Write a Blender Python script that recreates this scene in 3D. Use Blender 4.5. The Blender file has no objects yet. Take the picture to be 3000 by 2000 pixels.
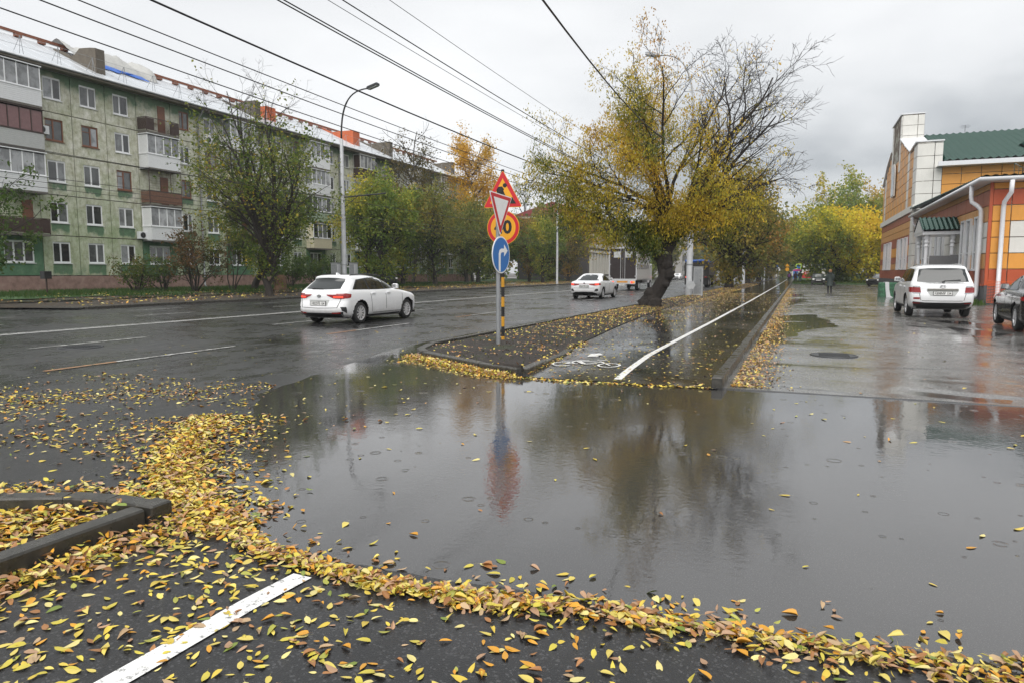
import bpy, bmesh, math, random
import numpy as np
from mathutils import Vector, Matrix
R = math.radians
scene = bpy.context.scene
col = scene.collection
random.seed(7); rng = np.random.default_rng(11)

# ------------------------------------------------------------------ camera, sky, sun, exposure
CAM_H = 1.5; YAW = R(22.6); PITCH = R(5.71); FPX = 2000.0
cd = bpy.data.cameras.new('camera'); cd.lens = 24.0; cd.sensor_width = 36.0; cd.clip_start = 0.05; cd.clip_end = 4000
cam = bpy.data.objects.new('camera', cd); col.objects.link(cam)
cam.location = (0, 0, CAM_H); cam.rotation_euler = (R(90) - PITCH, 0, YAW)
scene.camera = cam
scene.view_settings.view_transform = 'Standard'; scene.view_settings.look = 'None'
scene.view_settings.exposure = 1.12; scene.view_settings.gamma = 1.0
scene.cycles.use_denoising = True
scene.cycles.max_bounces = 8; scene.cycles.transparent_max_bounces = 8
SUN_ELEV, SUN_ROT = R(52), R(168)
w = bpy.data.worlds.new('World'); scene.world = w; w.use_nodes = True
nt = w.node_tree; nt.nodes.clear()
def WN(t, **k):
    n = nt.nodes.new(t)
    for a, b in k.items(): setattr(n, a, b)
    return n
sky = WN('ShaderNodeTexSky', sky_type='NISHITA', sun_disc=False, sun_elevation=SUN_ELEV, sun_rotation=SUN_ROT)
tc = WN('ShaderNodeTexCoord'); sep = WN('ShaderNodeSeparateXYZ'); nt.links.new(tc.outputs['Generated'], sep.inputs[0])
addz = WN('ShaderNodeMath', operation='ADD'); addz.inputs[1].default_value = 0.16
mx = WN('ShaderNodeMath', operation='MAXIMUM'); mx.inputs[1].default_value = 0.03
nt.links.new(sep.outputs[2], mx.inputs[0]); nt.links.new(mx.outputs[0], addz.inputs[0])
dx = WN('ShaderNodeMath', operation='DIVIDE'); dy = WN('ShaderNodeMath', operation='DIVIDE')
nt.links.new(sep.outputs[0], dx.inputs[0]); nt.links.new(addz.outputs[0], dx.inputs[1])
nt.links.new(sep.outputs[1], dy.inputs[0]); nt.links.new(addz.outputs[0], dy.inputs[1])
cmb = WN('ShaderNodeCombineXYZ'); nt.links.new(dx.outputs[0], cmb.inputs[0]); nt.links.new(dy.outputs[0], cmb.inputs[1])
n1 = WN('ShaderNodeTexNoise'); n1.inputs['Scale'].default_value = 0.42; n1.inputs['Detail'].default_value = 5; n1.inputs['Roughness'].default_value = 0.5; n1.inputs['Distortion'].default_value = 0.25
mapn = WN('ShaderNodeMapping'); mapn.inputs['Location'].default_value = (9.9, 2.5, 0)
nt.links.new(cmb.outputs[0], mapn.inputs[0]); nt.links.new(mapn.outputs[0], n1.inputs['Vector'])
cr = WN('ShaderNodeValToRGB'); nt.links.new(n1.outputs[0], cr.inputs[0])
cr.color_ramp.elements[0].position = 0.33; cr.color_ramp.elements[0].color = (0.32, 0.338, 0.355, 1)
cr.color_ramp.elements[1].position = 0.60; cr.color_ramp.elements[1].color = (0.74, 0.745, 0.75, 1)
e = cr.color_ramp.elements.new(0.46); e.color = (0.61, 0.62, 0.63, 1)
bgc = WN('ShaderNodeBackground'); bgc.inputs[1].default_value = 0.67; nt.links.new(cr.outputs[0], bgc.inputs[0])
bgs = WN('ShaderNodeBackground'); bgs.inputs[1].default_value = 0.055; nt.links.new(sky.outputs[0], bgs.inputs[0])
mixw = WN('ShaderNodeMixShader'); mixw.inputs[0].default_value = 0.93
nt.links.new(bgs.outputs[0], mixw.inputs[1]); nt.links.new(bgc.outputs[0], mixw.inputs[2])
outw = WN('ShaderNodeOutputWorld'); nt.links.new(mixw.outputs[0], outw.inputs[0])
sd = bpy.data.lights.new('sun', 'SUN'); sd.energy = 1.5; sd.angle = R(70); sd.color = (1, 0.97, 0.93)
sun = bpy.data.objects.new('sun', sd); col.objects.link(sun)
sun.rotation_euler = (R(90) - SUN_ELEV, 0, R(180) - SUN_ROT)

# ------------------------------------------------------------------ helpers
_f = np.array([-math.sin(YAW) * math.cos(PITCH), math.cos(YAW) * math.cos(PITCH), -math.sin(PITCH)])
_r = np.array([math.cos(YAW), math.sin(YAW), 0.0]); _u = np.cross(_r, _f)
def ray(px, py): return _f + _r * (px - 1500) / FPX - _u * (py - 1000) / FPX
def G(px, py, z=0.0):
    d = ray(px, py); t = (z - CAM_H) / d[2]; return np.array([0, 0, CAM_H]) + d * t
def atX(px, py, X):
    d = ray(px, py); t = X / d[0]; return np.array([0, 0, CAM_H]) + d * t

def tag(o, label=None, cat=None, group=None, kind=None):
    if label: o['label'] = label
    if cat: o['category'] = cat
    if group: o['group'] = group
    if kind: o['kind'] = kind
    return o
def empty(name, loc=(0, 0, 0), rz=0.0, parent=None):
    o = bpy.data.objects.new(name, None); col.objects.link(o); o.location = loc; o.rotation_euler = (0, 0, rz); o.parent = parent
    o.empty_display_size = 0.2
    return o
def thing(name, label, cat, loc=(0, 0, 0), rz=0.0, group=None):
    return tag(empty(name, loc, rz), label, cat, group)
def link(name, me, parent=None, loc=None, rot=None, scale=None):
    o = bpy.data.objects.new(name, me); col.objects.link(o); o.parent = parent
    if loc is not None: o.location = loc
    if rot is not None: o.rotation_euler = rot
    if scale is not None: o.scale = scale
    return o
def copy_tree(o, parent=None):
    c = o.copy(); col.objects.link(c); c.parent = parent
    for ch in o.children: copy_tree(ch, c)
    return c

class MB:
    """collects faces; build() links them as one mesh object"""
    def __init__(s): s.v = []; s.f = []; s.m = []; s.M = None; s.mi = 0
    def _a(s, p):
        if s.M is not None: p = s.M @ Vector(p)
        s.v.append((p[0], p[1], p[2])); return len(s.v) - 1
    def face(s, pts): s.f.append([s._a(p) for p in pts]); s.m.append(s.mi)
    def idx(s, ids): s.f.append(list(ids)); s.m.append(s.mi)
    def box(s, x0, x1, y0, y1, z0, z1):
        i = [s._a(p) for p in ((x0,y0,z0),(x1,y0,z0),(x1,y1,z0),(x0,y1,z0),(x0,y0,z1),(x1,y0,z1),(x1,y1,z1),(x0,y1,z1))]
        for q in ((3,2,1,0),(4,5,6,7),(0,1,5,4),(1,2,6,5),(2,3,7,6),(3,0,4,7)): s.idx([i[k] for k in q])
        return s
    def bbox(s, x0, x1, y0, y1, z0, z1, b):
        """box with chamfered vertical and top edges"""
        lo = [(x0,y0+b),(x0+b,y0),(x1-b,y0),(x1,y0+b),(x1,y1-b),(x1-b,y1),(x0+b,y1),(x0,y1-b)]
        c = ((x0+x1)/2, (y0+y1)/2)
        rings = []
        for z, k in ((z0, 0), (z1 - b, 0), (z1, b)):
            rings.append([s._a((x + (k if x < c[0] else -k), y + (k if y < c[1] else -k), z)) for x, y in lo])
        for a, bb in zip(rings, rings[1:]):
            for k in range(8): s.idx((a[k], a[(k+1)%8], bb[(k+1)%8], bb[k]))
        s.idx(rings[-1]); s.idx(rings[0][::-1])
        return s
    def bar(s, p, q, wx, wz, up=(0, 0, 1)):
        p = Vector(p); q = Vector(q); d = (q - p).normalized(); up = Vector(up)
        if abs(d.dot(up)) > 0.99: up = Vector((1, 0, 0))
        a = d.cross(up).normalized() * wx / 2; b = d.cross(a).normalized() * wz / 2
        i = [s._a(t) for t in (p-a-b, p+a-b, p+a+b, p-a+b, q-a-b, q+a-b, q+a+b, q-a+b)]
        for k in ((0,1,2,3),(7,6,5,4),(0,4,5,1),(1,5,6,2),(2,6,7,3),(3,7,4,0)): s.idx([i[j] for j in k])
        return s
    def tube(s, pts, rad, n=8, caps=True):
        pts = [Vector(p) for p in pts]
        if not hasattr(rad, '__len__'): rad = [rad] * len(pts)
        rings = []; a = None
        for k, p in enumerate(pts):
            d = (pts[min(k+1, len(pts)-1)] - pts[max(k-1, 0)]).normalized()
            if a is None:
                ref = Vector((0, 0, 1)) if abs(d.z) < 0.9 else Vector((1, 0, 0)); a = d.cross(ref).normalized()
            else:
                a = (a - d * a.dot(d)).normalized()
            b = d.cross(a)
            rings.append([s._a(p + (a * math.cos(t) + b * math.sin(t)) * rad[k]) for t in [2*math.pi*j/n for j in range(n)]])
        for r0, r1 in zip(rings, rings[1:]):
            for j in range(n): s.idx((r0[j], r0[(j+1)%n], r1[(j+1)%n], r1[j]))
        if caps: s.idx(rings[0][::-1]); s.idx(rings[-1])
        return s
    def lathe(s, prof, n=16, origin=(0, 0, 0), ax=(0, 0, 1), caps=True):
        o = Vector(origin); ax = Vector(ax).normalized(); ref = Vector((1, 0, 0)) if abs(ax.x) < 0.9 else Vector((0, 1, 0))
        a = ax.cross(ref).normalized(); b = ax.cross(a); rings = []
        for r, h in prof: rings.append([s._a(o + ax*h + (a*math.cos(t) + b*math.sin(t))*r) for t in [2*math.pi*j/n for j in range(n)]])
        for r0, r1 in zip(rings, rings[1:]):
            for j in range(n): s.idx((r0[j], r0[(j+1)%n], r1[(j+1)%n], r1[j]))
        if caps: s.idx(rings[0][::-1]); s.idx(rings[-1])
        return s
    def prism(s, poly, o, ux, uy, d0, d1):
        """polygon (u,v) in the frame o,ux,uy extruded along ux x uy from d0 to d1"""
        o = Vector(o); ux = Vector(ux); uy = Vector(uy); n = ux.cross(uy).normalized()
        A = [s._a(o + ux*p[0] + uy*p[1] + n*d0) for p in poly]; B = [s._a(o + ux*p[0] + uy*p[1] + n*d1) for p in poly]
        s.idx(A[::-1]); s.idx(B)
        for k in range(len(poly)): s.idx((A[k], A[(k+1)%len(poly)], B[(k+1)%len(poly)], B[k]))
        return s
    def mesh(s, name, mat, smooth=False):
        me = bpy.data.meshes.new(name); me.from_pydata(s.v, [], s.f)
        ms = mat if isinstance(mat, (list, tuple)) else [mat]
        for x in ms: me.materials.append(x)
        if len(ms) > 1: me.polygons.foreach_set('material_index', s.m)
        if smooth: me.polygons.foreach_set('use_smooth', [True] * len(me.polygons))
        me.update(); return me
    def build(s, name, mat, parent=None, smooth=False, loc=None, rot=None, angle=None):
        o = link(name, s.mesh(name, mat, smooth), parent, loc, rot)
        if angle: 
            try: o.data.set_sharp_from_angle(angle=R(angle))
            except Exception: pass
        return o

def np_mesh(name, V, F, mat, cols=None, smooth=False):
    """fast mesh from arrays; F (m,k); cols (n,3) per vertex"""
    V = np.ascontiguousarray(V, np.float32); F = np.ascontiguousarray(F, np.int32); m, k = F.shape
    me = bpy.data.meshes.new(name); me.vertices.add(len(V)); me.vertices.foreach_set('co', V.ravel())
    me.loops.add(m * k); me.loops.foreach_set('vertex_index', F.ravel())
    me.polygons.add(m); me.polygons.foreach_set('loop_start', np.arange(0, m * k, k, dtype=np.int32))
    try: me.polygons.foreach_set('loop_total', np.full(m, k, np.int32))
    except Exception: pass
    if smooth: me.polygons.foreach_set('use_smooth', np.ones(m, bool))
    if cols is not None:
        at = me.color_attributes.new('col', 'FLOAT_COLOR', 'POINT')
        at.data.foreach_set('color', np.concatenate([cols, np.ones((len(V), 1))], 1).astype(np.float32).ravel())
    for x in (mat if isinstance(mat, (list, tuple)) else [mat]): me.materials.append(x)
    me.update(calc_edges=True); return me

def text_mesh(s, size, mat, name='lettering', ext=0.0, align='CENTER', bold=0.0, xs=1.0):
    c = bpy.data.curves.new(name, 'FONT'); c.body = s; c.size = size; c.align_x = align; c.align_y = 'CENTER'; c.extrude = ext; c.offset = bold
    c.resolution_u = 3
    o = bpy.data.objects.new(name, c); col.objects.link(o)
    dg = bpy.context.evaluated_depsgraph_get(); dg.update()
    me = bpy.data.meshes.new_from_object(o.evaluated_get(dg)); me.name = name
    bpy.data.objects.remove(o); bpy.data.curves.remove(c)
    me.materials.clear(); me.materials.append(mat)
    if xs != 1.0: me.transform(Matrix.Scale(xs, 4, (1, 0, 0)))
    return me

# lattice noise for terrain heights and scatter
_perm = np.random.default_rng(5).random((256, 256))
def vnoise(x, y):
    x = np.asarray(x, float); y = np.asarray(y, float)
    xi = np.floor(x).astype(int); yi = np.floor(y).astype(int); fx = x - xi; fy = y - yi
    fx = fx*fx*(3-2*fx); fy = fy*fy*(3-2*fy)
    a = _perm[xi % 256, yi % 256]; b = _perm[(xi+1) % 256, yi % 256]; c = _perm[xi % 256, (yi+1) % 256]; d = _perm[(xi+1) % 256, (yi+1) % 256]
    return (a*(1-fx)+b*fx)*(1-fy) + (c*(1-fx)+d*fx)*fy
def fbm(x, y, o=4):
    s = 0; a = 0.5
    for k in range(o): s = s + a*vnoise(x*2**k + 17*k, y*2**k + 31*k); a *= 0.5
    return s / (1 - 0.5**o)
def inpoly(x, y, P):
    x = np.asarray(x); y = np.asarray(y); r = np.zeros(x.shape, bool); n = len(P)
    for i in range(n):
        x0, y0 = P[i]; x1, y1 = P[(i+1) % n]
        if y0 == y1: continue
        c = ((y0 > y) != (y1 > y)) & (x < (x1-x0)*(y-y0)/(y1-y0) + x0); r ^= c
    return r
def polydist(x, y, P, closed=True):
    d = np.full(np.shape(x), 1e9)
    for i in range(len(P) if closed else len(P)-1):
        x0, y0 = P[i]; x1, y1 = P[(i+1) % len(P)]; dx_, dy_ = x1-x0, y1-y0; L = dx_*dx_+dy_*dy_ + 1e-12
        t = np.clip(((x-x0)*dx_+(y-y0)*dy_)/L, 0, 1)
        d = np.minimum(d, np.hypot(x-x0-t*dx_, y-y0-t*dy_))
    return d

# ------------------------------------------------------------------ materials
def S2L(c): return tuple((x/255/12.92 if x/255 <= .04045 else ((x/255+.055)/1.055)**2.4) for x in c)
class NT:
    def __init__(s, name):
        s.mat = bpy.data.materials.new(name); s.mat.use_nodes = True; s.t = s.mat.node_tree
        s.b = s.t.nodes['Principled BSDF']
    def n(s, t, ins=None, **k):
        n = s.t.nodes.new(t)
        for a, b in k.items(): setattr(n, a, b)
        for a, b in (ins or {}).items():
            if hasattr(b, 'is_linked') or isinstance(b, bpy.types.NodeSocket): s.t.links.new(b, n.inputs[a])
            else: n.inputs[a].default_value = b
        return n
    def set(s, **k):
        for a, b in k.items():
            a = a.replace('_', ' ')
            i = s.b.inputs[a]
            if isinstance(b, bpy.types.NodeSocket): s.t.links.new(b, i)
            elif a in ('Base Color', 'Emission Color', 'Coat Tint', 'Specular Tint'): i.default_value = (*b[:3], 1)
            else: i.default_value = b
        return s
    def obj(s): return s.n('ShaderNodeTexCoord').outputs['Object']
    def pos(s): return s.n('ShaderNodeNewGeometry').outputs['Position']
    def noise(s, scale, detail=4, rough=.55, vec=None, dist=0):
        n = s.n('ShaderNodeTexNoise', {'Scale': scale, 'Detail': detail, 'Roughness': rough, 'Distortion': dist})
        s.t.links.new(vec if vec is not None else s.pos(), n.inputs['Vector']); return n.outputs[0]
    def ramp(s, fac, stops):
        n = s.n('ShaderNodeValToRGB', {0: fac}); els = n.color_ramp.elements
        while len(els) < len(stops): els.new(0.5)
        for e_, (p, c) in zip(els, stops):
            e_.position = p; e_.color = (*c, 1) if hasattr(c, '__len__') else (c, c, c, 1)
        return n.outputs[0]
    def mix(s, fac, a, b, mode='MIX'):
        n = s.n('ShaderNodeMix', data_type='RGBA', blend_type=mode)
        for i, v in ((0, fac), (6, a), (7, b)):
            if isinstance(v, bpy.types.NodeSocket): s.t.links.new(v, n.inputs[i])
            elif i == 0: n.inputs[0].default_value = v
            else: n.inputs[i].default_value = (*v[:3], 1)
        return n.outputs[2]
    def math(s, op, a, b=None, c=None, clamp=False):
        n = s.n('ShaderNodeMath', operation=op); n.use_clamp = clamp
        for i, v in enumerate((a, b, c)):
            if v is None: continue
            if isinstance(v, bpy.types.NodeSocket): s.t.links.new(v, n.inputs[i])
            else: n.inputs[i].default_value = v
        return n.outputs[0]
    def bump(s, h, strength=.3, dist=.01, normal=None):
        n = s.n('ShaderNodeBump', {'Strength': strength, 'Distance': dist, 'Height': h})
        if normal is not None: s.t.links.new(normal, n.inputs['Normal'])
        return n.outputs[0]
    def scalev(s, vec, sc):
        n = s.n('ShaderNodeMapping'); s.t.links.new(vec, n.inputs[0]); n.inputs['Scale'].default_value = sc; return n.outputs[0]

def simple(name, c, rough=.5, metal=0, var=.12, scale=6, bump=0, coat=0, bscale=None, spec=.5):
    t = NT(name); p = t.obj()
    nz = t.noise(scale, 5, .6, p)
    cc = t.mix(nz, tuple(x*(1-var*2) for x in c), tuple(min(1, x*(1+var*2)) for x in c))
    t.set(Base_Color=cc, Roughness=rough, Metallic=metal, Coat_Weight=coat, Coat_Roughness=.05)
    t.b.inputs['Specular IOR Level'].default_value = spec
    if bump: t.set(Normal=t.bump(t.noise(bscale or scale*5, 4, .6, p), bump, .01))
    return t.mat
M = {}
def asphalt(name, c0, c1, r0, r1, grain=.35, ior=1.5, cracks=0):
    t = NT(name); p = t.pos()
    big = t.noise(.35, 4, .6, p); fine = t.noise(150, 3, .7, p); mid = t.noise(3.0, 5, .65, t.scalev(p, (1, .5, 1)))
    cc = t.mix(big, c0, c1); agg = t.n('ShaderNodeTexVoronoi', {'Scale': 110.0}); t.t.links.new(p, agg.inputs['Vector'])
    cc = t.mix(t.ramp(t.n('ShaderNodeSeparateColor', {0: agg.outputs['Color']}).outputs[0], [(.86, 0.), (.95, 1.)]), cc, tuple(min(1, x*3.2) for x in c1))
    if cracks:
        wv = t.n('ShaderNodeTexWave', {'Scale': cracks, 'Distortion': 3.5, 'Detail': 4.0, 'Detail Scale': 1.2, 'Detail Roughness': .6}, bands_direction='Y'); t.t.links.new(p, wv.inputs['Vector'])
        cr_ = t.math('MULTIPLY', t.ramp(wv.outputs[1], [(.0, 1.), (.012, 0.)]), t.ramp(t.noise(.25, 3, .6, p), [(.4, 0.), (.55, 1.)]))
        vor = t.n('ShaderNodeTexVoronoi', {'Scale': .22}, feature='DISTANCE_TO_EDGE'); t.t.links.new(t.mix(.12, p, t.n('ShaderNodeTexNoise', {'Scale': .9, 'Detail': 5.0}).outputs[1], 'ADD'), vor.inputs['Vector'])
        cr2 = t.ramp(vor.outputs['Distance'], [(.0, 1.), (.006, 0.)])
        cc = t.mix(t.math('MAXIMUM', cr_, cr2), cc, (.008, .008, .008))
    wet = t.ramp(t.math('ADD', t.math('MULTIPLY', big, .55), t.math('MULTIPLY', mid, .45)), [(.40, 0.), (.60, 1.)])
    ro = t.math('MULTIPLY_ADD', wet, r1 - r0, r0)
    bs = t.math('MULTIPLY_ADD', wet, grain*.75, grain*.25)
    nb = t.n('ShaderNodeBump', {'Distance': .004, 'Height': t.math('ADD', fine, t.math('MULTIPLY', agg.outputs['Distance'], .6))}); t.t.links.new(bs, nb.inputs['Strength'])
    t.set(Base_Color=cc, Roughness=ro, Normal=nb.outputs[0]); t.b.inputs['IOR'].default_value = ior
    t.b.inputs['Specular IOR Level'].default_value = .5
    return t.mat
M['road'] = asphalt('wet road asphalt', (.015, .0155, .016), (.026, .026, .026), .16, .42, .38)
M['side'] = asphalt('dark wet asphalt', (.010, .010, .0105), (.017, .017, .0175), .22, .38, .40)
M['lot'] = asphalt('old wet asphalt', (.066, .065, .062), (.115, .111, .104), .08, .32, .12, ior=1.6, cracks=.13)
M['path'] = asphalt('cycle path asphalt', (.020, .020, .021), (.034, .034, .034), .03, .20, .10)

# shallow rain water over asphalt: dark bed under a clear rippled film
t = NT('puddle water'); p = t.pos()
v1 = t.n('ShaderNodeTexVoronoi', {'Scale': 2.6, 'Randomness': 1.0}); t.t.links.new(p, v1.inputs['Vector'])
rnd = t.n('ShaderNodeSeparateColor', {0: v1.outputs['Color']})
def rings(v, rnd, freq, fall):
    d = v.outputs['Distance']
    d2 = t.math('SUBTRACT', d, t.math('MULTIPLY', rnd.outputs[0], .16))
    env = t.math('POWER', 2.718, t.math('MULTIPLY', t.math('MULTIPLY', d2, d2), -fall))
    on = t.math('GREATER_THAN', rnd.outputs[1], .30)
    return t.math('MULTIPLY', t.math('MULTIPLY', t.math('SINE', t.math('MULTIPLY', d2, freq)), env), on)
ring = rings(v1, rnd, 230.0, 1300.0)
v2 = t.n('ShaderNodeTexVoronoi', {'Scale': 5.5, 'Randomness': 1.0}); t.t.links.new(p, v2.inputs['Vector'])
rnd2 = t.n('ShaderNodeSeparateColor', {0: v2.outputs['Color']})
ring2 = rings(v2, rnd2, 280.0, 2200.0)
rip = t.noise(22, 3, .55, t.scalev(p, (1, 1.0, 1))); rip2 = t.noise(4.0, 2, .5, p)
h = t.math('ADD', t.math('MULTIPLY', t.math('ADD', ring, ring2), .0005), t.math('ADD', t.math('MULTIPLY', rip, t.math('MULTIPLY_ADD', t.ramp(t.noise(.55, 3, .6, p), [(.42, 0.), (.62, 1.)]), .0011, .00030)), t.math('MULTIPLY', rip2, .0007)))
nb = t.n('ShaderNodeBump', {'Strength': 1.0, 'Distance': 1.0, 'Height': h})
grit = t.noise(140, 3, .7, p)
bed = t.mix(t.noise(.6, 4, .6, p), (.016, .015, .0142), (.030, .028, .026))
bed = t.mix(t.ramp(grit, [(.55, 0.), (.68, .85)]), bed, (.085, .08, .075))
t.set(Base_Color=bed, Roughness=.55, Coat_Weight=1.0, Coat_Roughness=.0, Coat_IOR=1.85, Coat_Normal=nb.outputs[0])
t.b.inputs['Specular IOR Level'].default_value = .12
M['water'] = t.mat

# soil with sprouting grass
t = NT('wet soil'); p = t.pos()
cc = t.ramp(t.noise(9, 6, .7, p), [(.3, (.012, .009, .007)), (.55, (.028, .021, .016)), (.75, (.05, .04, .03))])
cc = t.mix(t.ramp(t.noise(1.1, 4, .6, p), [(.52, 0.), (.66, .55)]), cc, (.030, .042, .014))
t.set(Base_Color=cc, Roughness=.75, Normal=t.bump(t.noise(30, 6, .7, p), .9, .03)); M['soil'] = t.mat
t = NT('leafy earth'); p = t.pos()
cc = t.ramp(t.noise(1.6, 6, .7, p), [(.3, (.020, .016, .012)), (.5, (.040, .030, .020)), (.68, (.085, .055, .024))])
cc = t.mix(t.ramp(t.noise(.35, 4, .6, p), [(.5, 0.), (.62, .8)]), cc, (.035, .036, .034))
t.set(Base_Color=cc, Roughness=.6, Normal=t.bump(t.noise(12, 6, .7, p), .6, .03)); M['earth'] = t.mat
t = NT('grass turf'); p = t.pos()
cc = t.ramp(t.noise(2.2, 6, .7, p), [(.3, (.018, .045, .010)), (.55, (.035, .085, .018)), (.75, (.07, .10, .03))])
t.set(Base_Color=cc, Roughness=.85, Normal=t.bump(t.noise(25, 5, .7, p), .8, .05)); M['turf'] = t.mat
t = NT('wet kerb concrete'); p = t.obj()
cc = t.ramp(t.noise(14, 6, .7, t.pos()), [(.25, (.022, .021, .018)), (.5, (.042, .040, .034)), (.8, (.075, .07, .06))])
t.set(Base_Color=cc, Roughness=t.ramp(t.noise(5, 4, .6, t.pos()), [(.35, .18), (.65, .5)]), Normal=t.bump(t.noise(120, 4, .7, t.pos()), .35, .004)); M['kerb'] = t.mat
t = NT('road paint'); p = t.pos()
wear = t.ramp(t.noise(28, 6, .75, p), [(.36, 0.), (.46, 1.)])
t.set(Base_Color=t.mix(wear, (.12, .12, .12), (.78, .78, .76)), Roughness=.35, Normal=t.bump(t.noise(150, 3, .6, p), .3, .003)); M['paint'] = t.mat
t = NT('worn lane paint'); p = t.pos()
wear = t.ramp(t.noise(9, 6, .8, p), [(.40, 0.), (.56, 1.)])
t.set(Base_Color=t.mix(wear, (.07, .07, .07), (.62, .62, .60)), Roughness=.35); M['paint_worn'] = t.mat
t = NT('orange lane paint'); p = t.pos()
wear = t.ramp(t.noise(9, 6, .8, p), [(.35, 0.), (.55, 1.)])
t.set(Base_Color=t.mix(wear, (.06, .05, .04), (.45, .22, .09)), Roughness=.4); M['paint_orange'] = t.mat

M['white_paint'] = simple('white enamel', (.78, .79, .80), .3, var=.04)
M['galv'] = simple('galvanised steel', (.30, .31, .32), .42, .6, .15, 9, .1)
M['lamp_grey'] = simple('weathered grey paint on steel', (.40, .41, .42), .5, .1, .16, 3.0, .15)
M['lamp_dark'] = simple('dark steel', (.035, .037, .04), .45, .4)
M['black'] = simple('black plastic', (.012, .012, .013), .45, var=.1)
M['rubber'] = simple('tyre rubber', (.016, .016, .016), .65, var=.15, bump=.2)
M['wire'] = simple('cable black', (.02, .02, .021), .5)
M['pvc'] = simple('white window plastic', (.74, .75, .76), .35, var=.05)
M['pvc_old'] = simple('aged white paint', (.55, .56, .53), .5, var=.12)
M['wood_brown'] = simple('brown painted wood', (.17, .065, .03), .5, var=.2, scale=9)
M['wood_dark'] = simple('dark stained boards', (.045, .024, .019), .55, var=.25, scale=8)
M['slat_brown'] = simple('rusty brown slats', (.16, .08, .05), .65, var=.3, scale=7)
M['siding_white'] = simple('white vinyl siding', (.66, .67, .68), .4, var=.05)
M['siding_beige'] = simple('beige siding', (.62, .57, .42), .45, var=.06)
M['siding_grey'] = simple('grey siding', (.42, .43, .42), .45, var=.07)
M['siding_green'] = simple('pale green siding', (.30, .38, .27), .45, var=.06)
M['pink_glass'] = simple('wine red balcony sheet', (.17, .085, .085), .25, var=.15)
M['slab'] = simple('stained concrete slab', (.12, .11, .095), .8, var=.25, scale=3)
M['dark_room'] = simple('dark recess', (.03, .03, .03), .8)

def glass(name, stops, rough=.06):
    t = NT(name); inf = t.n('ShaderNodeObjectInfo'); p = t.obj()
    wv = t.n('ShaderNodeTexWave', {'Scale': 5.0, 'Distortion': 2.5, 'Detail': 2.0}, bands_direction='Y'); t.t.links.new(p, wv.inputs['Vector'])
    base = t.ramp(inf.outputs['Random'], stops)
    cc = t.mix(wv.outputs[1], base, t.mix(.5, base, (0, 0, 0)), 'MIX')
    rf = t.noise(1.3, 3, .6, t.pos())
    cc = t.mix(t.ramp(rf, [(.45, 0.), (.6, .5)]), cc, (.015, .017, .017))
    t.set(Base_Color=cc, Roughness=rough); t.b.inputs['Specular IOR Level'].default_value = .8
    return t.mat
M['pane'] = glass('window glass', [(0, (.02, .022, .024)), (.35, (.05, .055, .055)), (.55, (.16, .17, .17)), (.8, (.30, .31, .32)), (1, (.42, .44, .46))])
M['pane_lit'] = glass('glass with net curtain', [(0, (.20, .21, .215)), (.5, (.36, .37, .38)), (1, (.5, .51, .52))])
M['car_glass'] = simple('tinted car glass', (.012, .016, .016), .04, var=.1, spec=.9)
# ------------------------------------------------------------------ ground
def D(x, y, z=0.0): return tuple(G(x * 1.27551, y * 1.27551, z)[:2])
PUD = [(-2.93,3.0),(-3.1,3.16),(-3.93,3.7),(-4.32,3.98),(-4.5,4.75),(-5.2,5.4),(-6.2,6.6),(-6.5,8.2),(-7.1,10.4),(-7.7,13),(-7.5,20),(-7.1,25),(-6.6,25),(-6.6,11.8),(-6.0,10.35),(-4.5,9.35),(-3.7,9.02),(-2.81,8.95),(-.95,9.12),(.4,9.25),(2.45,9.3),(6,9.4),(14,9.0),(14,3.4),(3,3.05),(.83,2.98),(.33,3.0),(0,2.93),(-.34,2.94),(-.72,2.91),(-1.1,2.82),(-1.5,2.76),(-1.87,2.76),(-2.32,2.81),(-2.65,2.85)]
LOTP = [[D(*q) for q in ((1718,806),(1738,770),(1772,726),(1870,722),(1945,748),(1850,762),(1800,785),(1768,800))],
        [D(*q) for q in ((2150,747),(2240,756),(2335,768),(2300,780),(2235,776),(2190,762))],
        [D(*q) for q in ((1800,690),(1850,686),(1862,694),(1810,702))], [D(*q) for q in ((1790,676),(1860,674),(1850,680),(1800,683))],
        [D(*q) for q in ((2100,732),(2230,738),(2290,748),(2180,744))], [D(*q) for q in ((2030,905),(2352,935),(2352,918),(2080,893))]]
def hgt(x, y):
    x = np.asarray(x, float); y = np.asarray(y, float)
    nz = (fbm(x*1.6, y*1.6, 4) - .5) * .016 + (fbm(x*.35+9, y*.35, 3) - .5) * .01
    h = .014 + nz
    s = polydist(x, y, PUD) * np.where(inpoly(x, y, PUD), -1, 1)
    h = np.minimum(np.clip(s * .035, -.035, .02) + nz*.55, h + .03)
    lot = (x > -1.0) & (y > 9.2)
    hl = .006 + .030 * (fbm(x*.30+4, y*1.05+2, 4) - .44) + np.clip((y-9.2)*.004, 0, .006)
    for Pq in LOTP:
        sq = polydist(x, y, Pq) * np.where(inpoly(x, y, Pq), -1, 1)
        hl = hl + np.where(sq < .8, np.clip((sq-.15)*.05, -.022, 0), 0)
    h = np.where(lot, hl, h)
    rd = x < -7.4
    h = np.where(rd, np.minimum(h, .03) + .006, h)
    return h
ISL_R = np.array([(9.25,-3.68),(10.6,-3.75),(13.5,-4.06),(18.1,-4.43),(25,-4.82),(46,-5.0),(130,-4.9),(600,-4.9)])
def islR(y): return np.interp(y, ISL_R[:,0], ISL_R[:,1])
def islL(y): return np.interp(y, [9.25,9.53,10.15,10.55,11.0,11.8,28,130,600], [-3.72,-4.51,-5.46,-6.1,-6.5,-6.68,-6.62,-6.5,-6.5])
def kerbX(y): return np.interp(y, [9.2,83,130,600], [-.86,-.72,-.7,-.7])

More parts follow.
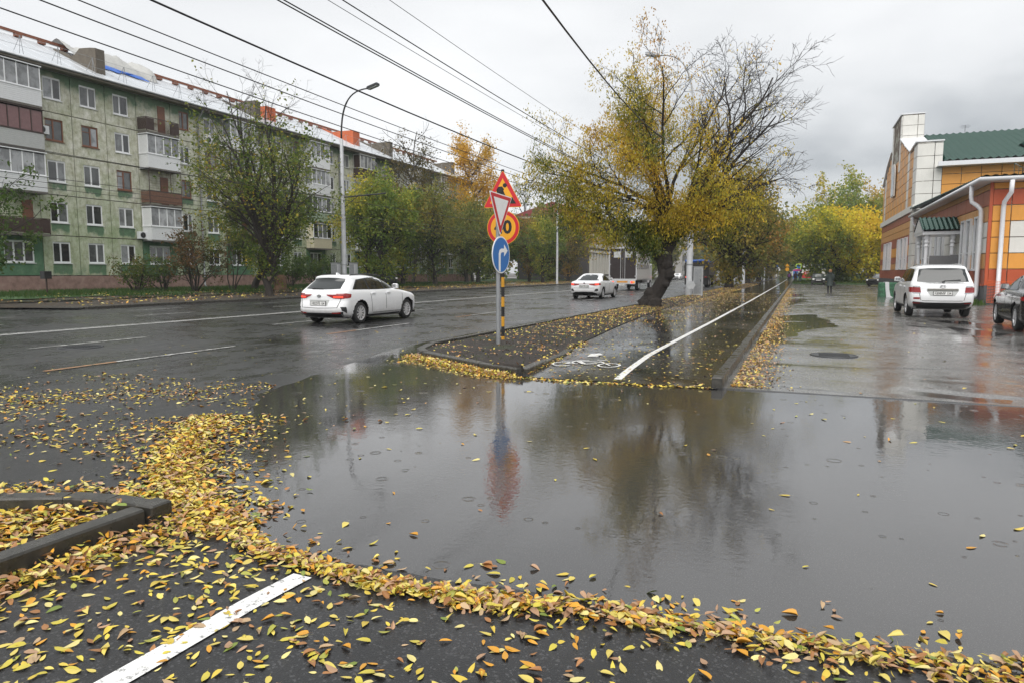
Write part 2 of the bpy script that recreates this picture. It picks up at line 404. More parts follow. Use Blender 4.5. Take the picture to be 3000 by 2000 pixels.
def arange2(segs):
    out = []
    for a, b, st in segs: out += list(np.arange(a, b - 1e-6, st))
    out.append(segs[-1][1]); return np.array(out)
xs = arange2([(-36,-9,.30),(-9,-1.2,.075),(-1.2,3.2,.055),(3.2,14,.16),(14,60,1.2)])
ys = arange2([(-6,1.2,.6),(1.2,6.5,.05),(6.5,12,.07),(12,26,.14),(26,60,.45),(60,140,1.6)])
gx, gy = np.meshgrid(xs, ys, indexing='ij'); gz = hgt(gx, gy)
nx_, ny_ = gx.shape
ii = np.arange(nx_*ny_).reshape(nx_, ny_)
quads = np.stack([ii[:-1,:-1], ii[1:,:-1], ii[1:,1:], ii[:-1,1:]], -1).reshape(-1, 4)
cx = (gx[:-1,:-1]+gx[1:,1:]).ravel()/2; cy = (gy[:-1,:-1]+gy[1:,1:]).ravel()/2
V = np.stack([gx, gy, gz], -1).reshape(-1, 3)
hid = ((cx > islL(cy)+.25) & (cx < kerbX(cy)-.35) & (cy > 10.0)) | ((cx < -26.9) & (cy > 19.3))
reg = np.where(cx < -7.0, 0, np.where((cx > kerbX(cy)-.05) & (cy > 9.22), 2, 1))
def sub(name, sel, mat):
    f = quads[sel]; u, inv = np.unique(f, return_inverse=True)
    o = link(name, np_mesh(name, V[u], inv.reshape(-1, 4), mat, smooth=True)); return tag(o, kind='structure')
road = sub('road', (reg == 0) & ~hid, M['road'])
side = sub('side_street', (reg == 1) & ~hid, M['side'])
lot = sub('parking_lot', (reg == 2) & ~hid, M['lot'])
b = MB()
b.face([(-8.5, 1.2, 0), (45, 1.2, 0), (45, 130, 0), (-8.5, 130, 0)])
tag(b.build('puddle', M['water']), kind='structure')
b = MB(); b.face([(-1500, -300, -.35), (1500, -300, -.35), (1500, 3000, -.35), (-1500, 3000, -.35)])
tag(b.build('ground', M['earth']), kind='structure')
b = MB(); b.face([(-26.6, 139.5, .012), (-6.3, 139.5, .012), (-6.3, 900, .012), (-26.6, 900, .012)])
tag(b.build('far_road', M['road']), kind='structure')
b = MB(); b.face([(-.8, 139.5, .004), (60, 139.5, .004), (60, 190, .004), (-.8, 190, .004)]); b.face([(-200, 190, .004), (200, 190, .004), (200, 204, .004), (-200, 204, .004)])
tag(b.build('cross_street', M['lot']), kind='structure')

def strip_mesh(name, yarr, Lf, Rf, zf, n, mat, smooth=True):
    t_ = np.linspace(0, 1, n); Y = np.repeat(yarr[:, None], n, 1); X = Lf(yarr)[:, None]*(1-t_) + Rf(yarr)[:, None]*t_
    Z = zf(X, Y, t_[None, :] + 0*Y)
    I = np.arange(len(yarr)*n).reshape(len(yarr), n)
    F = np.stack([I[:-1,:-1], I[:-1,1:], I[1:,1:], I[1:,:-1]], -1).reshape(-1, 4)
    return tag(link(name, np_mesh(name, np.stack([X, Y, Z], -1).reshape(-1, 3), F, mat, smooth=smooth)), kind='structure')
def pathz(y): return np.interp(y, [9.1, 9.6, 13, 40], [.014, .03, .05, .055])
def islz(x, y, t_):
    edge = np.interp(y, [9.2, 11, 14], [.085, .075, .062])
    base = .085*(1-t_) + edge*t_ + .06*np.sin(np.pi*np.clip(t_, 0, 1))**.7
    return base + (fbm(x*3, y*3, 4)-.5)*.07*np.sin(np.pi*np.clip(t_,0,1))**.5
yv = arange2([(9.27,14,.08),(14,40,.25),(40,140,1.5),(140,600,20)])
strip_mesh('verge', yv, lambda y: islL(y)+.10, lambda y: islR(y)-.03, islz, 26, M['soil'])
strip_mesh('cycle_path', arange2([(9.1,14,.2),(14,60,.5),(60,200,4),(200,600,25)]), lambda y: islR(y)-.12, lambda y: kerbX(y)-.05, lambda x, y, t_: pathz(y)+(fbm(x*.8, y*.8, 3)-.5)*.006, 14, M['path'])
# left verge between the far kerb and the apartment block
yl = arange2([(-10,19,1.5),(19,70,.6),(70,160,2),(160,600,20)])
strip_mesh('leafy_verge', yl, lambda y: np.full(len(y), -36.5), lambda y: np.where(y < 18.5, -31.5, -26.66), lambda x, y, t_: .10+(fbm(x*.9, y*.9, 4)-.5)*.09*np.clip((1-t_)*6, .1, 1)+(1-t_)*.08, 26, M['earth'])
strip_mesh('grass_strip', yl, lambda y: np.full(len(y), -52.0), lambda y: np.full(len(y), -35.6)+(fbm(y*.5, y*0, 3)-.5)*2.4, lambda x, y, t_: .215+(fbm(x*.8, y*.8, 4)-.5)*.25*(1-t_)+(1-t_)*.05, 20, M['turf'])
strip_mesh('far_pavement', arange2([(19,70,.6),(70,160,3)]), lambda y: np.full(len(y), -34.2), lambda y: np.full(len(y), -32.2)+(fbm(y*.7, y*0+3, 3)-.5)*.5, lambda x, y, t_: .185+(fbm(x*.8, y*.8, 3)-.5)*.03, 8, M['path'])
# park lawn behind the car park
strip_mesh('park_lawn', arange2([(97,140,1.5),(140,190,5)]), lambda y: np.full(len(y), -.6), lambda y: np.full(len(y), 70.0), lambda x, y, t_: .06+.10*np.clip((y-97)/4, 0, 1)+(fbm(x*.6, y*.6, 3)-.5)*.1, 60, M['turf'])
b = MB(); b.face([(-4.9, 600, .1), (60, 600, .1), (60, 206, .1), (-4.9, 206, .1)]); tag(b.build('far_lawn', M['turf']), kind='structure')

# ------------------------------------------------------------------ kerbs: stones one by one while they can be told apart
kb = MB(); kb.bbox(-.07, .07, 0, 1, -.12, 0, .008); KERB_ME = kb.mesh('kerb_stone', M['kerb'])
def kerb_run(name, pts, top, length=1.0, limit=1e9, wid=1.0):
    root = tag(empty(name, (0, 0, 0)), kind='structure')
    P_ = [Vector((p[0], p[1], 0)) for p in pts]; far = MB(); n = 0
    for p, q in zip(P_, P_[1:]):
        d = q - p; L = d.length; d.normalize(); k = max(1, round(L/length)); l = L/k; a = math.atan2(-d.x, d.y)
        for i in range(k):
            o = p + d*(i*l); tz = top(o.y) if callable(top) else top
            if o.y < limit:
                link('kerb_stone', KERB_ME, root, (o.x + random.uniform(-.004, .004), o.y, tz + random.uniform(-.005, .005)), (random.uniform(-.004, .004), random.uniform(-.012, .012), a + random.uniform(-.004, .004)), (wid, l - .009, 1.6)); n += 1
            else:
                far.M = Matrix.Translation((o.x, o.y, tz)) @ Matrix.Rotation(a, 4, 'Z'); far.box(-.07, .07, 0, l*.995, -.2, 0)
    if far.f: far.M = None; far.build('far_kerb', M['kerb'], root)
    return root
yk = [9.2] + list(np.arange(10.2, 46, 1.0)) + list(np.arange(50, 190, 6.0))
kerb_run('path_kerb', [(float(kerbX(y))-.06, y) for y in yk], lambda y: float(np.interp(y, [9, 12, 40], [.15, .135, .12])), limit=46)
yi = [11.9, 15, 22, 30, 45, 80, 140, 200]
kerb_run('verge_kerb', [(float(islL(y))-.02, y) for y in yi], .125, limit=42)
kerb_run('island_kerb', [(-3.72, 9.24), (-4.50, 9.58), (-5.42, 10.16), (-6.06, 10.58)], .115, .85, wid=1.1)
kerb_run('island_corner_kerb', [(-6.12, 10.62), (-6.42, 11.0), (-6.68, 11.85)], lambda y: .12, .6, wid=1.1)
kerb_run('island_edge_kerb', [(-3.68, 9.3), (-3.75, 10.3), (-3.82, 11.3), (-3.95, 12.3)], lambda y: float(np.interp(y, [9.3, 12], [.112, .065])))
kerb_run('opposite_kerb', [(-26.6, 18.95)] + [(-26.6, y) for y in (30, 50, 80, 150)], .14, 1.0, limit=50)
kerb_run('opposite_kerb_return', [(-26.7, 18.9), (-31.6, 18.6)], .12, 1.2)
kerb_run('planter_kerb', [(-3.58, 1.0), (-3.56, 1.93), (-3.545, 2.78)], .125, wid=.8)
kerb_run('planter_back_kerb', [(-3.50, 2.86), (-3.86, 2.845), (-4.17, 2.775), (-4.60, 2.575), (-5.3, 2.2)], .125, .5, wid=.85)
pb = MB(); pb.bbox(-3.605, -3.465, 2.79, 2.94, -.06, .13, .01); tag(pb.build('planter_corner_kerb', M['kerb']), kind='structure')
# soil inside the near planter
pl = np.array([(-3.62, 1.0), (-3.62, 2.75), (-3.86, 2.78), (-4.17, 2.70), (-4.60, 2.50), (-5.3, 2.1), (-5.3, 1.0)])
PLANTER = [tuple(p) for p in pl]
ax_, ay_ = np.meshgrid(np.arange(-5.4, -3.55, .05), np.arange(.9, 2.85, .05), indexing='ij')
az_ = .045 + (fbm(ax_*4, ay_*4, 4)-.5)*.08; I = np.arange(ax_.size).reshape(ax_.shape)
F = np.stack([I[:-1,:-1], I[1:,:-1], I[1:,1:], I[:-1,1:]], -1).reshape(-1, 4)
cc_ = inpoly((ax_[:-1,:-1]+.025).ravel(), (ay_[:-1,:-1]+.025).ravel(), PLANTER)
tag(link('planter_soil', np_mesh('planter_soil', np.stack([ax_, ay_, az_], -1).reshape(-1, 3), F[cc_], M['soil'], smooth=True)), kind='structure')

# ------------------------------------------------------------------ painted markings
def ribbon(name, pts, wid, mat, zf, step=.35):
    P_ = []
    for p, q in zip(pts, pts[1:]):
        L = math.dist(p, q); k = max(1, int(L/step))
        for i in range(k): P_.append((p[0]+(q[0]-p[0])*i/k, p[1]+(q[1]-p[1])*i/k))
    P_.append(pts[-1]); b = MB(); L_ = []
    for i, p in enumerate(P_):
        a = P_[max(i-1, 0)]; c = P_[min(i+1, len(P_)-1)]; d = Vector((c[0]-a[0], c[1]-a[1])).normalized()
        nrm = Vector((-d.y, d.x)) * wid/2; z0 = zf(p[0], p[1])
        L_.append((b._a((p[0]+nrm.x, p[1]+nrm.y, z0)), b._a((p[0]-nrm.x, p[1]-nrm.y, z0))))
    for a, c in zip(L_, L_[1:]): b.idx((a[0], a[1], c[1], c[0]))
    return tag(b.build(name, mat), kind='structure')
zr = lambda x, y: float(hgt(x, y)) + .006
zp = lambda x, y: float(pathz(y)) + .006
for X in (-17.62, -17.38): ribbon('centre_line', [(X, 2), (X, 140)], .11, M['paint_worn'] if X < -17.5 else M['paint'], lambda x, y: .036, 2.0)
ribbon('far_centre_line', [(-17.5, 140), (-17.5, 500)], .3, M['paint_worn'], lambda x, y: .03, 50)
for X, off in ((-13.8, 0.), (-10.45, -.7), (-20.9, 1.2), (-24.0, 3.4)):
    for k in range(17):
        y0 = 9.85 + off + k*6.75 - 1.25
        ribbon('lane_marking', [(X, y0), (X, y0+2.6)], .10, M['paint_worn'], lambda x, y: .037, .9)
        if X == -10.45 and k < 3: ribbon('lane_marking', [(X+.02, y0-1.2), (X, y0)], .09, M['paint_orange'], lambda x, y: .0375, .9)
ribbon('near_line', [(-2.256, 1.2), (-2.205, 2.60)], .115, M['paint'], lambda x, y: float(hgt(x, y))+.005, .05)
ribbon('cycle_line', [(-2.27,9.3),(-2.33,10.4),(-2.39,12),(-2.36,15.2),(-2.3,22),(-2.2,38.7),(-2.1,90),(-2.1,160)], .11, M['paint'], zp, .5)
def CR(x, y): return tuple(G(1500+x*.2976, 1000+y*.2976, .03)[:2])
bike = MB()
def stroke(pts, wid=.04):
    P_ = [CR(*p) for p in pts]
    for p, q in zip(P_, P_[1:]):
        d = Vector((q[0]-p[0], q[1]-p[1])).normalized(); nr = Vector((-d.y, d.x))*wid/2; e_ = d*wid*.35
        z0 = .046
        bike.face([(p[0]+nr.x-e_.x, p[1]+nr.y-e_.y, z0), (p[0]-nr.x-e_.x, p[1]-nr.y-e_.y, z0), (q[0]-nr.x+e_.x, q[1]-nr.y+e_.y, z0), (q[0]+nr.x+e_.x, q[1]+nr.y+e_.y, z0)])
for c_, a0, a1 in (((955, 240), 0, 360), ((505, 224), 30, 330)):
    wcx, wcy = CR(*c_); n_ = 22; pr = None
    for k in range(n_+1):
        a = R(a0+(a1-a0)*k/n_); q = (wcx+.165*math.cos(a), wcy+.23*math.sin(a))
        if pr: 
            d = Vector((q[0]-pr[0], q[1]-pr[1])).normalized(); nr = Vector((-d.y, d.x))*.02
            bike.face([(pr[0]+nr.x, pr[1]+nr.y, .046), (pr[0]-nr.x, pr[1]-nr.y, .046), (q[0]-nr.x, q[1]-nr.y, .046), (q[0]+nr.x, q[1]+nr.y, .046)])
        pr = q
for s_ in ([(535,222),(640,224)], [(540,220),(640,196)], [(655,190),(725,230)], [(640,200),(700,226)], [(655,190),(752,193)], [(680,198),(860,210)], [(725,228),(830,220)], [(845,188),(935,193)], [(870,204),(960,240)]): stroke(s_)
tag(bike.build('bicycle_symbol', M['paint']), kind='structure')
b = MB(); z0 = .046
ap = [CR(*q) for q in ((738,156),(772,128),(800,126),(868,123),(895,137),(933,140),(868,141),(835,158),(790,155))]
for k in range(1, len(ap)-1): b.face([(*ap[0], z0), (*ap[k], z0), (*ap[k+1], z0)])
tag(b.build('direction_arrow', M['paint']), kind='structure')
# manhole covers
def manhole(x, y, label):
    z = float(hgt(x, y)); r = thing('manhole_cover', label, 'manhole', (x, y, z+.012))
    b = MB(); b.lathe([(.40, -.03), (.40, .004), (.35, .006), (.35, .0)], 24, caps=False); b.build('rim', M['lamp_dark'], r, True)
    b = MB(); b.lathe([(.345, -.02), (.345, .004)], 24)
    for k in range(-4, 5): b.box(-.25, .25, k*.06-.012, k*.06+.012, .004, .010)
    b.build('lid', M['lamp_dark'], r)
manhole(-13.15, 9.2, 'round iron manhole cover in the road lane at left')
manhole(*D(1915, 818), 'round manhole cover in the wet car park')
# ------------------------------------------------------------------ green panel apartment block
t = NT('weathered panel paint'); p = t.obj(); wp = t.pos(); sx = t.n('ShaderNodeSeparateXYZ', {0: p}); sw = t.n('ShaderNodeSeparateXYZ', {0: wp})
nbig = t.noise(.55, 6, .62, wp); nmed = t.noise(2.4, 6, .7, wp); oi = t.n('ShaderNodeObjectInfo').outputs['Random']
cream = t.ramp(nmed, [(.28, (.24, .245, .16)), (.42, (.42, .42, .31)), (.56, (.56, .56, .47)), (.72, (.70, .69, .62))])
olive = t.ramp(nmed, [(.3, (.17, .245, .115)), (.6, (.29, .37, .185)), (.8, (.42, .46, .30))])
lowm = t.math('ADD', t.ramp(t.math('DIVIDE', sw.outputs[2], 16.0), [(.30, .50), (.58, -.15)]), t.math('MULTIPLY_ADD', nbig, 1.6, -.8), clamp=True)
base = t.mix(lowm, cream, olive)
green = t.ramp(t.noise(3.2, 5, .7, wp), [(.3, (.045, .105, .055)), (.6, (.075, .165, .085)), (.8, (.12, .20, .12))])
wn = t.math('MULTIPLY_ADD', t.noise(2.6, 5, .7, wp), .8, -.4)
under = t.math('MULTIPLY', t.ramp(t.math('ADD', t.math('ABSOLUTE', sx.outputs[1]), t.math('MULTIPLY', wn, .35)), [(.58, 1.), (.72, 0.)]), t.math('MULTIPLY', t.math('LESS_THAN', sx.outputs[2], .86), t.ramp(t.math('ADD', sx.outputs[2], wn), [(.05, .15), (.5, 1.)])))
gm = t.math('MULTIPLY_ADD', nbig, .9, -.55)
gm = t.math('ADD', gm, t.math('MULTIPLY_ADD', nmed, .7, -.35))
gm = t.math('ADD', gm, t.math('MULTIPLY', under, t.ramp(t.math('DIVIDE', sw.outputs[2], 16.0), [(.45, .62), (.62, .10)])))
gm = t.math('ADD', gm, t.ramp(t.math('DIVIDE', sw.outputs[2], 16.0), [(.84, 0.), (.955, .85)]))
gm = t.math('ADD', gm, t.ramp(t.math('DIVIDE', sw.outputs[2], 16.0), [(.08, .34), (.22, .12), (.4, 0.)]))
gmask = t.ramp(gm, [(.18, 0.), (.42, .92)])
cc = t.mix(gmask, base, green)
cc = t.mix(t.ramp(t.noise(5, 6, .75, t.scalev(wp, (1, 1, .25))), [(.50, 0.), (.72, .6)]), cc, (.12, .11, .08))
t.set(Base_Color=cc, Roughness=.85, Normal=t.bump(t.noise(30, 5, .7, wp), .3, .01)); M['panel'] = t.mat
t = NT('green painted panel'); wp = t.pos()
cc = t.ramp(t.noise(2.2, 6, .7, wp), [(.28, (.045, .105, .055)), (.55, (.075, .165, .09)), (.7, (.12, .21, .12)), (.86, (.34, .36, .27))])
t.set(Base_Color=cc, Roughness=.85, Normal=t.bump(t.noise(30, 5, .7, wp), .3, .01)); M['panel_green'] = t.mat
t = NT('panel joint filler'); wp = t.pos()
t.set(Base_Color=t.ramp(t.noise(.9, 5, .7, wp), [(.35, (.085, .055, .04)), (.5, (.16, .12, .09)), (.6, (.42, .42, .36))]), Roughness=.9); M['joint'] = t.mat
t = NT('pink plinth render'); wp = t.pos()
t.set(Base_Color=t.ramp(t.noise(2.0, 6, .7, wp), [(.25, (.12, .075, .06)), (.5, (.25, .155, .13)), (.75, (.34, .25, .21))]), Roughness=.9, Normal=t.bump(t.noise(20, 5, .7, wp), .4, .02)); M['plinth'] = t.mat
t = NT('wet zinc roof'); wp = t.pos()
t.set(Base_Color=t.mix(t.noise(.8, 4, .6, wp), (.55, .58, .61), (.75, .77, .79)), Metallic=.5, Roughness=.4); M['zinc'] = t.mat
M['eave'] = simple('eave board', (.15, .13, .10), .8, var=.25, scale=2)
M['vent_conc'] = simple('crumbling vent concrete', (.105, .09, .07), .95, var=.3, scale=4, bump=.6)
t = NT('orange brick'); p = t.obj()
bk = t.n('ShaderNodeTexBrick', {'Color1': (.55, .13, .04, 1), 'Color2': (.46, .10, .035, 1), 'Mortar': (.25, .12, .08, 1), 'Scale': 4.0, 'Mortar Size': .02})
t.t.links.new(t.scalev(p, (1, 1, 1)), bk.inputs['Vector']); t.set(Base_Color=t.mix(t.noise(8, 4, .6, p), bk.outputs[0], (.40, .09, .03)), Roughness=.85); M['brick'] = t.mat
M['ridge'] = simple('rust brown timber', (.20, .07, .035), .7, var=.25)
M['tarp_grey'] = simple('grey tarpaulin', (.42, .42, .40), .45, var=.1, bump=.3)
M['tarp_blue'] = simple('blue tarpaulin', (.02, .11, .45), .4, var=.15, bump=.3)

FX = -47.0; FH = 2.75; PL = 1.30
apt = thing('apartment_building', 'five storey pale and green panel apartment block with wet metal roof and glazed balconies', 'building', (FX, 0, 0))
SECT = [('w', 2.7), ('b', 3.1), ('w', 2.55), ('w', 2.55), ('w', 2.55), ('b', 3.1), ('w', 2.65)]
cols_ = []; y = 24.9; dps = [y]
for s_ in range(4):
    for k, wd in (SECT if s_ < 3 else SECT[:5]): cols_.append((k, y, wd)); y += wd
    dps.append(y)
YA, YB = 24.9, y
b = MB(); b.box(-12.0, -.135, YA, YB, 0, PL + 5*FH); b.build('wall_core', M['joint'], apt)
b = MB(); b.box(-.2, .06, YA, YB, -.3, PL - .02); b.build('plinth', M['plinth'], apt)
pmeshes = {}
def panel_mesh(wd, op):
    key = (wd, op)
    if key not in pmeshes:
        b = MB(); g = .03; y0, y1, z0, z1 = -wd/2+g, wd/2-g, g, FH-g
        if op:
            oy, o0, o1 = op
            b.box(-.15, 0, y0, -oy, z0, z1); b.box(-.15, 0, oy, y1, z0, z1); b.box(-.15, 0, -oy, oy, z0, o0); b.box(-.15, 0, -oy, oy, o1, z1)
        else: b.box(-.15, 0, y0, y1, z0, z1)
        pmeshes[key] = b
    return pmeshes[key]
pm_cache = {}
def place_panel(yc, zf, wd, op, mat):
    key = (wd, op, mat.name)
    if key not in pm_cache: pm_cache[key] = panel_mesh(wd, op).mesh('panel', mat)
    link('panel', pm_cache[key], apt, (0, yc, zf))
wcache = {}
def win_meshes(kind, oy, o0, o1, mull):
    key = (kind, oy, o0, o1, mull)
    if key in wcache: return wcache[key]
    m = {'white': M['pvc'], 'brown': M['wood_brown'], 'old': M['pvc_old']}[kind]
    f = MB(); t_ = .07; xa, xb = -.115, -.045
    f.box(xa, xb, -oy, oy, o0, o0+t_); f.box(xa, xb, -oy, oy, o1-t_, o1)
    f.box(xa, xb, -oy, -oy+t_, o0+t_, o1-t_); f.box(xa, xb, oy-t_, oy, o0+t_, o1-t_)
    edges = [-oy+t_/2] + list(mull) + [oy-t_/2]
    for q in mull: f.box(xa+.005, xb-.005, q-.05, q+.05, o0+t_, o1-t_)
    for a, c in zip(edges, edges[1:]):      # sash rails
        f.box(xa+.01, xb-.012, a+.03, c-.03, o0+t_, o0+t_+.05); f.box(xa+.01, xb-.012, a+.03, c-.03, o1-t_-.05, o1-t_)
    if kind != 'brown': pass
    else: f.box(xa+.01, xb-.01, edges[0], edges[1], o0+(o1-o0)*.68, o0+(o1-o0)*.68+.05)
    panes = []
    for a, c in zip(edges, edges[1:]):
        pb_ = MB(); pb_.box(-.10, -.085, a+.03, c-.03, o0+.04, o1-.04); panes.append(pb_.mesh('pane', M['pane']))
    s_ = MB(); s_.box(-.10, .075, -oy-.05, oy+.05, o0-.045, o0-.01)
    wcache[key] = (f.mesh('window', m), panes, s_.mesh('sill', M['pvc'] if kind == 'white' else (M['wood_brown'] if kind == 'brown' else M['slab']))); return wcache[key]
def place_window(kind, yc, zf, oy, o0, o1, mull, parent=None):
    fm, pm, sm = win_meshes(kind, oy, o0, o1, mull)
    wnd = link('window', fm, parent or apt, (0, yc, zf))
    for x in pm: link('pane', x, wnd)
    link('sill', sm, wnd)
    return wnd
# ---- balconies
def balcony(yc, zf, st, wd=2.95, dep=.95):
    r = empty('balcony', (0, yc, zf), 0, apt); h = wd/2; ph = 1.0; top = 2.5
    b = MB(); b.box(0, dep+.03, -h, h, -.14, 0.0); b.build('slab', M['slab'], r)
    kind, pmat, fmat, gmat = st
    if kind == 'open' or kind == 'cage':
        b = MB()
        b.bar((dep, -h, ph), (dep, h, ph), .05, .05); b.bar((dep, -h, .08), (dep, h, .08), .04, .04)
        for s_ in (-1, 1): b.bar((0, s_*h, ph), (dep, s_*h, ph), .05, .05); b.bar((dep, s_*h, 0), (dep, s_*h, ph), .05, .05)
        if kind == 'cage':
            for q in np.linspace(-h, h, 4): b.bar((dep, q, ph), (dep, q, 2.55), .04, .04)
            for z_ in np.linspace(ph+.2, 2.5, 8): b.bar((dep, -h, z_), (dep, h, z_), .012, .012)
        b.build('railing', M['wood_dark'], r)
        b = MB(); n_ = 34; full = kind == 'cage' or fmat == 'full'
        for i in range(n_):
            q = -h + .05 + (wd-.1)*i/(n_-1)
            if full or abs(q) > h*.55: b.box(dep-.015, dep+.015, q-.032, q+.032, .1, ph-.05)
            else: b.box(dep-.008, dep+.008, q-.008, q+.008, .1, ph-.05)
        for s_ in (-1, 1):
            for i in range(9): q = .05+dep*i/9; b.box(q-.035, q+.035, s_*h-.012, s_*h+.012, .1, ph-.05)
        b.build('balusters', pmat, r)
        place_window('brown' if kind == 'open' else 'old', -.35, 0, .55, .85, 2.2, (0.0,), r)
        b = MB(); b.box(-.02, .02, .35, 1.05, .08, 2.25); b.box(.02, .03, .42, .98, .95, 2.15); b.build('door', M['wood_brown'], r)
        return r
    # glazed box
    b = MB()
    if kind == 'clap':
        n_ = 9
        for i in range(n_):
            z0, z1 = -.1+ (ph+.1)*i/n_, -.1+(ph+.1)*(i+.9)/n_; o = .012
            b.box(dep-.02, dep+o, -h, h, z0, z1); b.box(0, dep-.02, -h-o+.012, -h+.03, z0, z1); b.box(0, dep-.02, h-.03, h+o-.012, z0, z1)
        b.box(.0, dep-.02, -h+.03, h-.03, -.09, -.05)
        b.box(dep-.04, dep-.02, -h+.01, h-.01, -.1, ph)
    else:
        b.box(dep-.03, dep, -h, h, -.14, ph); b.box(0, dep-.03, -h, -h+.03, -.14, ph); b.box(0, dep-.03, h-.03, h, -.14, ph)
        for i in range(26): q = -h+wd*(i+.5)/26; b.box(dep, dep+.008, q-.02, q+.02, -.1, ph-.03)
        for i in range(8): q = dep*(i+.5)/8; b.box(q-.02, q+.02, -h-.008, -h, -.1, ph-.03)
    b.build('parapet', pmat, r)
    f = MB(); n_ = 4
    f.box(-.0, dep+.05, -h-.05, h+.05, ph, ph+.05); f.box(0, dep+.08, -h-.06, h+.06, top, top+.06)
    for i in range(n_+1): q = -h+.03+(wd-.06)*i/n_; f.box(dep-.06, dep, q-.03, q+.03, ph+.05, top)
    for s_ in (-1, 1):
        f.box(0.02, .07, s_*h-.03, s_*h+.03, ph+.05, top)
        f.box(dep-.06, dep-.005, -h, h, top-.07, top-.005)
    f.box(dep-.05, dep-.008, -h, h, ph+.05, ph+.11)
    f.build('glazing_frame', fmat, r)
    for i in range(n_):
        q0 = -h+.03+(wd-.06)*i/n_; b = MB(); b.box(dep-.04, dep-.03, q0+.03, q0+(wd-.06)/n_-.03, ph+.1, top-.06); b.build('pane', gmat, r)
    for s_ in (-1, 1):
        b = MB(); b.box(.07, dep-.06, s_*(h-.03)-.006, s_*(h-.03)+.006, ph+.05, top-.05); b.build('pane', gmat if s_ > 0 else (pmat if random.random() < .5 else gmat), r)
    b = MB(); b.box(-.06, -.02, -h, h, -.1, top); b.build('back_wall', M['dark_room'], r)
    return r
W_, PK = M['siding_white'], M['pane_lit']
GL = ('clap', W_, M['pvc'], PK); GF = ('flat', W_, M['pvc'], PK); GB = ('clap', M['siding_beige'], M['pvc'], M['pane']); GG = ('clap', M['siding_green'], M['pvc'], M['pane'])
PINK = ('clap', M['siding_grey'], M['wood_dark'], M['pink_glass']); OPB = ('open', M['wood_dark'], 'part', None); OPF = ('open', M['wood_dark'], 'full', None); CAGE = ('cage', M['slat_brown'], None, None)
BRN = ('flat', M['wood_dark'], M['pvc_old'], PK)
stacks = [[OPF, GL, PINK, GL], [GF, CAGE, GF, OPB], [OPF, OPF, GB, GF], [GB, GG, GL, GF], [GF, OPF, GL, BRN], [GL, GB, OPF, GF], [GF, GL, GG, GL]]
brown = {(2, 3), (3, 3), (4, 2), (6, 4), (6, 2), (7, 3), (9, 1), (11, 4)}
si = 0
for ci, (k, y0, wd) in enumerate(cols_):
    yc = y0 + wd/2
    for fl in range(5):
        zf = PL + fl*FH
        if k == 'w':
            small = ci % 7 == 6
            oy = .48 if small else .62
            place_panel(yc, zf, wd, (oy, .86, 2.32), M['panel'])
            kd = 'brown' if (ci, fl) in brown else ('old' if random.random() < .12 and ci > 7 else 'white')
            place_window(kd, yc, zf, oy, .86, 2.32, (random.choice((-.06, .05)),))
        elif fl == 0:
            place_panel(yc, zf, wd, (.95, .86, 2.32), M['panel_green']); place_window('white', yc, zf, .95, .86, 2.32, (-.32, .32))
        else:
            place_panel(yc, zf, wd, None, M['panel']); balcony(yc, zf, stacks[si % 7][fl-1])
    if k == 'b': si += 1
# drainpipes
for yd in dps[1:]:
    if yd > YB - 1: continue
    b = MB(); b.tube([(.75, yd, 15.15), (.7, yd, 14.85), (.14, yd, 14.2), (.14, yd, .5), (.35, yd, .25)], .075, 10); 
    for z_ in np.arange(1.5, 14.2, 1.9): b.lathe([(.09, z_), (.09, z_+.05)], 10, (.14, yd, 0))
    b.build('drainpipe', M['galv'], apt, True)
# air conditioners
def aircon(y_, z_):
    r = empty('air_conditioner', (.02, y_, z_), 0, apt)
    b = MB(); b.bbox(.12, .42, -.4, .4, 0, .55, .02); b.build('casing', M['siding_white'], r)
    b = MB(); b.lathe([(.22, 0), (.22, .012), (.05, .016), (.05, 0)], 20, (.42, -.08, .28), (1, 0, 0)); b.build('fan_grille', M['black'], r)
    b = MB(); b.bar((0, -.3, -.02), (.42, -.3, -.02), .03, .03); b.bar((0, .3, -.02), (.42, .3, -.02), .03, .03); b.build('bracket', M['slab'], r)
aircon(38.15, PL+FH+.05); aircon(30.95, PL+3*FH+1.15); aircon(45.0, PL+4*FH+.15); aircon(46.6, PL+4*FH+.1)
# roof
RZ0, RZ1, RX = 15.22, 18.55, -6.0
b = MB(); b.face([(.95, YA, RZ0), (.95, YB, RZ0), (RX, YB, RZ1), (RX, YA, RZ1)]); b.face([(RX, YA, RZ1), (RX, YB, RZ1), (-13, YB, RZ0), (-13, YA, RZ0)])
b.face([(.95, YB, RZ0), (-13, YB, RZ0), (RX, YB, RZ1)]); b.face([(.95, YA, RZ0), (RX, YA, RZ1), (-13, YA, RZ0)])
for q in np.arange(YA, YB, 1.25): b.bar((.95, q, RZ0+.015), (RX, q, RZ1+.015), .03, .03)
roof = b.build('roof', M['zinc'], apt)
b = MB(); b.box(.0, .92, YA, YB, 15.04, 15.12); b.box(.84, .93, YA, YB, 14.98, 15.2); b.build('eave_board', M['eave'], apt)
b = MB(); b.tube([(1.0, YA, 15.18), (1.0, YB, 15.18)], .07, 8); b.build('gutter', M['galv'], apt, True)
b = MB()
for q in np.arange(YA, YB, 2.45):
    z0 = RZ0 + .25; b.bar((.55, q-.12, z0), (.5, q, z0+1.15), .022, .022); b.bar((.55, q+.12, z0), (.5, q, z0+1.15), .022, .022); b.bar((-.2, q, z0+.3), (.5, q, z0+1.15), .02, .02)
for dz in (.5, 1.13): b.bar((.5, YA, RZ0+.25+dz), (.5, YB, RZ0+.25+dz), .016, .016)
b.build('roof_railing', M['galv'], apt)
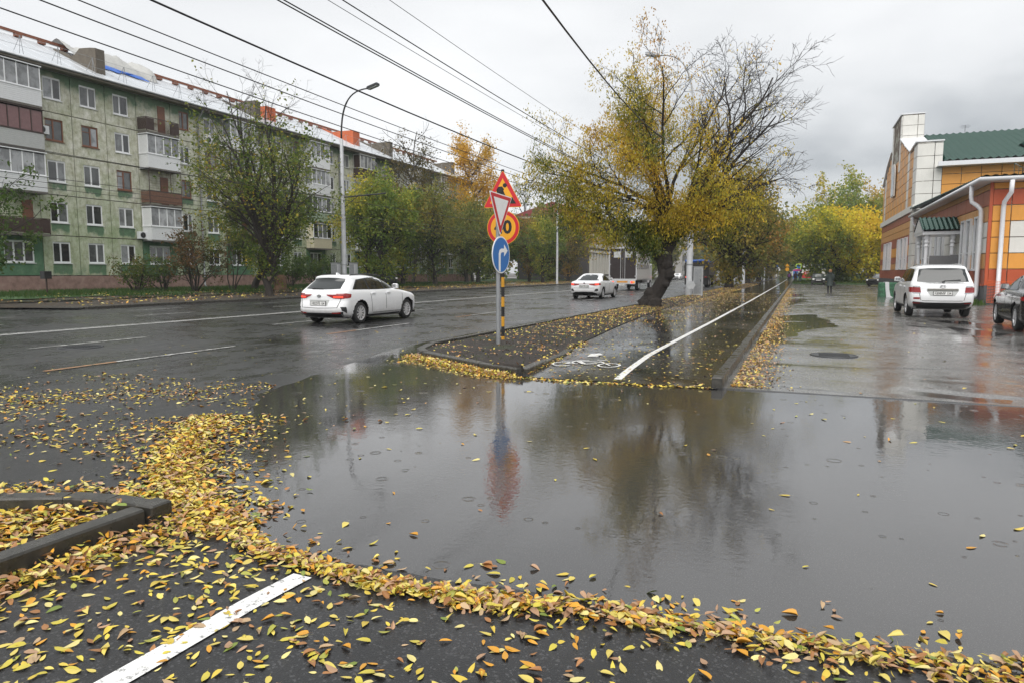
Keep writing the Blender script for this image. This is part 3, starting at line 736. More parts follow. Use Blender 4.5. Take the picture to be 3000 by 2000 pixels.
b = MB(); b.bar((RX+.3, YA, RZ1+.22), (RX+.3, YB, RZ1+.22), .16, .18)
for q in np.arange(YA, YB, 1.7): b.box(RX+.15, RX+.45, q, q+.45, RZ1-.1, RZ1+.16)
b.build('ridge_beam', M['ridge'], apt)
def rz(x): return RZ0 + (RZ1-RZ0)*(.95-x)/(.95-RX)
def stack(Y0, th, x0, x1, top, mat, ragged=0.0, name='vent_stack'):
    """shaft across the roof slope with a crumbling upper edge"""
    b = MB(); n_ = 9; A = []; B = []
    for i in range(n_):
        x = x0+(x1-x0)*i/(n_-1); tz = top - ragged*max(0, 1-i*1.6/(n_-1))*1.1 - (random.random()*.18*ragged)
        tz = max(tz, rz(x)+.12); A.append((x, tz)); B.append((x, rz(x)-.3))
    for i in range(n_-1):
        (xa, ta), (xb, tb) = A[i], A[i+1]; ba, bb = B[i][1], B[i+1][1]
        b.face([(xa, Y0, ba), (xb, Y0, bb), (xb, Y0, tb), (xa, Y0, ta)]); b.face([(xb, Y0+th, bb), (xa, Y0+th, ba), (xa, Y0+th, ta), (xb, Y0+th, tb)])
        b.face([(xa, Y0, ta), (xb, Y0, tb), (xb, Y0+th, tb), (xa, Y0+th, ta)])
    (xa, ta), ba = A[-1], B[-1][1]; b.face([(xa, Y0, ba), (xa, Y0+th, ba), (xa, Y0+th, ta), (xa, Y0, ta)])
    (xa, ta), ba = A[0], B[0][1]; b.face([(xa, Y0+th, ba), (xa, Y0, ba), (xa, Y0, ta), (xa, Y0+th, ta)])
    return b.build(name, mat, roof)
stack(35.7, .7, -5.0, -.5, 17.85, M['vent_conc'], 1.0); stack(51.6, .7, -4.6, -.6, 17.7, M['vent_conc'], .7); stack(74.6, .7, -5.2, -.6, 17.8, M['vent_conc'], .25); stack(91.5, .7, -5, -.6, 17.8, M['vent_conc'], .3)
stack(54.2, 1.3, -5.0, -1.6, 17.75, M['brick'], 0., 'brick_chimney'); stack(68.4, 1.3, -6.5, -1.6, 18.1, M['brick'], 0., 'brick_chimney')
def tarp(name, Y0, Y1, x0, x1, lift, mat, seed):
    n_, m_ = 30, 14; yy, tt = np.meshgrid(np.linspace(Y0, Y1, n_), np.linspace(0, 1, m_), indexing='ij')
    xx = x0+(x1-x0)*tt + (fbm(yy*1.3+seed, tt*2, 3)-.5)*.9; zz = RZ0+(RZ1-RZ0)*(.95-xx)/(.95-RX) + .08 + lift*np.sin(np.pi*tt)**.6*(fbm(yy*.9+seed, tt*3, 3)+.1)
    I = np.arange(n_*m_).reshape(n_, m_); F = np.stack([I[:-1,:-1], I[1:,:-1], I[1:,1:], I[:-1,1:]], -1).reshape(-1, 4)
    link(name, np_mesh(name, np.stack([xx, yy, zz], -1).reshape(-1, 3), F, mat, smooth=True), roof)
tarp('grey_tarpaulin', 36.4, 43.6, -3.6, -6.3, 1.25, M['tarp_grey'], 3); tarp('blue_tarpaulin', 36.4, 42.0, -3.0, -3.9, .22, M['tarp_blue'], 8)
# ------------------------------------------------------------------ orange clad building on the right
def clad(name, c, rough=.5):
    t = NT(name); wp = t.pos()
    cc = t.mix(t.noise(1.2, 5, .6, wp), tuple(x*.82 for x in c), tuple(min(1, x*1.12) for x in c))
    cc = t.mix(t.ramp(t.noise(9, 5, .7, t.scalev(wp, (1, 1, .12))), [(.55, 0.), (.8, .25)]), cc, tuple(x*.5 for x in c))
    t.set(Base_Color=cc, Roughness=rough); return t.mat
ORA, BRO, CRE, RED, TAN = clad('orange cladding', (.68, .30, .045)), clad('brick brown cladding', (.33, .085, .04)), clad('cream cladding', (.66, .65, .61)), clad('red cladding', (.43, .075, .02)), clad('tan cladding', (.56, .28, .09))
M['bwhite'] = simple('white coated steel', (.66, .67, .69), .3, var=.05)
M['tile_green'] = simple('dark green metal tile', (.004, .040, .030), .14, .25, .12, 5)
M['grey_plinth'] = simple('dark grey plinth', (.07, .07, .072), .75, var=.2, scale=4, bump=.3)
GX, GY0, GY1 = 8.0, 60.5, 82.3
AX, AY0 = 8.3, 39.0
bR = thing('clad_building', 'orange and white clad building with green tiled roof, arched gable and tall white windows', 'building', (GX, GY0, 0))
def L(x, y, z): return (x - GX, y - GY0, z)
def sheet(b, pts): b.face([L(*p) for p in pts])
# carcass
prof = [(60.5,11.3),(62.0,11.2),(63.6,11.05),(64.0,11.15),(67.2,12.2),(70.1,13.2),(70.12,15.3),(76.2,15.3),(76.25,13.0),(79.5,11.9),(82.3,10.4)]
b = MB(); lo = [(82.3, .4), (60.5, .4)]
b.prism([(y-GY0, z) for y, z in prof] + [(y-GY0, z) for y, z in lo], (.10, 0, 0), (0, 1, 0), (0, 0, 1), 0, .9)
b.box(.10+.9, 40, .12, 21.6, .4, 9.6)
b.build('wall', M['joint'], bR)
b = MB(); b.box(-.02, 40, -.02, 21.8, -.2, .95); b.build('plinth', M['grey_plinth'], bR)
pcache = {}
def cpanel(face, c, u0, u1, v0, v1, mat, parent, th=.05):
    g = .02; w_, h_ = round(u1-u0-2*g, 3), round(v1-v0-2*g, 3); key = (face, w_, h_, mat.name)
    if w_ <= .02 or h_ <= .02: return
    if key not in pcache:
        b = MB()
        if face == 'x': b.bbox(-th, .02, 0, w_, 0, h_, .006)
        else: b.bbox(0, w_, -th, .02, 0, h_, .006)
        pcache[key] = b.mesh('panel', mat)
    loc = L(c, u0+g, v0+g) if face == 'x' else L(u0+g, c, v0+g)
    link('panel', pcache[key], parent, loc)
def grid(face, c, us, vs, cf, parent, clip=None):
    for i, (u0, u1) in enumerate(zip(us, us[1:])):
        for j, (v0, v1) in enumerate(zip(vs, vs[1:])):
            m = cf(i, j)
            if m is None: continue
            vv = v1
            if clip is not None:
                lim = min(clip(u0), clip(u1), clip((u0+u1)/2)); vv = min(v1, lim)
                if vv - v0 < .12: continue
            cpanel(face, c, u0, u1, v0, vv, m, parent)
# gable face, lower stripes
zl = [.95, 1.75, 2.3, 2.85, 3.7, 4.5, 5.05, 5.6, 6.2]; cl = [BRO, TAN, BRO, TAN, BRO, TAN, BRO, TAN, BRO]
cl = [BRO, TAN, BRO, ORA, BRO, TAN, TAN, BRO][:8]
ul = list(np.linspace(62.1, 82.2, 15))
grid('x', GX+.08, ul, zl, lambda i, j: cl[j], bR)
zw = list(np.arange(.95, 11.2, .93)) + [11.25]
grid('x', GX+.05, [60.5, 62.1], zw, lambda i, j: CRE, bR)
top = lambda y: float(np.interp(y, [p[0] for p in prof], [p[1] for p in prof])) - .06
zu = list(np.arange(6.7, 15.6, .75)); uu = list(np.linspace(62.1, 82.2, 19))
grid('x', GX+.08, uu, zu, lambda i, j: (TAN if (i+j) % 2 else ORA) if i not in (2, 16) else CRE, bR, top)
# white flanking ribs of the raised centre
for yy in (70.1, 75.4):
    for z0 in np.arange(10.4, 15.2, .8): cpanel('x', GX+.02, yy, yy+.75, z0, z0+.8, CRE, bR)
b = MB(); b.box(-.12, .12, -.14, 21.9, 6.2, 6.66); b.build('cornice', CRE, bR)
b = MB()
for (y0, z0), (y1, z1) in zip(prof, prof[1:]):
    if abs(y1-y0) > .3: b.prism([(y0-GY0-.08, z0), (y1-GY0+.08, z1), (y1-GY0+.08, z1+.1), (y0-GY0-.08, z0+.1)], (0, 0, 0), (0, 1, 0), (0, 0, 1), -.12, 1.75)
b.build('parapet_cap', M['bwhite'], bR)
# white side faces of the pier and of the raised centre (facing the camera)
for z0, z1 in zip(zw, zw[1:]): 
    for q0, q1 in ((8.0, 9.15), (9.15, 9.7)): cpanel('y', GY0, q0, q1, z0, z1, CRE, bR)
b = MB(); b.box(.02, 1.72, 9.66, 15.6, 11.5, 15.28); b.build('raised_centre', M['joint'], bR)
for z0 in np.arange(12.6, 15.2, .88):
    for q0, q1 in ((8.03, 9.2), (9.2, 9.72)): cpanel('y', GY0+9.62, q0, q1, z0, min(z0+.88, 15.28), CRE, bR)
# arched niche
b = MB(); a_ = [(-1.1, 0), (1.1, 0), (1.1, 1.9)] + [(1.1*math.cos(t), 1.9+1.1*math.sin(t)) for t in np.linspace(0, math.pi, 14)][1:-1] + [(-1.1, 1.9)]
b.prism(a_, L(7.93, 73.2, 8.5), (0, -1, 0), (0, 0, 1), 0, .10); arch = b.build('arched_window', CRE, bR)
b = MB(); b.prism([(x*.82, y*.9+.12) for x, y in a_], L(7.82, 73.2, 8.5), (0, -1, 0), (0, 0, 1), 0, .02); b.build('pane', M['pane'], arch)
# side wall of the tall block above the annex
uo = [9.7] + list(np.arange(10.95, 30, 1.25)); vo = [5.8, 6.6, 7.35, 8.1, 8.85, 9.5]
grid('y', GY0+.06, uo, vo, lambda i, j: ORA, bR)
# tiled roofs: rows of wavy tiles
def tile_roof(name, u0, u1, p_low, p_high, parent, uaxis='x', pitch=.36, rows=.42, mat=None, amp=.035, step=.085):
    """p_low/p_high: (other coordinate, z) at eave and ridge"""
    dl = math.dist(p_low, p_high); nr = max(2, int(dl/rows)); nu = int((u1-u0)/pitch*4)
    us = np.linspace(u0, u1, nu+1); wave = amp*np.cos(us/pitch*2*math.pi)
    V_, F_ = [], []
    dn = (-(p_high[1]-p_low[1])/dl, (p_high[0]-p_low[0])/dl); sg = 1 if dn[1] > 0 else -1
    for r in range(nr):
        for e_, (tt, lift) in enumerate(((r/nr, step), ((r+1.03)/nr, .0))):
            o = p_low[0]+(p_high[0]-p_low[0])*tt; z = p_low[1]+(p_high[1]-p_low[1])*tt
            oo = o + sg*dn[0]*(lift+wave); zz = z + sg*dn[1]*(lift+wave)
            V_.append(np.stack([us, oo, zz], 1) if uaxis == 'x' else np.stack([oo, us, zz], 1))
        base = r*2*(nu+1)
        a = np.arange(nu)+base; F_.append(np.stack([a, a+1, a+1+nu+1, a+nu+1], 1))
        if r: a2 = np.arange(nu)+base; pvs = base-(nu+1); a1 = np.arange(nu)+pvs; F_.append(np.stack([a1, a1+1, a2+1, a2], 1))
    V2 = np.concatenate(V_); V2 = V2 - np.array([GX, GY0, 0])
    return link(name, np_mesh(name, V2, np.concatenate(F_), mat or M['tile_green'], smooth=True), parent)
tr = tile_roof('roof', 9.75, 40, (59.7, 9.62), (71.3, 13.55), bR, pitch=.5, rows=.55, amp=.07, step=.16)
b = MB(); b.box(1.75, 40, 11.0, 11.6, 13.45, 13.62); b.build('ridge_cap', M['tile_green'], tr)
b = MB(); b.box(1.3, 40, -.88, -.78, 9.36, 9.68); b.box(1.3, 40, -.78, .05, 9.36, 9.42); b.build('fascia', M['bwhite'], tr)
b = MB(); b.face([L(9.7, 71.4, 13.5), L(40, 71.4, 13.5), L(40, 82.3, 9.7), L(9.7, 82.3, 9.7)]); b.build('rear_slope', M['tile_green'], tr)
# dormer
b = MB(); x0 = L(15.2, 63.2, 0)
b.prism([(-1.3, 0), (1.5, 0), (1.5, .35), (.0, 1.35), (-1.5, .15)], L(16.6, 63.0, 11.0), (1, 0, 0), (0, 0, 1), -3.2, 0); b.build('dormer', M['tile_green'], tr)
b = MB(); c0 = L(12.9, 71.0, 13.6); b.bar(c0, (c0[0], c0[1], c0[2]+.6), .03, .03)
for z_, l_ in ((.35, .3), (.45, .42), (.55, .3)): b.bar((c0[0]-l_, c0[1]-.1, c0[2]+z_), (c0[0]+l_, c0[1]+.1, c0[2]+z_+.06), .018, .018)
b.build('antenna', M['lamp_dark'], tr)
# annex
b = MB(); b.box(AX-GX+.06, 40, AY0-GY0+.06, .1, -.2, 5.75); b.build('annex_wall', M['joint'], bR)
b = MB(); b.box(AX-GX-.03, 40, AY0-GY0-.03, 0, -.2, .9); b.build('annex_plinth', M['grey_plinth'], bR)
vz = [.93, 1.68, 2.43, 3.18, 3.93, 4.68, 5.43, 5.74]
cside = [BRO, TAN, CRE, CRE, TAN, BRO, TAN]; ua = list(np.linspace(AY0+.12, GY0, 18))
grid('x', AX+.05, ua, vz, lambda i, j: cside[j], bR)
cfr = [RED, ORA, None, None, ORA, RED, ORA]
uf = [AX+.1] + list(np.arange(AX+.85, 22, .95))
grid('y', AY0+.05, uf, vz, lambda i, j: cfr[j] or (ORA if i == 0 or i % 4 == 3 else CRE), bR)
b = MB(); b.box(AX-GX-.03, AX-GX+.1, AY0-GY0-.03, AY0-GY0+.1, .9, 5.74); b.build('corner_trim', RED, bR)
b = MB(); b.box(AX-GX-.05, AX-GX+.02, AY0-GY0+.1, 0, .87, .945); b.box(AX-GX+.1, 20, AY0-GY0-.05, AY0-GY0+.02, .87, .945); b.build('base_flashing', RED, bR)
ar = tile_roof('annex_roof', 7.7, 40, (38.25, 5.92), (60.4, 6.35), bR)
b = MB(); ex0, ey0 = 7.7-GX, 38.3-GY0
b.box(ex0, AX-GX+.06, ey0, 0, 5.74, 5.80); b.box(ex0, 40, ey0, AY0-GY0+.06, 5.742, 5.80); b.build('soffit', M['bwhite'], ar)
b = MB(); b.tube([(ex0, -.3, 5.74), (ex0, ey0, 5.84), (40, ey0-.02, 5.84)], .10, 12); b.build('gutter', M['bwhite'], ar, True)
def dpipe(pts, rad=.10):
    b = MB(); b.tube([L(*p) for p in pts], rad, 12)
    b.build('downpipe', M['bwhite'], bR, True)
dpipe([(7.75, 40.2, 5.75), (7.75, 40.2, 5.2), (7.78, 40.15, 4.95), (8.0, 40.0, 4.75), (8.13, 39.9, 4.55), (8.15, 39.9, 4.3), (8.15, 39.9, .6), (8.1, 39.8, .38), (7.8, 39.6, .25)])
dpipe([(8.95, 38.3, 5.75), (8.95, 38.35, 5.2), (8.8, 38.75, 4.8), (8.8, 38.85, 4.5), (8.8, 38.85, .5), (8.7, 38.7, .3)])
dpipe([(7.75, 58.9, 5.7), (7.78, 58.9, 5.2), (8.1, 58.9, 4.8), (8.1, 58.9, .4)], .09)
# white deep window surrounds
def wwin(y0, y1, z0, z1, X, parent):
    b = MB(); t_ = .09; xa, xb = X-GX-.12, X-GX+.05; a, c = y0-GY0, y1-GY0
    b.box(xa, xb, a, a+t_, z0, z1); b.box(xa, xb, c-t_, c, z0, z1); b.box(xa, xb, a+t_, c-t_, z1-t_, z1); b.box(xa-.04, xb, a+t_, c-t_, z0, z0+t_)
    b.box(xa+.04, xb, a+t_, c-t_, (z0*2+z1)/3, (z0*2+z1)/3+.06)
    w_ = b.build('window', M['bwhite'], parent)
    b = MB(); b.box(xa+.07, xa+.09, a+t_, c-t_, z0+t_, z1-t_); b.build('pane', M['pane_lit'], w_)
for q0, q1 in ((62.9, 63.9), (64.9, 66.3), (67.4, 68.3), (73.2, 74.1), (75.0, 76.4), (77.4, 78.3)): wwin(q0, q1, 1.75, 4.35, GX, bR)
for q0, q1 in ((40.7, 41.5), (42.3, 43.3), (43.7, 44.6), (49.6, 50.6), (51.2, 52.2), (54, 55), (56, 57)): wwin(q0, q1, 1.6, 4.3, AX, bR)
# entrance porch: columns, little tiled gable
PX, PY0, PY1 = 6.45, 45.0, 47.9
po = empty('porch', L(0, 0, 0), 0, bR)
b = MB(); b.box(PX-GX+.05, AX-GX, PY0-GY0, PY1-GY0, -.1, .75); b.box(PX-GX-.3, PX-GX+.05, PY0-GY0+.2, PY1-GY0-.2, -.1, .4); b.build('steps', M['grey_plinth'], po)
po.location = (0, 0, 0)
for cxp, cyp in ((PX+.25, PY0+.2), (PX+.25, PY1-.2), (AX-.35, PY0+.2), (PX+.75, PY0+.2)):
    if cxp == PX+.75: continue
    b = MB(); b.lathe([(.13, .75), (.13, .95), (.10, 1.0), (.095, 2.95), (.13, 2.98), (.13, 3.04), (.10, 3.08), (.10, 3.16), (.14, 3.2), (.14, 3.27), (.10, 3.3), (.10, 3.4), (.14, 3.43), (.15, 3.56), (.15, 3.66)], 16, (cxp-GX, cyp-GY0, 0)); b.build('column', M['bwhite'], po, True, angle=40)
b = MB(); b.box(PX-GX, AX-GX, PY0-GY0-.1, PY1-GY0+.1, 3.64, 3.82)
b.prism([(PY0-GY0-.15, 3.8), (PY1-GY0+.15, 3.8), ((PY0+PY1)/2-GY0, 4.62)], (PX-GX, 0, 0), (0, 1, 0), (0, 0, 1), -.02, .06); b.build('pediment', M['bwhite'], po)
pr_ = tile_roof('porch_roof', PX-.05, AX+.05, (PY0-.25, 3.84), ((PY0+PY1)/2, 4.70), po, pitch=.24, rows=.26)
tile_roof('porch_roof', PX-.05, AX+.05, (PY1+.25, 3.84), ((PY0+PY1)/2, 4.70), po, pitch=.24, rows=.26)
b = MB(); b.box(AX-GX-.06, AX-GX+.04, 46.0-GY0, 47.2-GY0, .75, 3.0); b.build('door', M['bwhite'], po)
b = MB(); b.box(AX-GX-.5, AX-GX-.1, PY0-GY0-.35, PY0-GY0-.28, .1, 2.5); b.box(AX-GX-1.5, AX-GX-.5, PY0-GY0-.35, PY0-GY0-.28, .1, 2.45); b.build('grey_screen', simple('grey board', (.13, .13, .135), .6), po)
# rail ladder on the annex roof
b = MB(); p0, p1 = L(9.2, 39.2, 6.1), L(13.2, 50.0, 6.6)
for dz in (.0, .5): b.bar((p0[0], p0[1], p0[2]+dz), (p1[0], p1[1], p1[2]+dz), .03, .03)
for k in range(9): q = k/8; b.bar((p0[0]+(p1[0]-p0[0])*q, p0[1]+(p1[1]-p0[1])*q, p0[2]+(p1[2]-p0[2])*q-.1), (p0[0]+(p1[0]-p0[0])*q, p0[1]+(p1[1]-p0[1])*q, p0[2]+(p1[2]-p0[2])*q+.5), .02, .02)
b.build('roof_rail', M['tile_green'], ar)

# ------------------------------------------------------------------ far buildings
fb = thing('pilastered_building', 'long cream building with dark window bands and red roof edge behind the trees', 'building', (-34, 118, 0))
t_cream = simple('pale cream pilaster', (.52, .50, .44), .8, var=.1); t_dk = simple('dark grey band', (.05, .045, .045), .6); t_red = simple('red roof edge', (.20, .035, .035), .5)
b = MB(); b.box(-14, -.4, 0, 60, 0, 11.6); b.build('wall', t_dk, fb)
for k in range(30):
    b = MB(); yy = .5+k*2.0; b.box(-.4, 0, yy, yy+.95, 1.2, 5.0); b.box(-.4, 0, yy, yy+.95, 6.0, 9.6); b.build('pilaster', t_cream, fb)
    b = MB(); b.box(-.39, -.3, yy+1.0, yy+1.95, 1.4, 4.8); b.box(-.39, -.3, yy+1.0, yy+1.95, 6.2, 9.4); b.build('window', M['pane'], fb)
b = MB(); b.box(-.45, .15, 0, 60, 5.1, 5.5); b.box(-.45, .2, 0, 60, 9.7, 10.1); b.box(-.45, .08, 0, 60, 0, .9); b.build('band', t_cream, fb)
b = MB(); b.box(-14.5, .9, -.6, 60.6, 11.4, 11.8); b.build('eave', t_cream, fb)
b = MB(); b.prism([(1.1, 11.8), (-15, 11.8), (-7, 14.2)], (0, -.8, 0), (1, 0, 0), (0, 0, 1), -61.6, 0); b.build('roof', t_red, fb)
def block(name, label, x0, x1, y0, y1, fl, wallc, glz=.28):
    r = thing(name, label, 'building', (x0, y0, 0)); wm = simple('far wall', wallc, .85, var=.12, scale=.5)
    h = fl*2.8+1.5; b = MB(); b.box(0, x1-x0, 0, y1-y0, 0, h); b.build('wall', wm, r)
    b = MB(); b.box(-.3, x1-x0+.3, -.3, y1-y0+.3, h, h+.5); b.build('roof', t_dk, r)
    wx = MB(); wx.box(0, 1.5, -.05, .02, 0, 1.5); mx_ = wx.mesh('window', M['pane']); wy = MB(); wy.box(-.02, .05, 0, 1.5, 0, 1.5); my_ = wy.mesh('window', M['pane'])
    bx_ = MB(); bx_.box(-.02, .9, -.2, 2.6, -.9, .1); bm_ = bx_.mesh('balcony', M['siding_grey'])
    for f in range(fl):
        for k in range(int((x1-x0)//3.2)): link('window', mx_, r, (1+k*3.2, 0, 1.9+f*2.8))
        for k in range(int((y1-y0)//3.2)):
            link('window', my_, r, (x1-x0, 1+k*3.2, 1.9+f*2.8))
            if k % 3 == 1: link('balcony', bm_, r, (x1-x0, .6+k*3.2, 1.9+f*2.8))
    return r
block('apartment_block', 'grey five storey apartment block far down the road on the left', -44, -30, 196, 250, 5, (.34, .33, .31))
block('corner_block', 'pale apartment block closing the far end of the street', -22, 14, 330, 345, 5, (.42, .40, .37))
block('park_block', 'grey apartment block hidden behind the park trees', 16, 60, 150, 162, 5, (.33, .33, .31))
# ------------------------------------------------------------------ trees
t = NT('bark'); p = t.obj()
nz = t.noise(7, 6, .7, t.scalev(p, (1, 1, .25)))
t.set(Base_Color=t.ramp(nz, [(.3, (.010, .008, .007)), (.55, (.026, .020, .016)), (.8, (.06, .048, .038))]), Roughness=.8, Normal=t.bump(t.noise(14, 6, .75, t.scalev(p, (1, 1, .3))), 1.0, .05)); M['bark'] = t.mat
t = NT('grey bark'); p = t.obj()
t.set(Base_Color=t.ramp(t.noise(7, 6, .7, t.scalev(p, (1, 1, .3))), [(.3, (.02, .018, .015)), (.6, (.05, .044, .037)), (.8, (.10, .09, .08))]), Roughness=.85); M['bark_grey'] = t.mat
def leafmat(name, trans=.35):
    t = NT(name); at = t.n('ShaderNodeAttribute', attribute_name='col').outputs['Color']
    t.set(Base_Color=at, Roughness=.5); t.b.inputs['Specular IOR Level'].default_value = .25
    tr = t.n('ShaderNodeBsdfTranslucent'); t.t.links.new(at, tr.inputs[0])
    mx_ = t.n('ShaderNodeMixShader', {0: trans}); out = t.t.nodes['Material Output']
    t.t.links.new(t.b.outputs[0], mx_.inputs[1]); t.t.links.new(tr.outputs[0], mx_.inputs[2]); t.t.links.new(mx_.outputs[0], out.inputs[0])
    return t.mat
M['leaf'] = leafmat('autumn foliage', .5)

def grow_tree(seed, P):
    """returns (tube arrays, twig points). P: dict of controls, local coordinates, trunk base at origin"""
    rs = random.Random(seed); segs = []; twigs = []
    up = Vector((0, 0, 1)); C0 = Vector(P['center']); Rx, Ry, Rz = P['radii']
    def inside(p, k=1.0): 
        d = p - C0; return (d.x/Rx)**2 + (d.y/Ry)**2 + (d.z/Rz)**2 < k*k
    def rv(): return Vector((rs.gauss(0, 1), rs.gauss(0, 1), rs.gauss(0, 1)))
    def branch(p, d, Ln, r, lvl):
        n = max(3, int(Ln/P['seg'][min(lvl, len(P['seg'])-1)])); pts = [p.copy()]; rad = [r]; st = Ln/n
        wob = P['wob'][min(lvl, len(P['wob'])-1)]; tp = P['trop'][min(lvl, len(P['trop'])-1)]
        kids = []
        for i in range(n):
            d = (d + rv()*wob + up*tp).normalized(); p = p + d*st; t_ = (i+1)/n
            pts.append(p.copy()); rad.append(max(r*(1-P['taper']*t_), .0055))
            if not inside(p, 1.06) and lvl > 0 and i > 1: break
        segs.append((pts, rad, lvl))
        if lvl >= P['levels']:
            for i in range(1, len(pts)): twigs.append((pts[i], (pts[i]-pts[i-1]).normalized(), i/len(pts)))
            return
        k = P['kids'][lvl]; m = len(pts)
        for j in range(k):
            t_ = P['t0'][lvl] + (1-P['t0'][lvl])*(j+rs.random())/k; i = min(m-1, max(1, int(t_*(m-1)+.5)))
            dd = (pts[i]-pts[i-1]).normalized(); az = j*2.4+rs.random()*1.2
            a = dd.cross(up if abs(dd.z) < .95 else Vector((1, 0, 0))).normalized(); b_ = dd.cross(a)
            ang = R(rs.uniform(*P['ang'][lvl])); nd = (dd*math.cos(ang) + (a*math.cos(az)+b_*math.sin(az))*math.sin(ang)).normalized()
            nl = Ln*P['ratio'][lvl]*rs.uniform(.7, 1.2)*(1.15-.55*t_)
            branch(pts[i], nd, nl, max(rad[i]*.62, .006), lvl+1)
        if lvl > 0:
            for i in range(m//2, m): twigs.append((pts[i], (pts[i]-pts[i-1]).normalized(), i/m))
    for limb in P['limbs']:
        p0, tgt, r0 = Vector(limb[0]), Vector(limb[1]), limb[2]
        d = tgt-p0; branch(p0, d.normalized(), d.length, r0, 0)
    return segs, twigs
def tubes_np(segs, sides=(8, 6, 4, 3, 3)):
    Vs, Fs, off = [], [], 0
    for pts, rad, lvl in segs:
        n = sides[min(lvl, len(sides)-1)]; P_ = np.array([tuple(p) for p in pts]); r = np.array(rad)
        T = np.gradient(P_, axis=0); T /= np.linalg.norm(T, axis=1)[:, None] + 1e-9
        ref = np.array([0, 0, 1.]) if abs(T[0][2]) < .9 else np.array([1., 0, 0]); a = np.cross(T, ref); a /= np.linalg.norm(a, axis=1)[:, None]+1e-9; b_ = np.cross(T, a)
        th = np.arange(n)*2*math.pi/n
        ring = P_[:, None, :] + r[:, None, None]*(a[:, None, :]*np.cos(th)[None, :, None] + b_[:, None, :]*np.sin(th)[None, :, None])
        m = len(P_); Vs.append(ring.reshape(-1, 3)); I = np.arange(m*n).reshape(m, n)+off
        Fs.append(np.stack([I[:-1], np.roll(I[:-1], -1, 1), np.roll(I[1:], -1, 1), I[1:]], -1).reshape(-1, 4)); off += m*n
    return np.concatenate(Vs), np.concatenate(Fs)
def leaves_np(twigs, n, size, rs, spread=.18, hang=0.0, keep=None, aspect=.5, clump=5):
    """n leaf blades in clumps around twig points; returns V,F,centres"""
    tw = np.array([tuple(a) for a, _, _ in twigs])
    if keep is not None:
        pr = keep(tw); tw = tw[rs.random(len(tw)) < pr]
    k = max(1, n//clump); c0 = tw[rs.integers(0, len(tw), k)] + rs.normal(0, spread, (k, 3))
    c = np.repeat(c0, clump, 0) + rs.normal(0, spread*.55, (k*clump, 3)); m = len(c)
    ax = rs.normal(0, 1, (m, 3)); ax[:, 2] -= hang*2.2; ax /= np.linalg.norm(ax, axis=1)[:, None]
    sd_ = np.cross(ax, rs.normal(0, 1, (m, 3))); sd_ /= np.linalg.norm(sd_, axis=1)[:, None]+1e-9
    nn = np.cross(ax, sd_); l = size*rs.uniform(.6, 1.35, m)[:, None]; w_ = l*aspect
    v0 = c; v1 = c+ax*l*.5+sd_*w_*.5+nn*l*.10; v2 = c+ax*l-nn*l*.05; v3 = c+ax*l*.5-sd_*w_*.5+nn*l*.10
    V_ = np.stack([v0, v1, v2, v3], 1).reshape(-1, 3); F_ = np.arange(m*4).reshape(m, 4)
    return V_, F_, c
def pal(c, rs, stops, f):
    """colour per leaf: f in 0..1 along stops"""
    st = np.array(stops); x = np.clip(f, 0, .9999)*(len(st)-1); i = x.astype(int); u = (x-i)[:, None]
    cc = st[i]*(1-u)+st[np.minimum(i+1, len(st)-1)]*u
    return np.clip(cc*1.8*rs.uniform(.72, 1.25, (len(c), 1)), 0, .75)
GREEN_D, GREEN, GREEN_Y, YEL, GOLD, ORG, BRN_ = (.022, .042, .010), (.045, .075, .014), (.12, .13, .018), (.34, .24, .022), (.36, .19, .018), (.30, .12, .02), (.085, .045, .018)

def make_tree(name, label, cat, loc, seed, P, n, size, stops, cf, bark='bark', spread=.18, hang=0., keep=None, aspect=.5, group=None, sides=(8, 6, 4, 3, 3), clump=5, rz=0):
    rs = np.random.default_rng(seed); r = thing(name, label, cat, loc, rz, group)
    segs, tw = grow_tree(seed, P)
    Vt, Ft = tubes_np(segs, sides); link('trunk', np_mesh('trunk', Vt, Ft, M[bark], smooth=True), r)
    if n:
        Vl, Fl, c = leaves_np(tw, n, size, rs, spread, hang, keep, aspect, clump)
        cl_ = pal(c, rs, stops, cf(c, rs)); link('crown', np_mesh('crown', Vl, Fl, M['leaf'], np.repeat(cl_, 4, 0)), r)
    return r
def noise3(c, s, o=0): return fbm(c[:, 0]*s+c[:, 2]*s*.7+o, c[:, 1]*s-c[:, 2]*s*.6+o*2, 3)

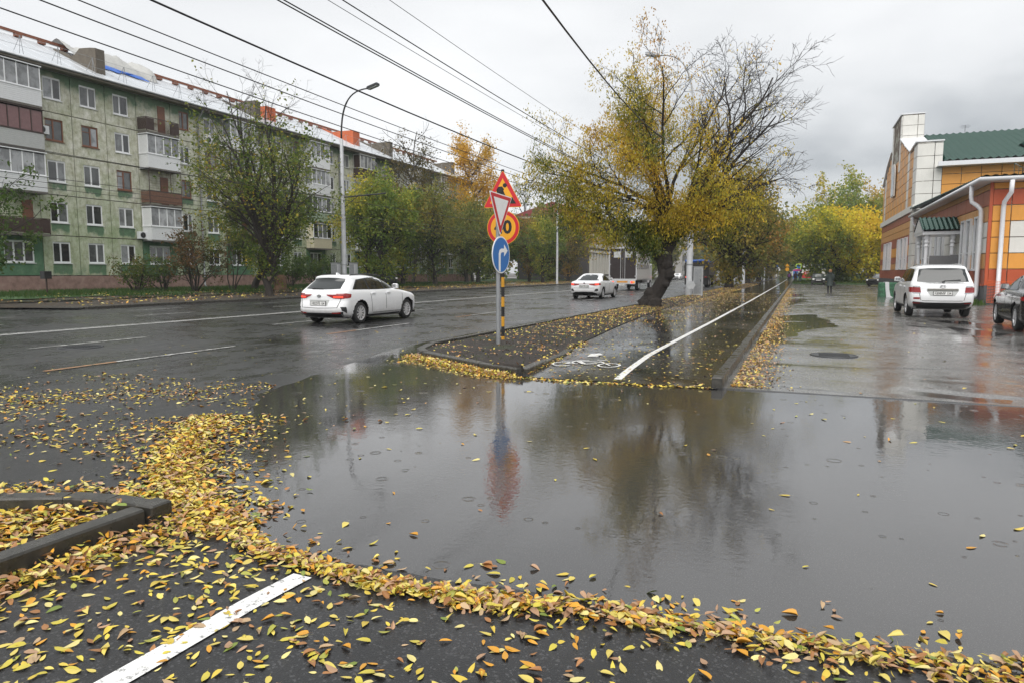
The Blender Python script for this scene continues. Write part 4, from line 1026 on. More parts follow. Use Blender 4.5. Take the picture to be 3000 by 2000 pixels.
# hero: leaning box elder on the verge, yellow hanging leaves, bare upper right crown
hb = np.array([-5.62, 28.8, .1])
def HT(px, py, dy=0.0):  # crown point through a pixel at the tree's own depth
    d = ray(px, py); t_ = (hb[1]+dy)/d[1]; q = np.array([0, 0, CAM_H])+d*t_; return tuple(q-hb)
trunk_pts = [HT(1905, 905), HT(1908, 880), HT(1925, 850), HT(1948, 810), HT(1945, 775), HT(1950, 745)]
PH = dict(center=(.95, 0, 6.9), radii=(5.4, 4.8, 6.7), seg=[.45, .32, .22, .16], wob=[.10, .13, .16, .18], trop=[.015, .03, .03, .0], taper=.78, levels=3,
          kids=[9, 7, 6], t0=[.18, .15, .15], ang=[(22, 55), (25, 55), (25, 60)], ratio=[.55, .5, .5], limbs=[])
fk = HT(1952, 735); lf = HT(1925, 760)
PH['limbs'] = [(lf, HT(1880, 690, -.5), .17), (HT(1885, 695, -.5), HT(1640, 560, -2.), .10),
   (fk, HT(2010, 640, 0), .30), (HT(2000, 655), HT(2330, 300, 1.0), .15), (HT(2005, 650), HT(2290, 130, -.5), .15), (HT(2000, 655), HT(2150, 110, 1.5), .13), (HT(1990, 660), HT(2330, 470, -1.5), .12),
   (fk, HT(1960, 600, -.4), .24), (HT(1960, 610, -.4), HT(1965, 120, -1.0), .12), (HT(1958, 615, -.4), HT(1790, 200, -1.0), .13), (HT(1955, 620, -.4), HT(1660, 330, 0.8), .13), (HT(1950, 640, -.4), HT(1620, 450, 1.2), .11),
   (HT(1962, 600, 0), HT(2080, 160, 2.0), .11), (HT(1955, 630, 0), HT(1880, 330, 2.5), .11), (HT(1955, 640, 0), HT(1830, 420, -2.8), .10), (HT(1990, 650, 0), HT(2120, 420, -3.0), .10), (HT(1940, 690, 0), HT(1760, 640, -1.6), .09), (HT(2005, 660), HT(2230, 560, 1.8), .09), (HT(1985, 670), HT(2120, 600, -2), .09)]
PH['limbs'] = [(a_, tuple(np.array(a_)+(np.array(b_)-np.array(a_))*(.86 if math.dist(a_, b_) > 3 else 1)), c_*(.72 if math.dist(a_, b_) > 3 else .9)) for a_, b_, c_ in PH['limbs']]
def hkeep(c):
    bare = np.clip(c[:, 0]*.30 + (c[:, 2]-6.8)*.21, 0, 1); up_ = np.clip((c[:, 2]-12.2)*.6, 0, .8)
    return np.clip(1.0-bare-up_, .035, 1)
rs = np.random.default_rng(41); r = thing('box_elder_tree', 'big leaning box elder with drooping yellow leaves and bare upper right branches', 'tree', tuple(hb))
segs, tw = grow_tree(41, PH)
tp_ = [Vector(q) for q in trunk_pts]; segs.append(([tp_[0]+Vector((-.1, 0, -.15))]+tp_, [.62, .46, .37, .33, .31, .29, .27], 0))
Vt, Ft = tubes_np(segs, (14, 7, 5, 3)); 
nn = 1.5*(fbm(Vt[:, 0]*2.2+Vt[:, 2]*1.7, Vt[:, 1]*2.2+Vt[:, 2]*2.3, 4)-.5)*np.clip(1.2-Vt[:, 2]*.25, .0, 1)
cxy = np.array([[np.interp(z, [q[2] for q in trunk_pts], [q[0] for q in trunk_pts]), np.interp(z, [q[2] for q in trunk_pts], [q[1] for q in trunk_pts])] for z in Vt[:, 2]])
lowm = (Vt[:, 2] < 2.3); dv = (Vt[:, :2]-cxy); Vt[lowm, :2] += (dv*nn[:, None]*.85)[lowm]
link('trunk', np_mesh('trunk', Vt, Ft, M['bark'], smooth=True), r)
# burls on the trunk
bl = MB()
for bx_, bz_, br_ in ((.30, 1.35, .22), (-.2, 1.9, .18), (.3, .95, .18), (-.25, .55, .24), (.3, .15, .28), (-.3, .1, .3), (.15, 1.75, .22)):
    cx_ = float(np.interp(bz_, [q[2] for q in trunk_pts], [q[0] for q in trunk_pts])); cy_ = float(np.interp(bz_, [q[2] for q in trunk_pts], [q[1] for q in trunk_pts]))
    rr_ = [(br_*math.sin(math.pi*k/8)*(1+.18*math.sin(k*2.7+bz_*5)), -br_*math.cos(math.pi*k/8)*1.1) for k in range(9)]; rr_[0] = (.01, rr_[0][1]); rr_[-1] = (.01, rr_[-1][1])
    bl.lathe(rr_, 12, (cx_+bx_*.75, cy_-.18, bz_))
bl.build('burls', M['bark'], r, True)
Vl, Fl, c = leaves_np(tw, 60000, .105, rs, .24, .85, hkeep, .42, 11)
f = .44 + (c[:, 2]-5.2)*.06 + c[:, 0]*.035 + (noise3(c, .6)-.5)*1.1 + rs.normal(0, .10, len(c))
cl_ = pal(c, rs, [(.03, .05, .01), (.06, .085, .014), (.15, .145, .02), (.30, .24, .025), (.36, .26, .025), (.36, .21, .03), (.26, .14, .03)], f)
link('crown', np_mesh('crown', Vl, Fl, M['leaf'], np.repeat(cl_, 4, 0)), r)

def std(h, wd, fork, limbs=7, lean=(0, 0), r0=.22, seed=1, levels=2, low=.25, kids=(7, 6, 5)):
    rs = random.Random(seed); cz = fork+(h-fork)*.5
    P = dict(center=(lean[0]*1.1, lean[1]*1.1, cz), radii=(wd/2, wd/2, (h-fork)*.56), seg=[.6, .45, .35, .3], wob=[.10, .15, .18, .2], trop=[.03, .04, .03, 0], taper=.8, levels=levels,
             kids=list(kids), t0=[low, .15, .1], ang=[(25, 60), (25, 60), (25, 60)], ratio=[.5, .5, .5], limbs=[])
    tz = Vector((lean[0], lean[1], fork)); P['limbs'].append(((0, 0, -.1), tuple(tz), r0*1.2))
    for k in range(limbs):
        a = k*2.39996+rs.random()*.6; e_ = (k+.5)/limbs; hh = fork+(h-fork)*(.45+.5*e_)
        rr_ = wd/2*(.95-.65*e_**1.5)*rs.uniform(.8, 1.05)
        P['limbs'].append((tuple(tz+Vector((0, 0, -fork*.25*rs.random()))), (lean[0]*1.3+rr_*math.cos(a), lean[1]*1.3+rr_*math.sin(a), hh), r0*rs.uniform(.4, .65)))
    return P
# tree on the far verge with a thin bare top
def keepTL(c): return np.clip(1.25-np.clip((c[:, 2]-7.2)*.30, 0, 1.2), .03, 1)
PT = std(12.4, 8.8, 2.5, 11, (.1, 0), .21, 3, 3, .2, (7, 5, 4)); PT['limbs'] += [((.05, 0, 1.3), (1.2, .3, 4.6), .16), ((.0, 0, 3.0), (-3.6, -.5, 6.8), .08), ((0, 0, 3.4), (-3.2, 1, 9.5), .08), ((0, 0, 3.4), (3.3, 0, 9.0), .08)]
make_tree('verge_tree', 'slender green tree with thin bare top on the far verge before the apartment block', 'tree', (-28.9, 32.0, .1), 5, PT, 10500, .17,
          [(.03, .055, .012), (.05, .078, .015), (.085, .11, .02), (.15, .145, .022), YEL], lambda c, rs: .42+(noise3(c, .5)-.5)*.8+rs.normal(0, .16, len(c))+np.clip((c[:, 2]-8)*.04, 0, .2), spread=.26, keep=keepTL, aspect=.6)
# leaning trunk, saplings and shrubs by the block
def at_px(px, X): 
    q = atX(px, 830, X); return (X, float(q[1]), .2)
PL_ = std(7.5, 5.5, 3.4, 7, (1.9, 0), .24, 8, 2)
make_tree('leaning_tree', 'dark trunk leaning right at the foot of the apartment block', 'tree', at_px(742, -38.5), 9, PL_, 6500, .20, [GREEN_D, GREEN, (.09, .10, .017), YEL], lambda c, rs: .35+(noise3(c, .6)-.5)*.7+rs.normal(0, .12, len(c)), spread=.25, aspect=.6)
def bare_shrub(name, label, loc, seed, h, wd, n, stops, cf, stems=9, size=.16):
    rs = random.Random(seed); P = dict(center=(0, 0, h*.55), radii=(wd/2, wd/2, h*.6), seg=[.3, .25, .2], wob=[.12, .16, .2], trop=[.03, .03, .02], taper=.8, levels=2, kids=[6, 5], t0=[.25, .2], ang=[(25, 55), (25, 60)], ratio=[.45, .45], limbs=[])
    for k in range(stems):
        a = k*2.4; rr_ = wd/2*rs.uniform(.3, .9); P['limbs'].append(((.12*math.cos(a), .12*math.sin(a), -.05), (rr_*math.cos(a), rr_*math.sin(a), h*rs.uniform(.65, 1)), .045))
    return make_tree(name, label, 'shrub', loc, seed, P, n, size, stops, cf, spread=.16, aspect=.6, sides=(5, 4, 3))
cfg = lambda a, s_=.14: (lambda c, rs: a+(noise3(c, .9)-.5)*.8+rs.normal(0, s_, len(c)))
bare_shrub('three_stem_sapling', 'young tree with three thin stems on the grass by the plinth', at_px(680, -37.0), 21, 6.0, 4.4, 4200, [GREEN_D, GREEN, (.10, .10, .016), YEL], cfg(.4), 4)
bare_shrub('dark_shrub', 'tall dark brownish shrub by the ground floor windows', at_px(570, -37.5), 22, 4.2, 3.6, 3000, [GREEN_D, (.035, .04, .012), BRN_, (.12, .065, .02)], cfg(.45), 12)
bare_shrub('low_shrub', 'low green shrub against the pink plinth left of the dark shrub', at_px(400, -40.5), 23, 2.2, 3.2, 1500, [GREEN_D, GREEN, (.08, .07, .02), (.14, .09, .02)], cfg(.45), 10)
bare_shrub('low_shrub', 'thin low shrub between two ground floor windows', at_px(480, -41.0), 24, 1.9, 2.6, 900, [GREEN_D, GREEN, BRN_], cfg(.45), 9)
bare_shrub('low_shrub', 'rounded low shrub right of the verge tree trunk', at_px(850, -40.0), 25, 2.3, 3.8, 2600, [GREEN_D, GREEN, (.07, .07, .02)], cfg(.4), 10)
bare_shrub('low_shrub', 'leafy shrub just left of the lamp post cabinet', at_px(930, -40.0), 26, 2.7, 4.2, 3000, [GREEN_D, GREEN, (.08, .08, .02)], cfg(.4), 11)
bare_shrub('edge_bough_tree', 'leafy bough reaching in at the left picture edge', (-31.6, 17.2, .1), 27, 6.6, 2.6, 3200, [GREEN_D, GREEN, (.07, .09, .02)], cfg(.3), 7)
# row of trees behind the wagon and signs
row = [  # px, X, h, wd, palette, tone, label
 (1076, -37.5, 9.2, 6.6, 0, .50, 'green maple beside the lamp post with yellowing left side'),
 (1121, -36.0, 9.6, 7.2, 0, .42, 'full green tree right of the lamp post above the white wagon'),
 (1180, -38.0, 9.2, 6.8, 0, .48, 'twin trunk green tree above the white wagon bonnet'),
 (1275, -36.0, 10.0, 8.0, 1, .40, 'olive tree with a thick trunk left of the sign posts'),
 (1367, -37.5, 9.6, 7.4, 1, .42, 'thick trunked olive tree just left of the sign posts'),
 (1400, -39.0, 9.4, 7.0, 0, .40, 'green tree with slanting trunk directly behind the signs'),
 (1470, -40.0, 9.0, 7.0, 0, .38, 'green tree directly right of the sign posts'),
 (1551, -37.0, 9.3, 8.2, 2, .50, 'bronze green tree left of the middle lamp post'),
 (1590, -33.0, 7.8, 5.6, 0, .46, 'small green tree in front of the bronze tree'),
 (1664, -34.0, 9.6, 9.0, 2, .52, 'brown tinged tree right of the middle lamp post')]
pals = [[(.03, .055, .012), (.055, .088, .016), (.10, .125, .02), (.19, .17, .022), (.34, .24, .024)], [(.03, .048, .012), (.05, .068, .017), (.09, .095, .022), (.15, .12, .025), (.26, .17, .022)], [(.035, .045, .012), (.065, .07, .017), (.12, .088, .02), (.20, .115, .022), (.28, .15, .02)]]
pals = [[tuple(x*1.3 for x in c_) for c_ in q_] for q_ in pals]
for i, (px, X, h, wd, pi_, tone, lab) in enumerate(row):
    loc = at_px(px, X); P = std(h, wd, 3.3, 9, (random.uniform(-.4, .4), 0), .25, 60+i, 2, .15, (8, 6, 5))
    make_tree('verge_row_tree', lab, 'tree', loc, 70+i, P, 13000, .235, pals[pi_], (lambda tone: lambda c, rs: tone-.02+(noise3(c, .40, tone*9)-.5)*.85+rs.normal(0, .11, len(c))+np.clip((c[:, 2]-5)*.03, -.1, .15))(tone), spread=.40, aspect=.62, group='trees along the far verge', clump=10)
# tall birches and poplars behind the row
def tall(px, X, h, wd, n, stops, tone, lab, seed, kp=None, size=.24):
    P = std(h, wd, h*.25, 12, (0, 0), .22, seed, 2, .1, (8, 6, 5)); P['center'] = (0, 0, h*.62); P['radii'] = (wd/2, wd/2, h*.40)
    P['limbs'] = [((0, 0, -.1), (.2, 0, h*.97), .22)] + [((0, 0, h*(.22+.06*k)), (wd*.45*math.cos(k*2.4)*(1-k/16), wd*.45*math.sin(k*2.4)*(1-k/16), h*(.42+.055*k)), .09) for k in range(10)]
    make_tree('tall_tree', lab, 'tree', at_px(px, X), seed, P, n, size, stops, lambda c, rs: tone+(noise3(c, .4, seed)-.5)*.6+rs.normal(0, .1, len(c)), 'bark_grey', .34, 0, kp, .62)
tall(1385, -42.5, 21.2, 9.0, 17000, [GREEN_Y, (.26, .18, .02), (.37, .21, .018), (.40, .20, .02)], .62, 'tall golden birch rising over the row of trees', 101)
tall(1210, -43.0, 19.0, 9.0, 8500, [(.03, .035, .012), (.075, .06, .018), (.15, .10, .02)], .45, 'tall thin leaved tree before the far end of the block', 102, lambda c: np.clip(1.1-np.clip((c[:, 2]-9)*.14, 0, 1), .08, 1))
tall(1530, -52.0, 21.0, 9.5, 2600, [(.05, .05, .015), (.13, .10, .02), (.2, .13, .02)], .5, 'nearly bare tall tree right of the golden birch', 103, lambda c: np.clip(.5-np.clip((c[:, 2]-8)*.04, 0, .4), .05, 1), .2)
# trees along the cycle path beyond the box elder
path_trees = [(-5.9, 67.0, 10.8, 9.8, 1, .55, 'dark bronze maple with forked trunk behind the box elder'), (-6.1, 95.0, 10.5, 9.0, 2, .52, 'brown green tree with a thick trunk farther down the verge'),
              (-5.5, 112.0, 10.5, 9.0, 1, .5, 'tree with leaning trunk near the walkers'), (-5.8, 140.0, 12, 10, 2, .4, 'tall olive tree by the far road signs'), (-5.8, 172.0, 11, 9, 1, .6, 'last tree of the verge before the crossing')]
for i, (x, y, h, wd, pi_, tone, lab) in enumerate(path_trees):
    P = std(h, wd, 2.2, 10, (.3, 0), .40, 120+i, 2, .12, (9, 6, 5))
    make_tree('path_tree', lab, 'tree', (x, y, .1), 130+i, P, 19000 if i < 2 else 8000, .28 if i < 2 else .42, pals[pi_], (lambda tone, o: lambda c, rs: tone+.02+(noise3(c, .35, o)-.5)*.8+rs.normal(0, .1, len(c)))(tone, i*3), spread=.42, aspect=.62, group='trees along the cycle path', clump=6)
# park trees
P = std(9.8, 15.5, 1.6, 14, (0, 0), .28, 150, 2, .1, (9, 7, 5)); P['radii'] = (7.6, 6.5, 5.0); P['center'] = (0, 0, 5.4)
make_tree('yellow_maple', 'spreading maple turning bright yellow behind the parked dark car', 'tree', (5.6, 104.0, .1), 151, P, 21000, .36, [GREEN_D, (.05, .085, .012), (.14, .16, .018), (.32, .27, .02), (.42, .32, .022), (.44, .28, .025)],
          lambda c, rs: .60+c[:, 0]*.035+(c[:, 2]-5.5)*.055+(noise3(c, .25, 4)-.5)*.8+rs.normal(0, .08, len(c)), spread=.5, aspect=.65, clump=6)
park = [(2.5, 128, 13, 11, 0, .52, 'green tree left behind the yellow maple'), (9, 135, 17, 13, 0, .40, 'tall green tree behind the yellow maple'), (6.5, 142, 20.0, 8, 0, .62, 'tall slim birch top showing over the park trees'),
        (14.0, 120, 11.5, 10, 1, .35, 'dark green tree right of the yellow maple'), (15.5, 138, 15, 10, 0, .34, 'bushy green tree beside the clad building'), (12.5, 146, 18.5, 7, 1, .75, 'orange tinted birch top over the park trees'), (17.5, 112, 9.5, 8, 0, .45, 'low multi stem tree by the clad building corner')]
for i, (x, y, h, wd, pi_, tone, lab) in enumerate(park):
    P = std(h, wd, 2.2, 10, (0, 0), .25, 160+i, 2, .1, (8, 6, 5))
    make_tree('park_tree', lab, 'tree', (x, y, .1), 170+i, P, 8500, .45, pals[pi_], (lambda tone, o: lambda c, rs: tone-.08+(noise3(c, .3, o)-.5)*.7+rs.normal(0, .1, len(c))+np.clip((c[:, 2]-9)*.03, 0, .2))(tone, i*5), spread=.5, aspect=.65, group='trees in the park', clump=6)
# distant trees: copies of two kinds
far_src = []
for i, (h, wd, pi_) in enumerate(((13, 11, 0), (12, 10, 2), (15, 10, 1))):
    P = std(h, wd, 2.0, 9, (0, 0), .3, 190+i, 1, .1, (12, 7)); rs_ = np.random.default_rng(200+i); segs, tw = grow_tree(200+i, P)
    Vt, Ft = tubes_np(segs, (6, 4, 3)); Vl, Fl, c = leaves_np(tw, 3600, .75, rs_, .6, 0, None, .65, 6)
    far_src.append((np_mesh('trunk', Vt, Ft, M['bark']), np_mesh('crown', Vl, Fl, M['leaf'], np.repeat(pal(c, rs_, pals[pi_], .38+(noise3(c, .3)-.5)*.8), 4, 0))))
spots = [(-30, 150), (-31, 175), (-29, 215), (-30, 240), (-29, 275), (-4, 215), (-3.5, 245), (4, 235), (12, 240), (22, 230), (-12, 375), (-20, 380), (-28, 330), (-38, 300), (2, 370), (30, 215), (-5, 290), (-38, 108), (-45, 120), (-40, 140), (24, 125), (28, 135), (40, 180), (-2, 340), (-60, 130), (-70, 160), (-55, 110)]
for i, (x, y) in enumerate(spots):
    o = thing('distant_tree', 'distant tree standing far off in the background', 'tree', (x, y, 0), random.random()*6, 'distant background trees'); s_ = random.uniform(.8, 1.15); o.scale = (s_, s_, s_)
    a, c = far_src[i % 3]; link('trunk', a, o); link('crown', c, o)
# ------------------------------------------------------------------ vehicles
def carpaint(name, c, dirt=.55, rough=.28, metal=0.):
    t = NT(name); p = t.obj(); z = t.n('ShaderNodeSeparateXYZ', {0: p}).outputs[2]
    d = t.math('MULTIPLY', t.ramp(z, [(.22, 1.), (.80, 0.)]), t.ramp(t.noise(5, 6, .7, p), [(.25, .35), (.7, 1.)]))
    t.set(Base_Color=t.mix(t.math('MULTIPLY', d, dirt), c, (.16, .13, .10)), Roughness=t.math('MULTIPLY_ADD', d, .3, rough), Metallic=metal, Coat_Weight=.6, Coat_Roughness=.06); return t.mat
PW, PB, PSIL, PDK = carpaint('white car paint', (.80, .81, .82)), carpaint('black car paint', (.010, .011, .013), .12, .15), carpaint('silver car paint', (.30, .30, .29), .4, .3, .5), carpaint('dark green car paint', (.02, .028, .028), .3)
t = NT('red lamp glass'); t.set(Base_Color=(.20, .008, .009), Roughness=.12, Emission_Color=(1, .03, .02), Emission_Strength=.02, Coat_Weight=.5); M['tail'] = t.mat
t = NT('lit brake lamp'); t.set(Base_Color=(.6, .03, .02), Roughness=.2, Emission_Color=(1, .06, .03), Emission_Strength=.9); M['brake'] = t.mat
t = NT('amber lamp'); t.set(Base_Color=(.55, .18, .01), Roughness=.2, Emission_Color=(1, .3, .02), Emission_Strength=.3); M['amber'] = t.mat
t = NT('headlamp'); t.set(Base_Color=(.7, .7, .68), Roughness=.1, Emission_Color=(1, .95, .85), Emission_Strength=.05); M['head'] = t.mat
t = NT('lit headlamp'); t.set(Base_Color=(.9, .9, .85), Emission_Color=(1, .95, .8), Emission_Strength=4.); M['headlit'] = t.mat
M['rim'] = simple('alloy rim', (.62, .62, .63), .3, .35, .1); M['plate'] = simple('plate white', (.72, .72, .70), .4, var=.05); M['ink'] = simple('black print', (.012, .012, .012), .5); M['chrome'] = simple('chrome trim', (.55, .55, .56), .15, .9, .05)
M['seam'] = simple('panel gap', (.05, .05, .05), .7)
def pchip(xk, yk):
    xk = np.array(xk, float); yk = np.array(yk, float); h = np.diff(xk); dl = np.diff(yk)/h; m = np.zeros(len(xk)); m[0], m[-1] = dl[0], dl[-1]
    for i in range(1, len(xk)-1): m[i] = 0 if dl[i-1]*dl[i] <= 0 else 2/(1/dl[i-1]+1/dl[i])
    def f(x):
        x = np.clip(np.asarray(x, float), xk[0], xk[-1]); i = np.clip(np.searchsorted(xk, x)-1, 0, len(xk)-2); t_ = (x-xk[i])/h[i]
        return (2*t_**3-3*t_**2+1)*yk[i]+(t_**3-2*t_**2+t_)*h[i]*m[i]+(-2*t_**3+3*t_**2)*yk[i+1]+(t_**3-t_**2)*h[i]*m[i+1]
    return f
class Body:
    def __init__(s, tbl, L, n=2.7):
        T = np.array(tbl); s.z0, s.z1 = T[0, 0], T[-1, 0]; s.L = L; s.n = n
        s.xr, s.xf, s.hw, s.cr, s.cf = [pchip(T[:, 0], T[:, k]) for k in range(1, 6)]
    def g(s, x): return 1-.05*np.abs((x-s.L*.5)/(s.L*.5))**3
    def side(s, x, z):
        xr, xf, hw, cr, cf = s.xr(z), s.xf(z), s.hw(z), s.cr(z), s.cf(z); n = s.n
        qr = np.clip(1-(x-xr)/cr, 0, 1); qf = np.clip(1-(xf-x)/cf, 0, 1)
        return hw*s.g(x)*np.clip(1-qr**n, 0, 1)**(1/n)*np.clip(1-qf**n, 0, 1)**(1/n)
    def rear(s, y, z): q = np.clip(np.abs(y)/(s.hw(z)*.95), 0, 1); return s.xr(z)+s.cr(z)*(1-np.clip(1-q**s.n, 0, 1)**(1/s.n))
    def front(s, y, z): q = np.clip(np.abs(y)/(s.hw(z)*.95), 0, 1); return s.xf(z)-s.cf(z)*(1-np.clip(1-q**s.n, 0, 1)**(1/s.n))
    def shell(s, wheels, Ra, zs):
        q = np.sin(np.linspace(0, 1, 13)*math.pi/2); rows = []
        for z in zs:
            xr, xf, hw, cr, cf = [float(f(z)) for f in (s.xr, s.xf, s.hw, s.cr, s.cf)]
            xs_ = np.concatenate([xr+cr*(1-(1-q**s.n)**(1/s.n)), np.linspace(xr+cr, xf-cf, 62)[1:-1], (xf-cf*(1-(1-q**s.n)**(1/s.n)))[::-1]])
            ys_ = np.concatenate([hw*q, np.full(60, hw), (hw*q)[::-1]])*s.g(xs_)
            rows.append(np.stack([xs_, ys_, np.full(len(xs_), z)], 1))
        A = np.array(rows); nz, nu = A.shape[:2]; Bm = A.copy(); Bm[:, :, 1] *= -1
        V_ = np.concatenate([A.reshape(-1, 3), Bm.reshape(-1, 3)]); I = np.arange(nz*nu).reshape(nz, nu); J = I+nz*nu
        F_ = [np.stack([I[:-1, :-1], I[1:, :-1], I[1:, 1:], I[:-1, 1:]], -1).reshape(-1, 4), np.stack([J[:-1, :-1], J[:-1, 1:], J[1:, 1:], J[1:, :-1]], -1).reshape(-1, 4)]
        F_.append(np.stack([I[-1, :-1], J[-1, :-1], J[-1, 1:], I[-1, 1:]], -1))
        F_ = np.concatenate(F_)
        for wx, wz in wheels:
            C_ = V_[F_].mean(1); cut = (np.hypot(C_[:, 0]-wx, C_[:, 2]-wz) < Ra) & (np.abs(C_[:, 1]) > .55) & (C_[:, 2] < wz+Ra); F_ = F_[~cut]
            used = np.zeros(len(V_), bool); used[F_.ravel()] = True; d = np.hypot(V_[:, 0]-wx, V_[:, 2]-wz); k = used & (d < Ra) & (np.abs(V_[:, 1]) > .5)
            V_[k, 0] = wx+(V_[k, 0]-wx)*Ra/d[k]; V_[k, 2] = wz+(V_[k, 2]-wz)*Ra/d[k]
        return V_, F_
    def patch(s, lo, hi, fn, off, rows=6, sg=1):
        """lo, hi: matching lists of (a, z); fn 'side' a=x, 'rear'/'front' a=y"""
        lo = np.array(lo, float); hi = np.array(hi, float)
        def dens(a, k=5): return np.concatenate([np.linspace(p, q, k, endpoint=False) for p, q in zip(a, a[1:])] + [a[-1:]])
        lo, hi = dens(lo), dens(hi); t_ = np.linspace(0, 1, rows)[:, None, None]; P_ = lo[None]*(1-t_)+hi[None]*t_; a, z = P_[..., 0], P_[..., 1]
        if fn == 'side': V_ = np.stack([a, sg*(s.side(a, z)+off), z], -1)
        elif fn == 'rear': V_ = np.stack([s.rear(a, z)-off, a, z], -1)
        else: V_ = np.stack([s.front(a, z)+off, a, z], -1)
        m, n = a.shape; I = np.arange(m*n).reshape(m, n); return V_.reshape(-1, 3), np.stack([I[:-1, :-1], I[:-1, 1:], I[1:, 1:], I[1:, :-1]], -1).reshape(-1, 4)
wheel_cache = {}
def wheel(parent, x, y, rad, wid, sg, rim=.68, spokes=10):
    key = (rad, wid, rim, spokes)
    if key not in wheel_cache:
        b = MB(); w2 = wid/2; b.lathe([(rad*rim, -w2*.9), (rad*.9, -w2), (rad*.985, -w2*.72), (rad, -w2*.3), (rad, w2*.3), (rad*.985, w2*.72), (rad*.9, w2), (rad*rim, w2*.9)], 28, ax=(0, 1, 0), caps=False); ty = b.mesh('tyre', M['rubber'], True)
        b = MB(); b.lathe([(rad*rim, -w2*.5), (rad*rim, w2*.88), (rad*rim*.93, w2*.86), (rad*rim*.9, w2*.55)], 28, ax=(0, 1, 0), caps=False)
        for k in range(spokes):
            a = 2*math.pi*k/spokes; b.bar((math.cos(a)*rad*.1, w2*.62, math.sin(a)*rad*.1), (math.cos(a+.12)*rad*rim*.93, w2*.72, math.sin(a+.12)*rad*rim*.93), rad*.10, .03, (0, 1, 0))
        b.lathe([(rad*.17, w2*.5), (rad*.15, w2*.78), (.01, w2*.8)], 14, ax=(0, 1, 0)); rm = b.mesh('rim', M['rim'])
        b = MB(); b.lathe([(rad*rim*.92, w2*.3), (.01, w2*.3)], 20, ax=(0, 1, 0)); dk = b.mesh('brake_disc', M['black'])
        wheel_cache[key] = (ty, rm, dk)
    w_ = empty('wheel', (x, y, rad), 0, parent); w_.rotation_euler = (0, random.random()*.6, 0 if sg > 0 else math.pi)
    for nme, me in zip(('tyre', 'rim', 'brake_disc'), wheel_cache[key]): link(nme, me, w_)
def plate(parent, text, x, z, yaw=math.pi, w_=.52, tilt=0):
    """number plate facing -x (rear) or +x"""
    s_ = -1 if yaw else 1
    o = empty('number_plate', (x, 0, z), 0, parent); o.rotation_euler = (0, tilt, 0)
    b = MB(); b.box(-.006, .006, -w_/2-.015, w_/2+.015, -.068, .068); b.build('holder', M['black'], o)
    b = MB(); xx = s_*.008; b.box(min(xx, xx+s_*.004), max(xx, xx+s_*.004), -w_/2, w_/2, -.056, .056); b.build('blank', M['plate'], o)
    me = text_mesh(text, .115, M['ink'], bold=.0015, xs=w_*.92/.52*.82)
    link('lettering', me, o, (s_*.0145, 0, -.004), (R(90), 0, R(90)*s_))
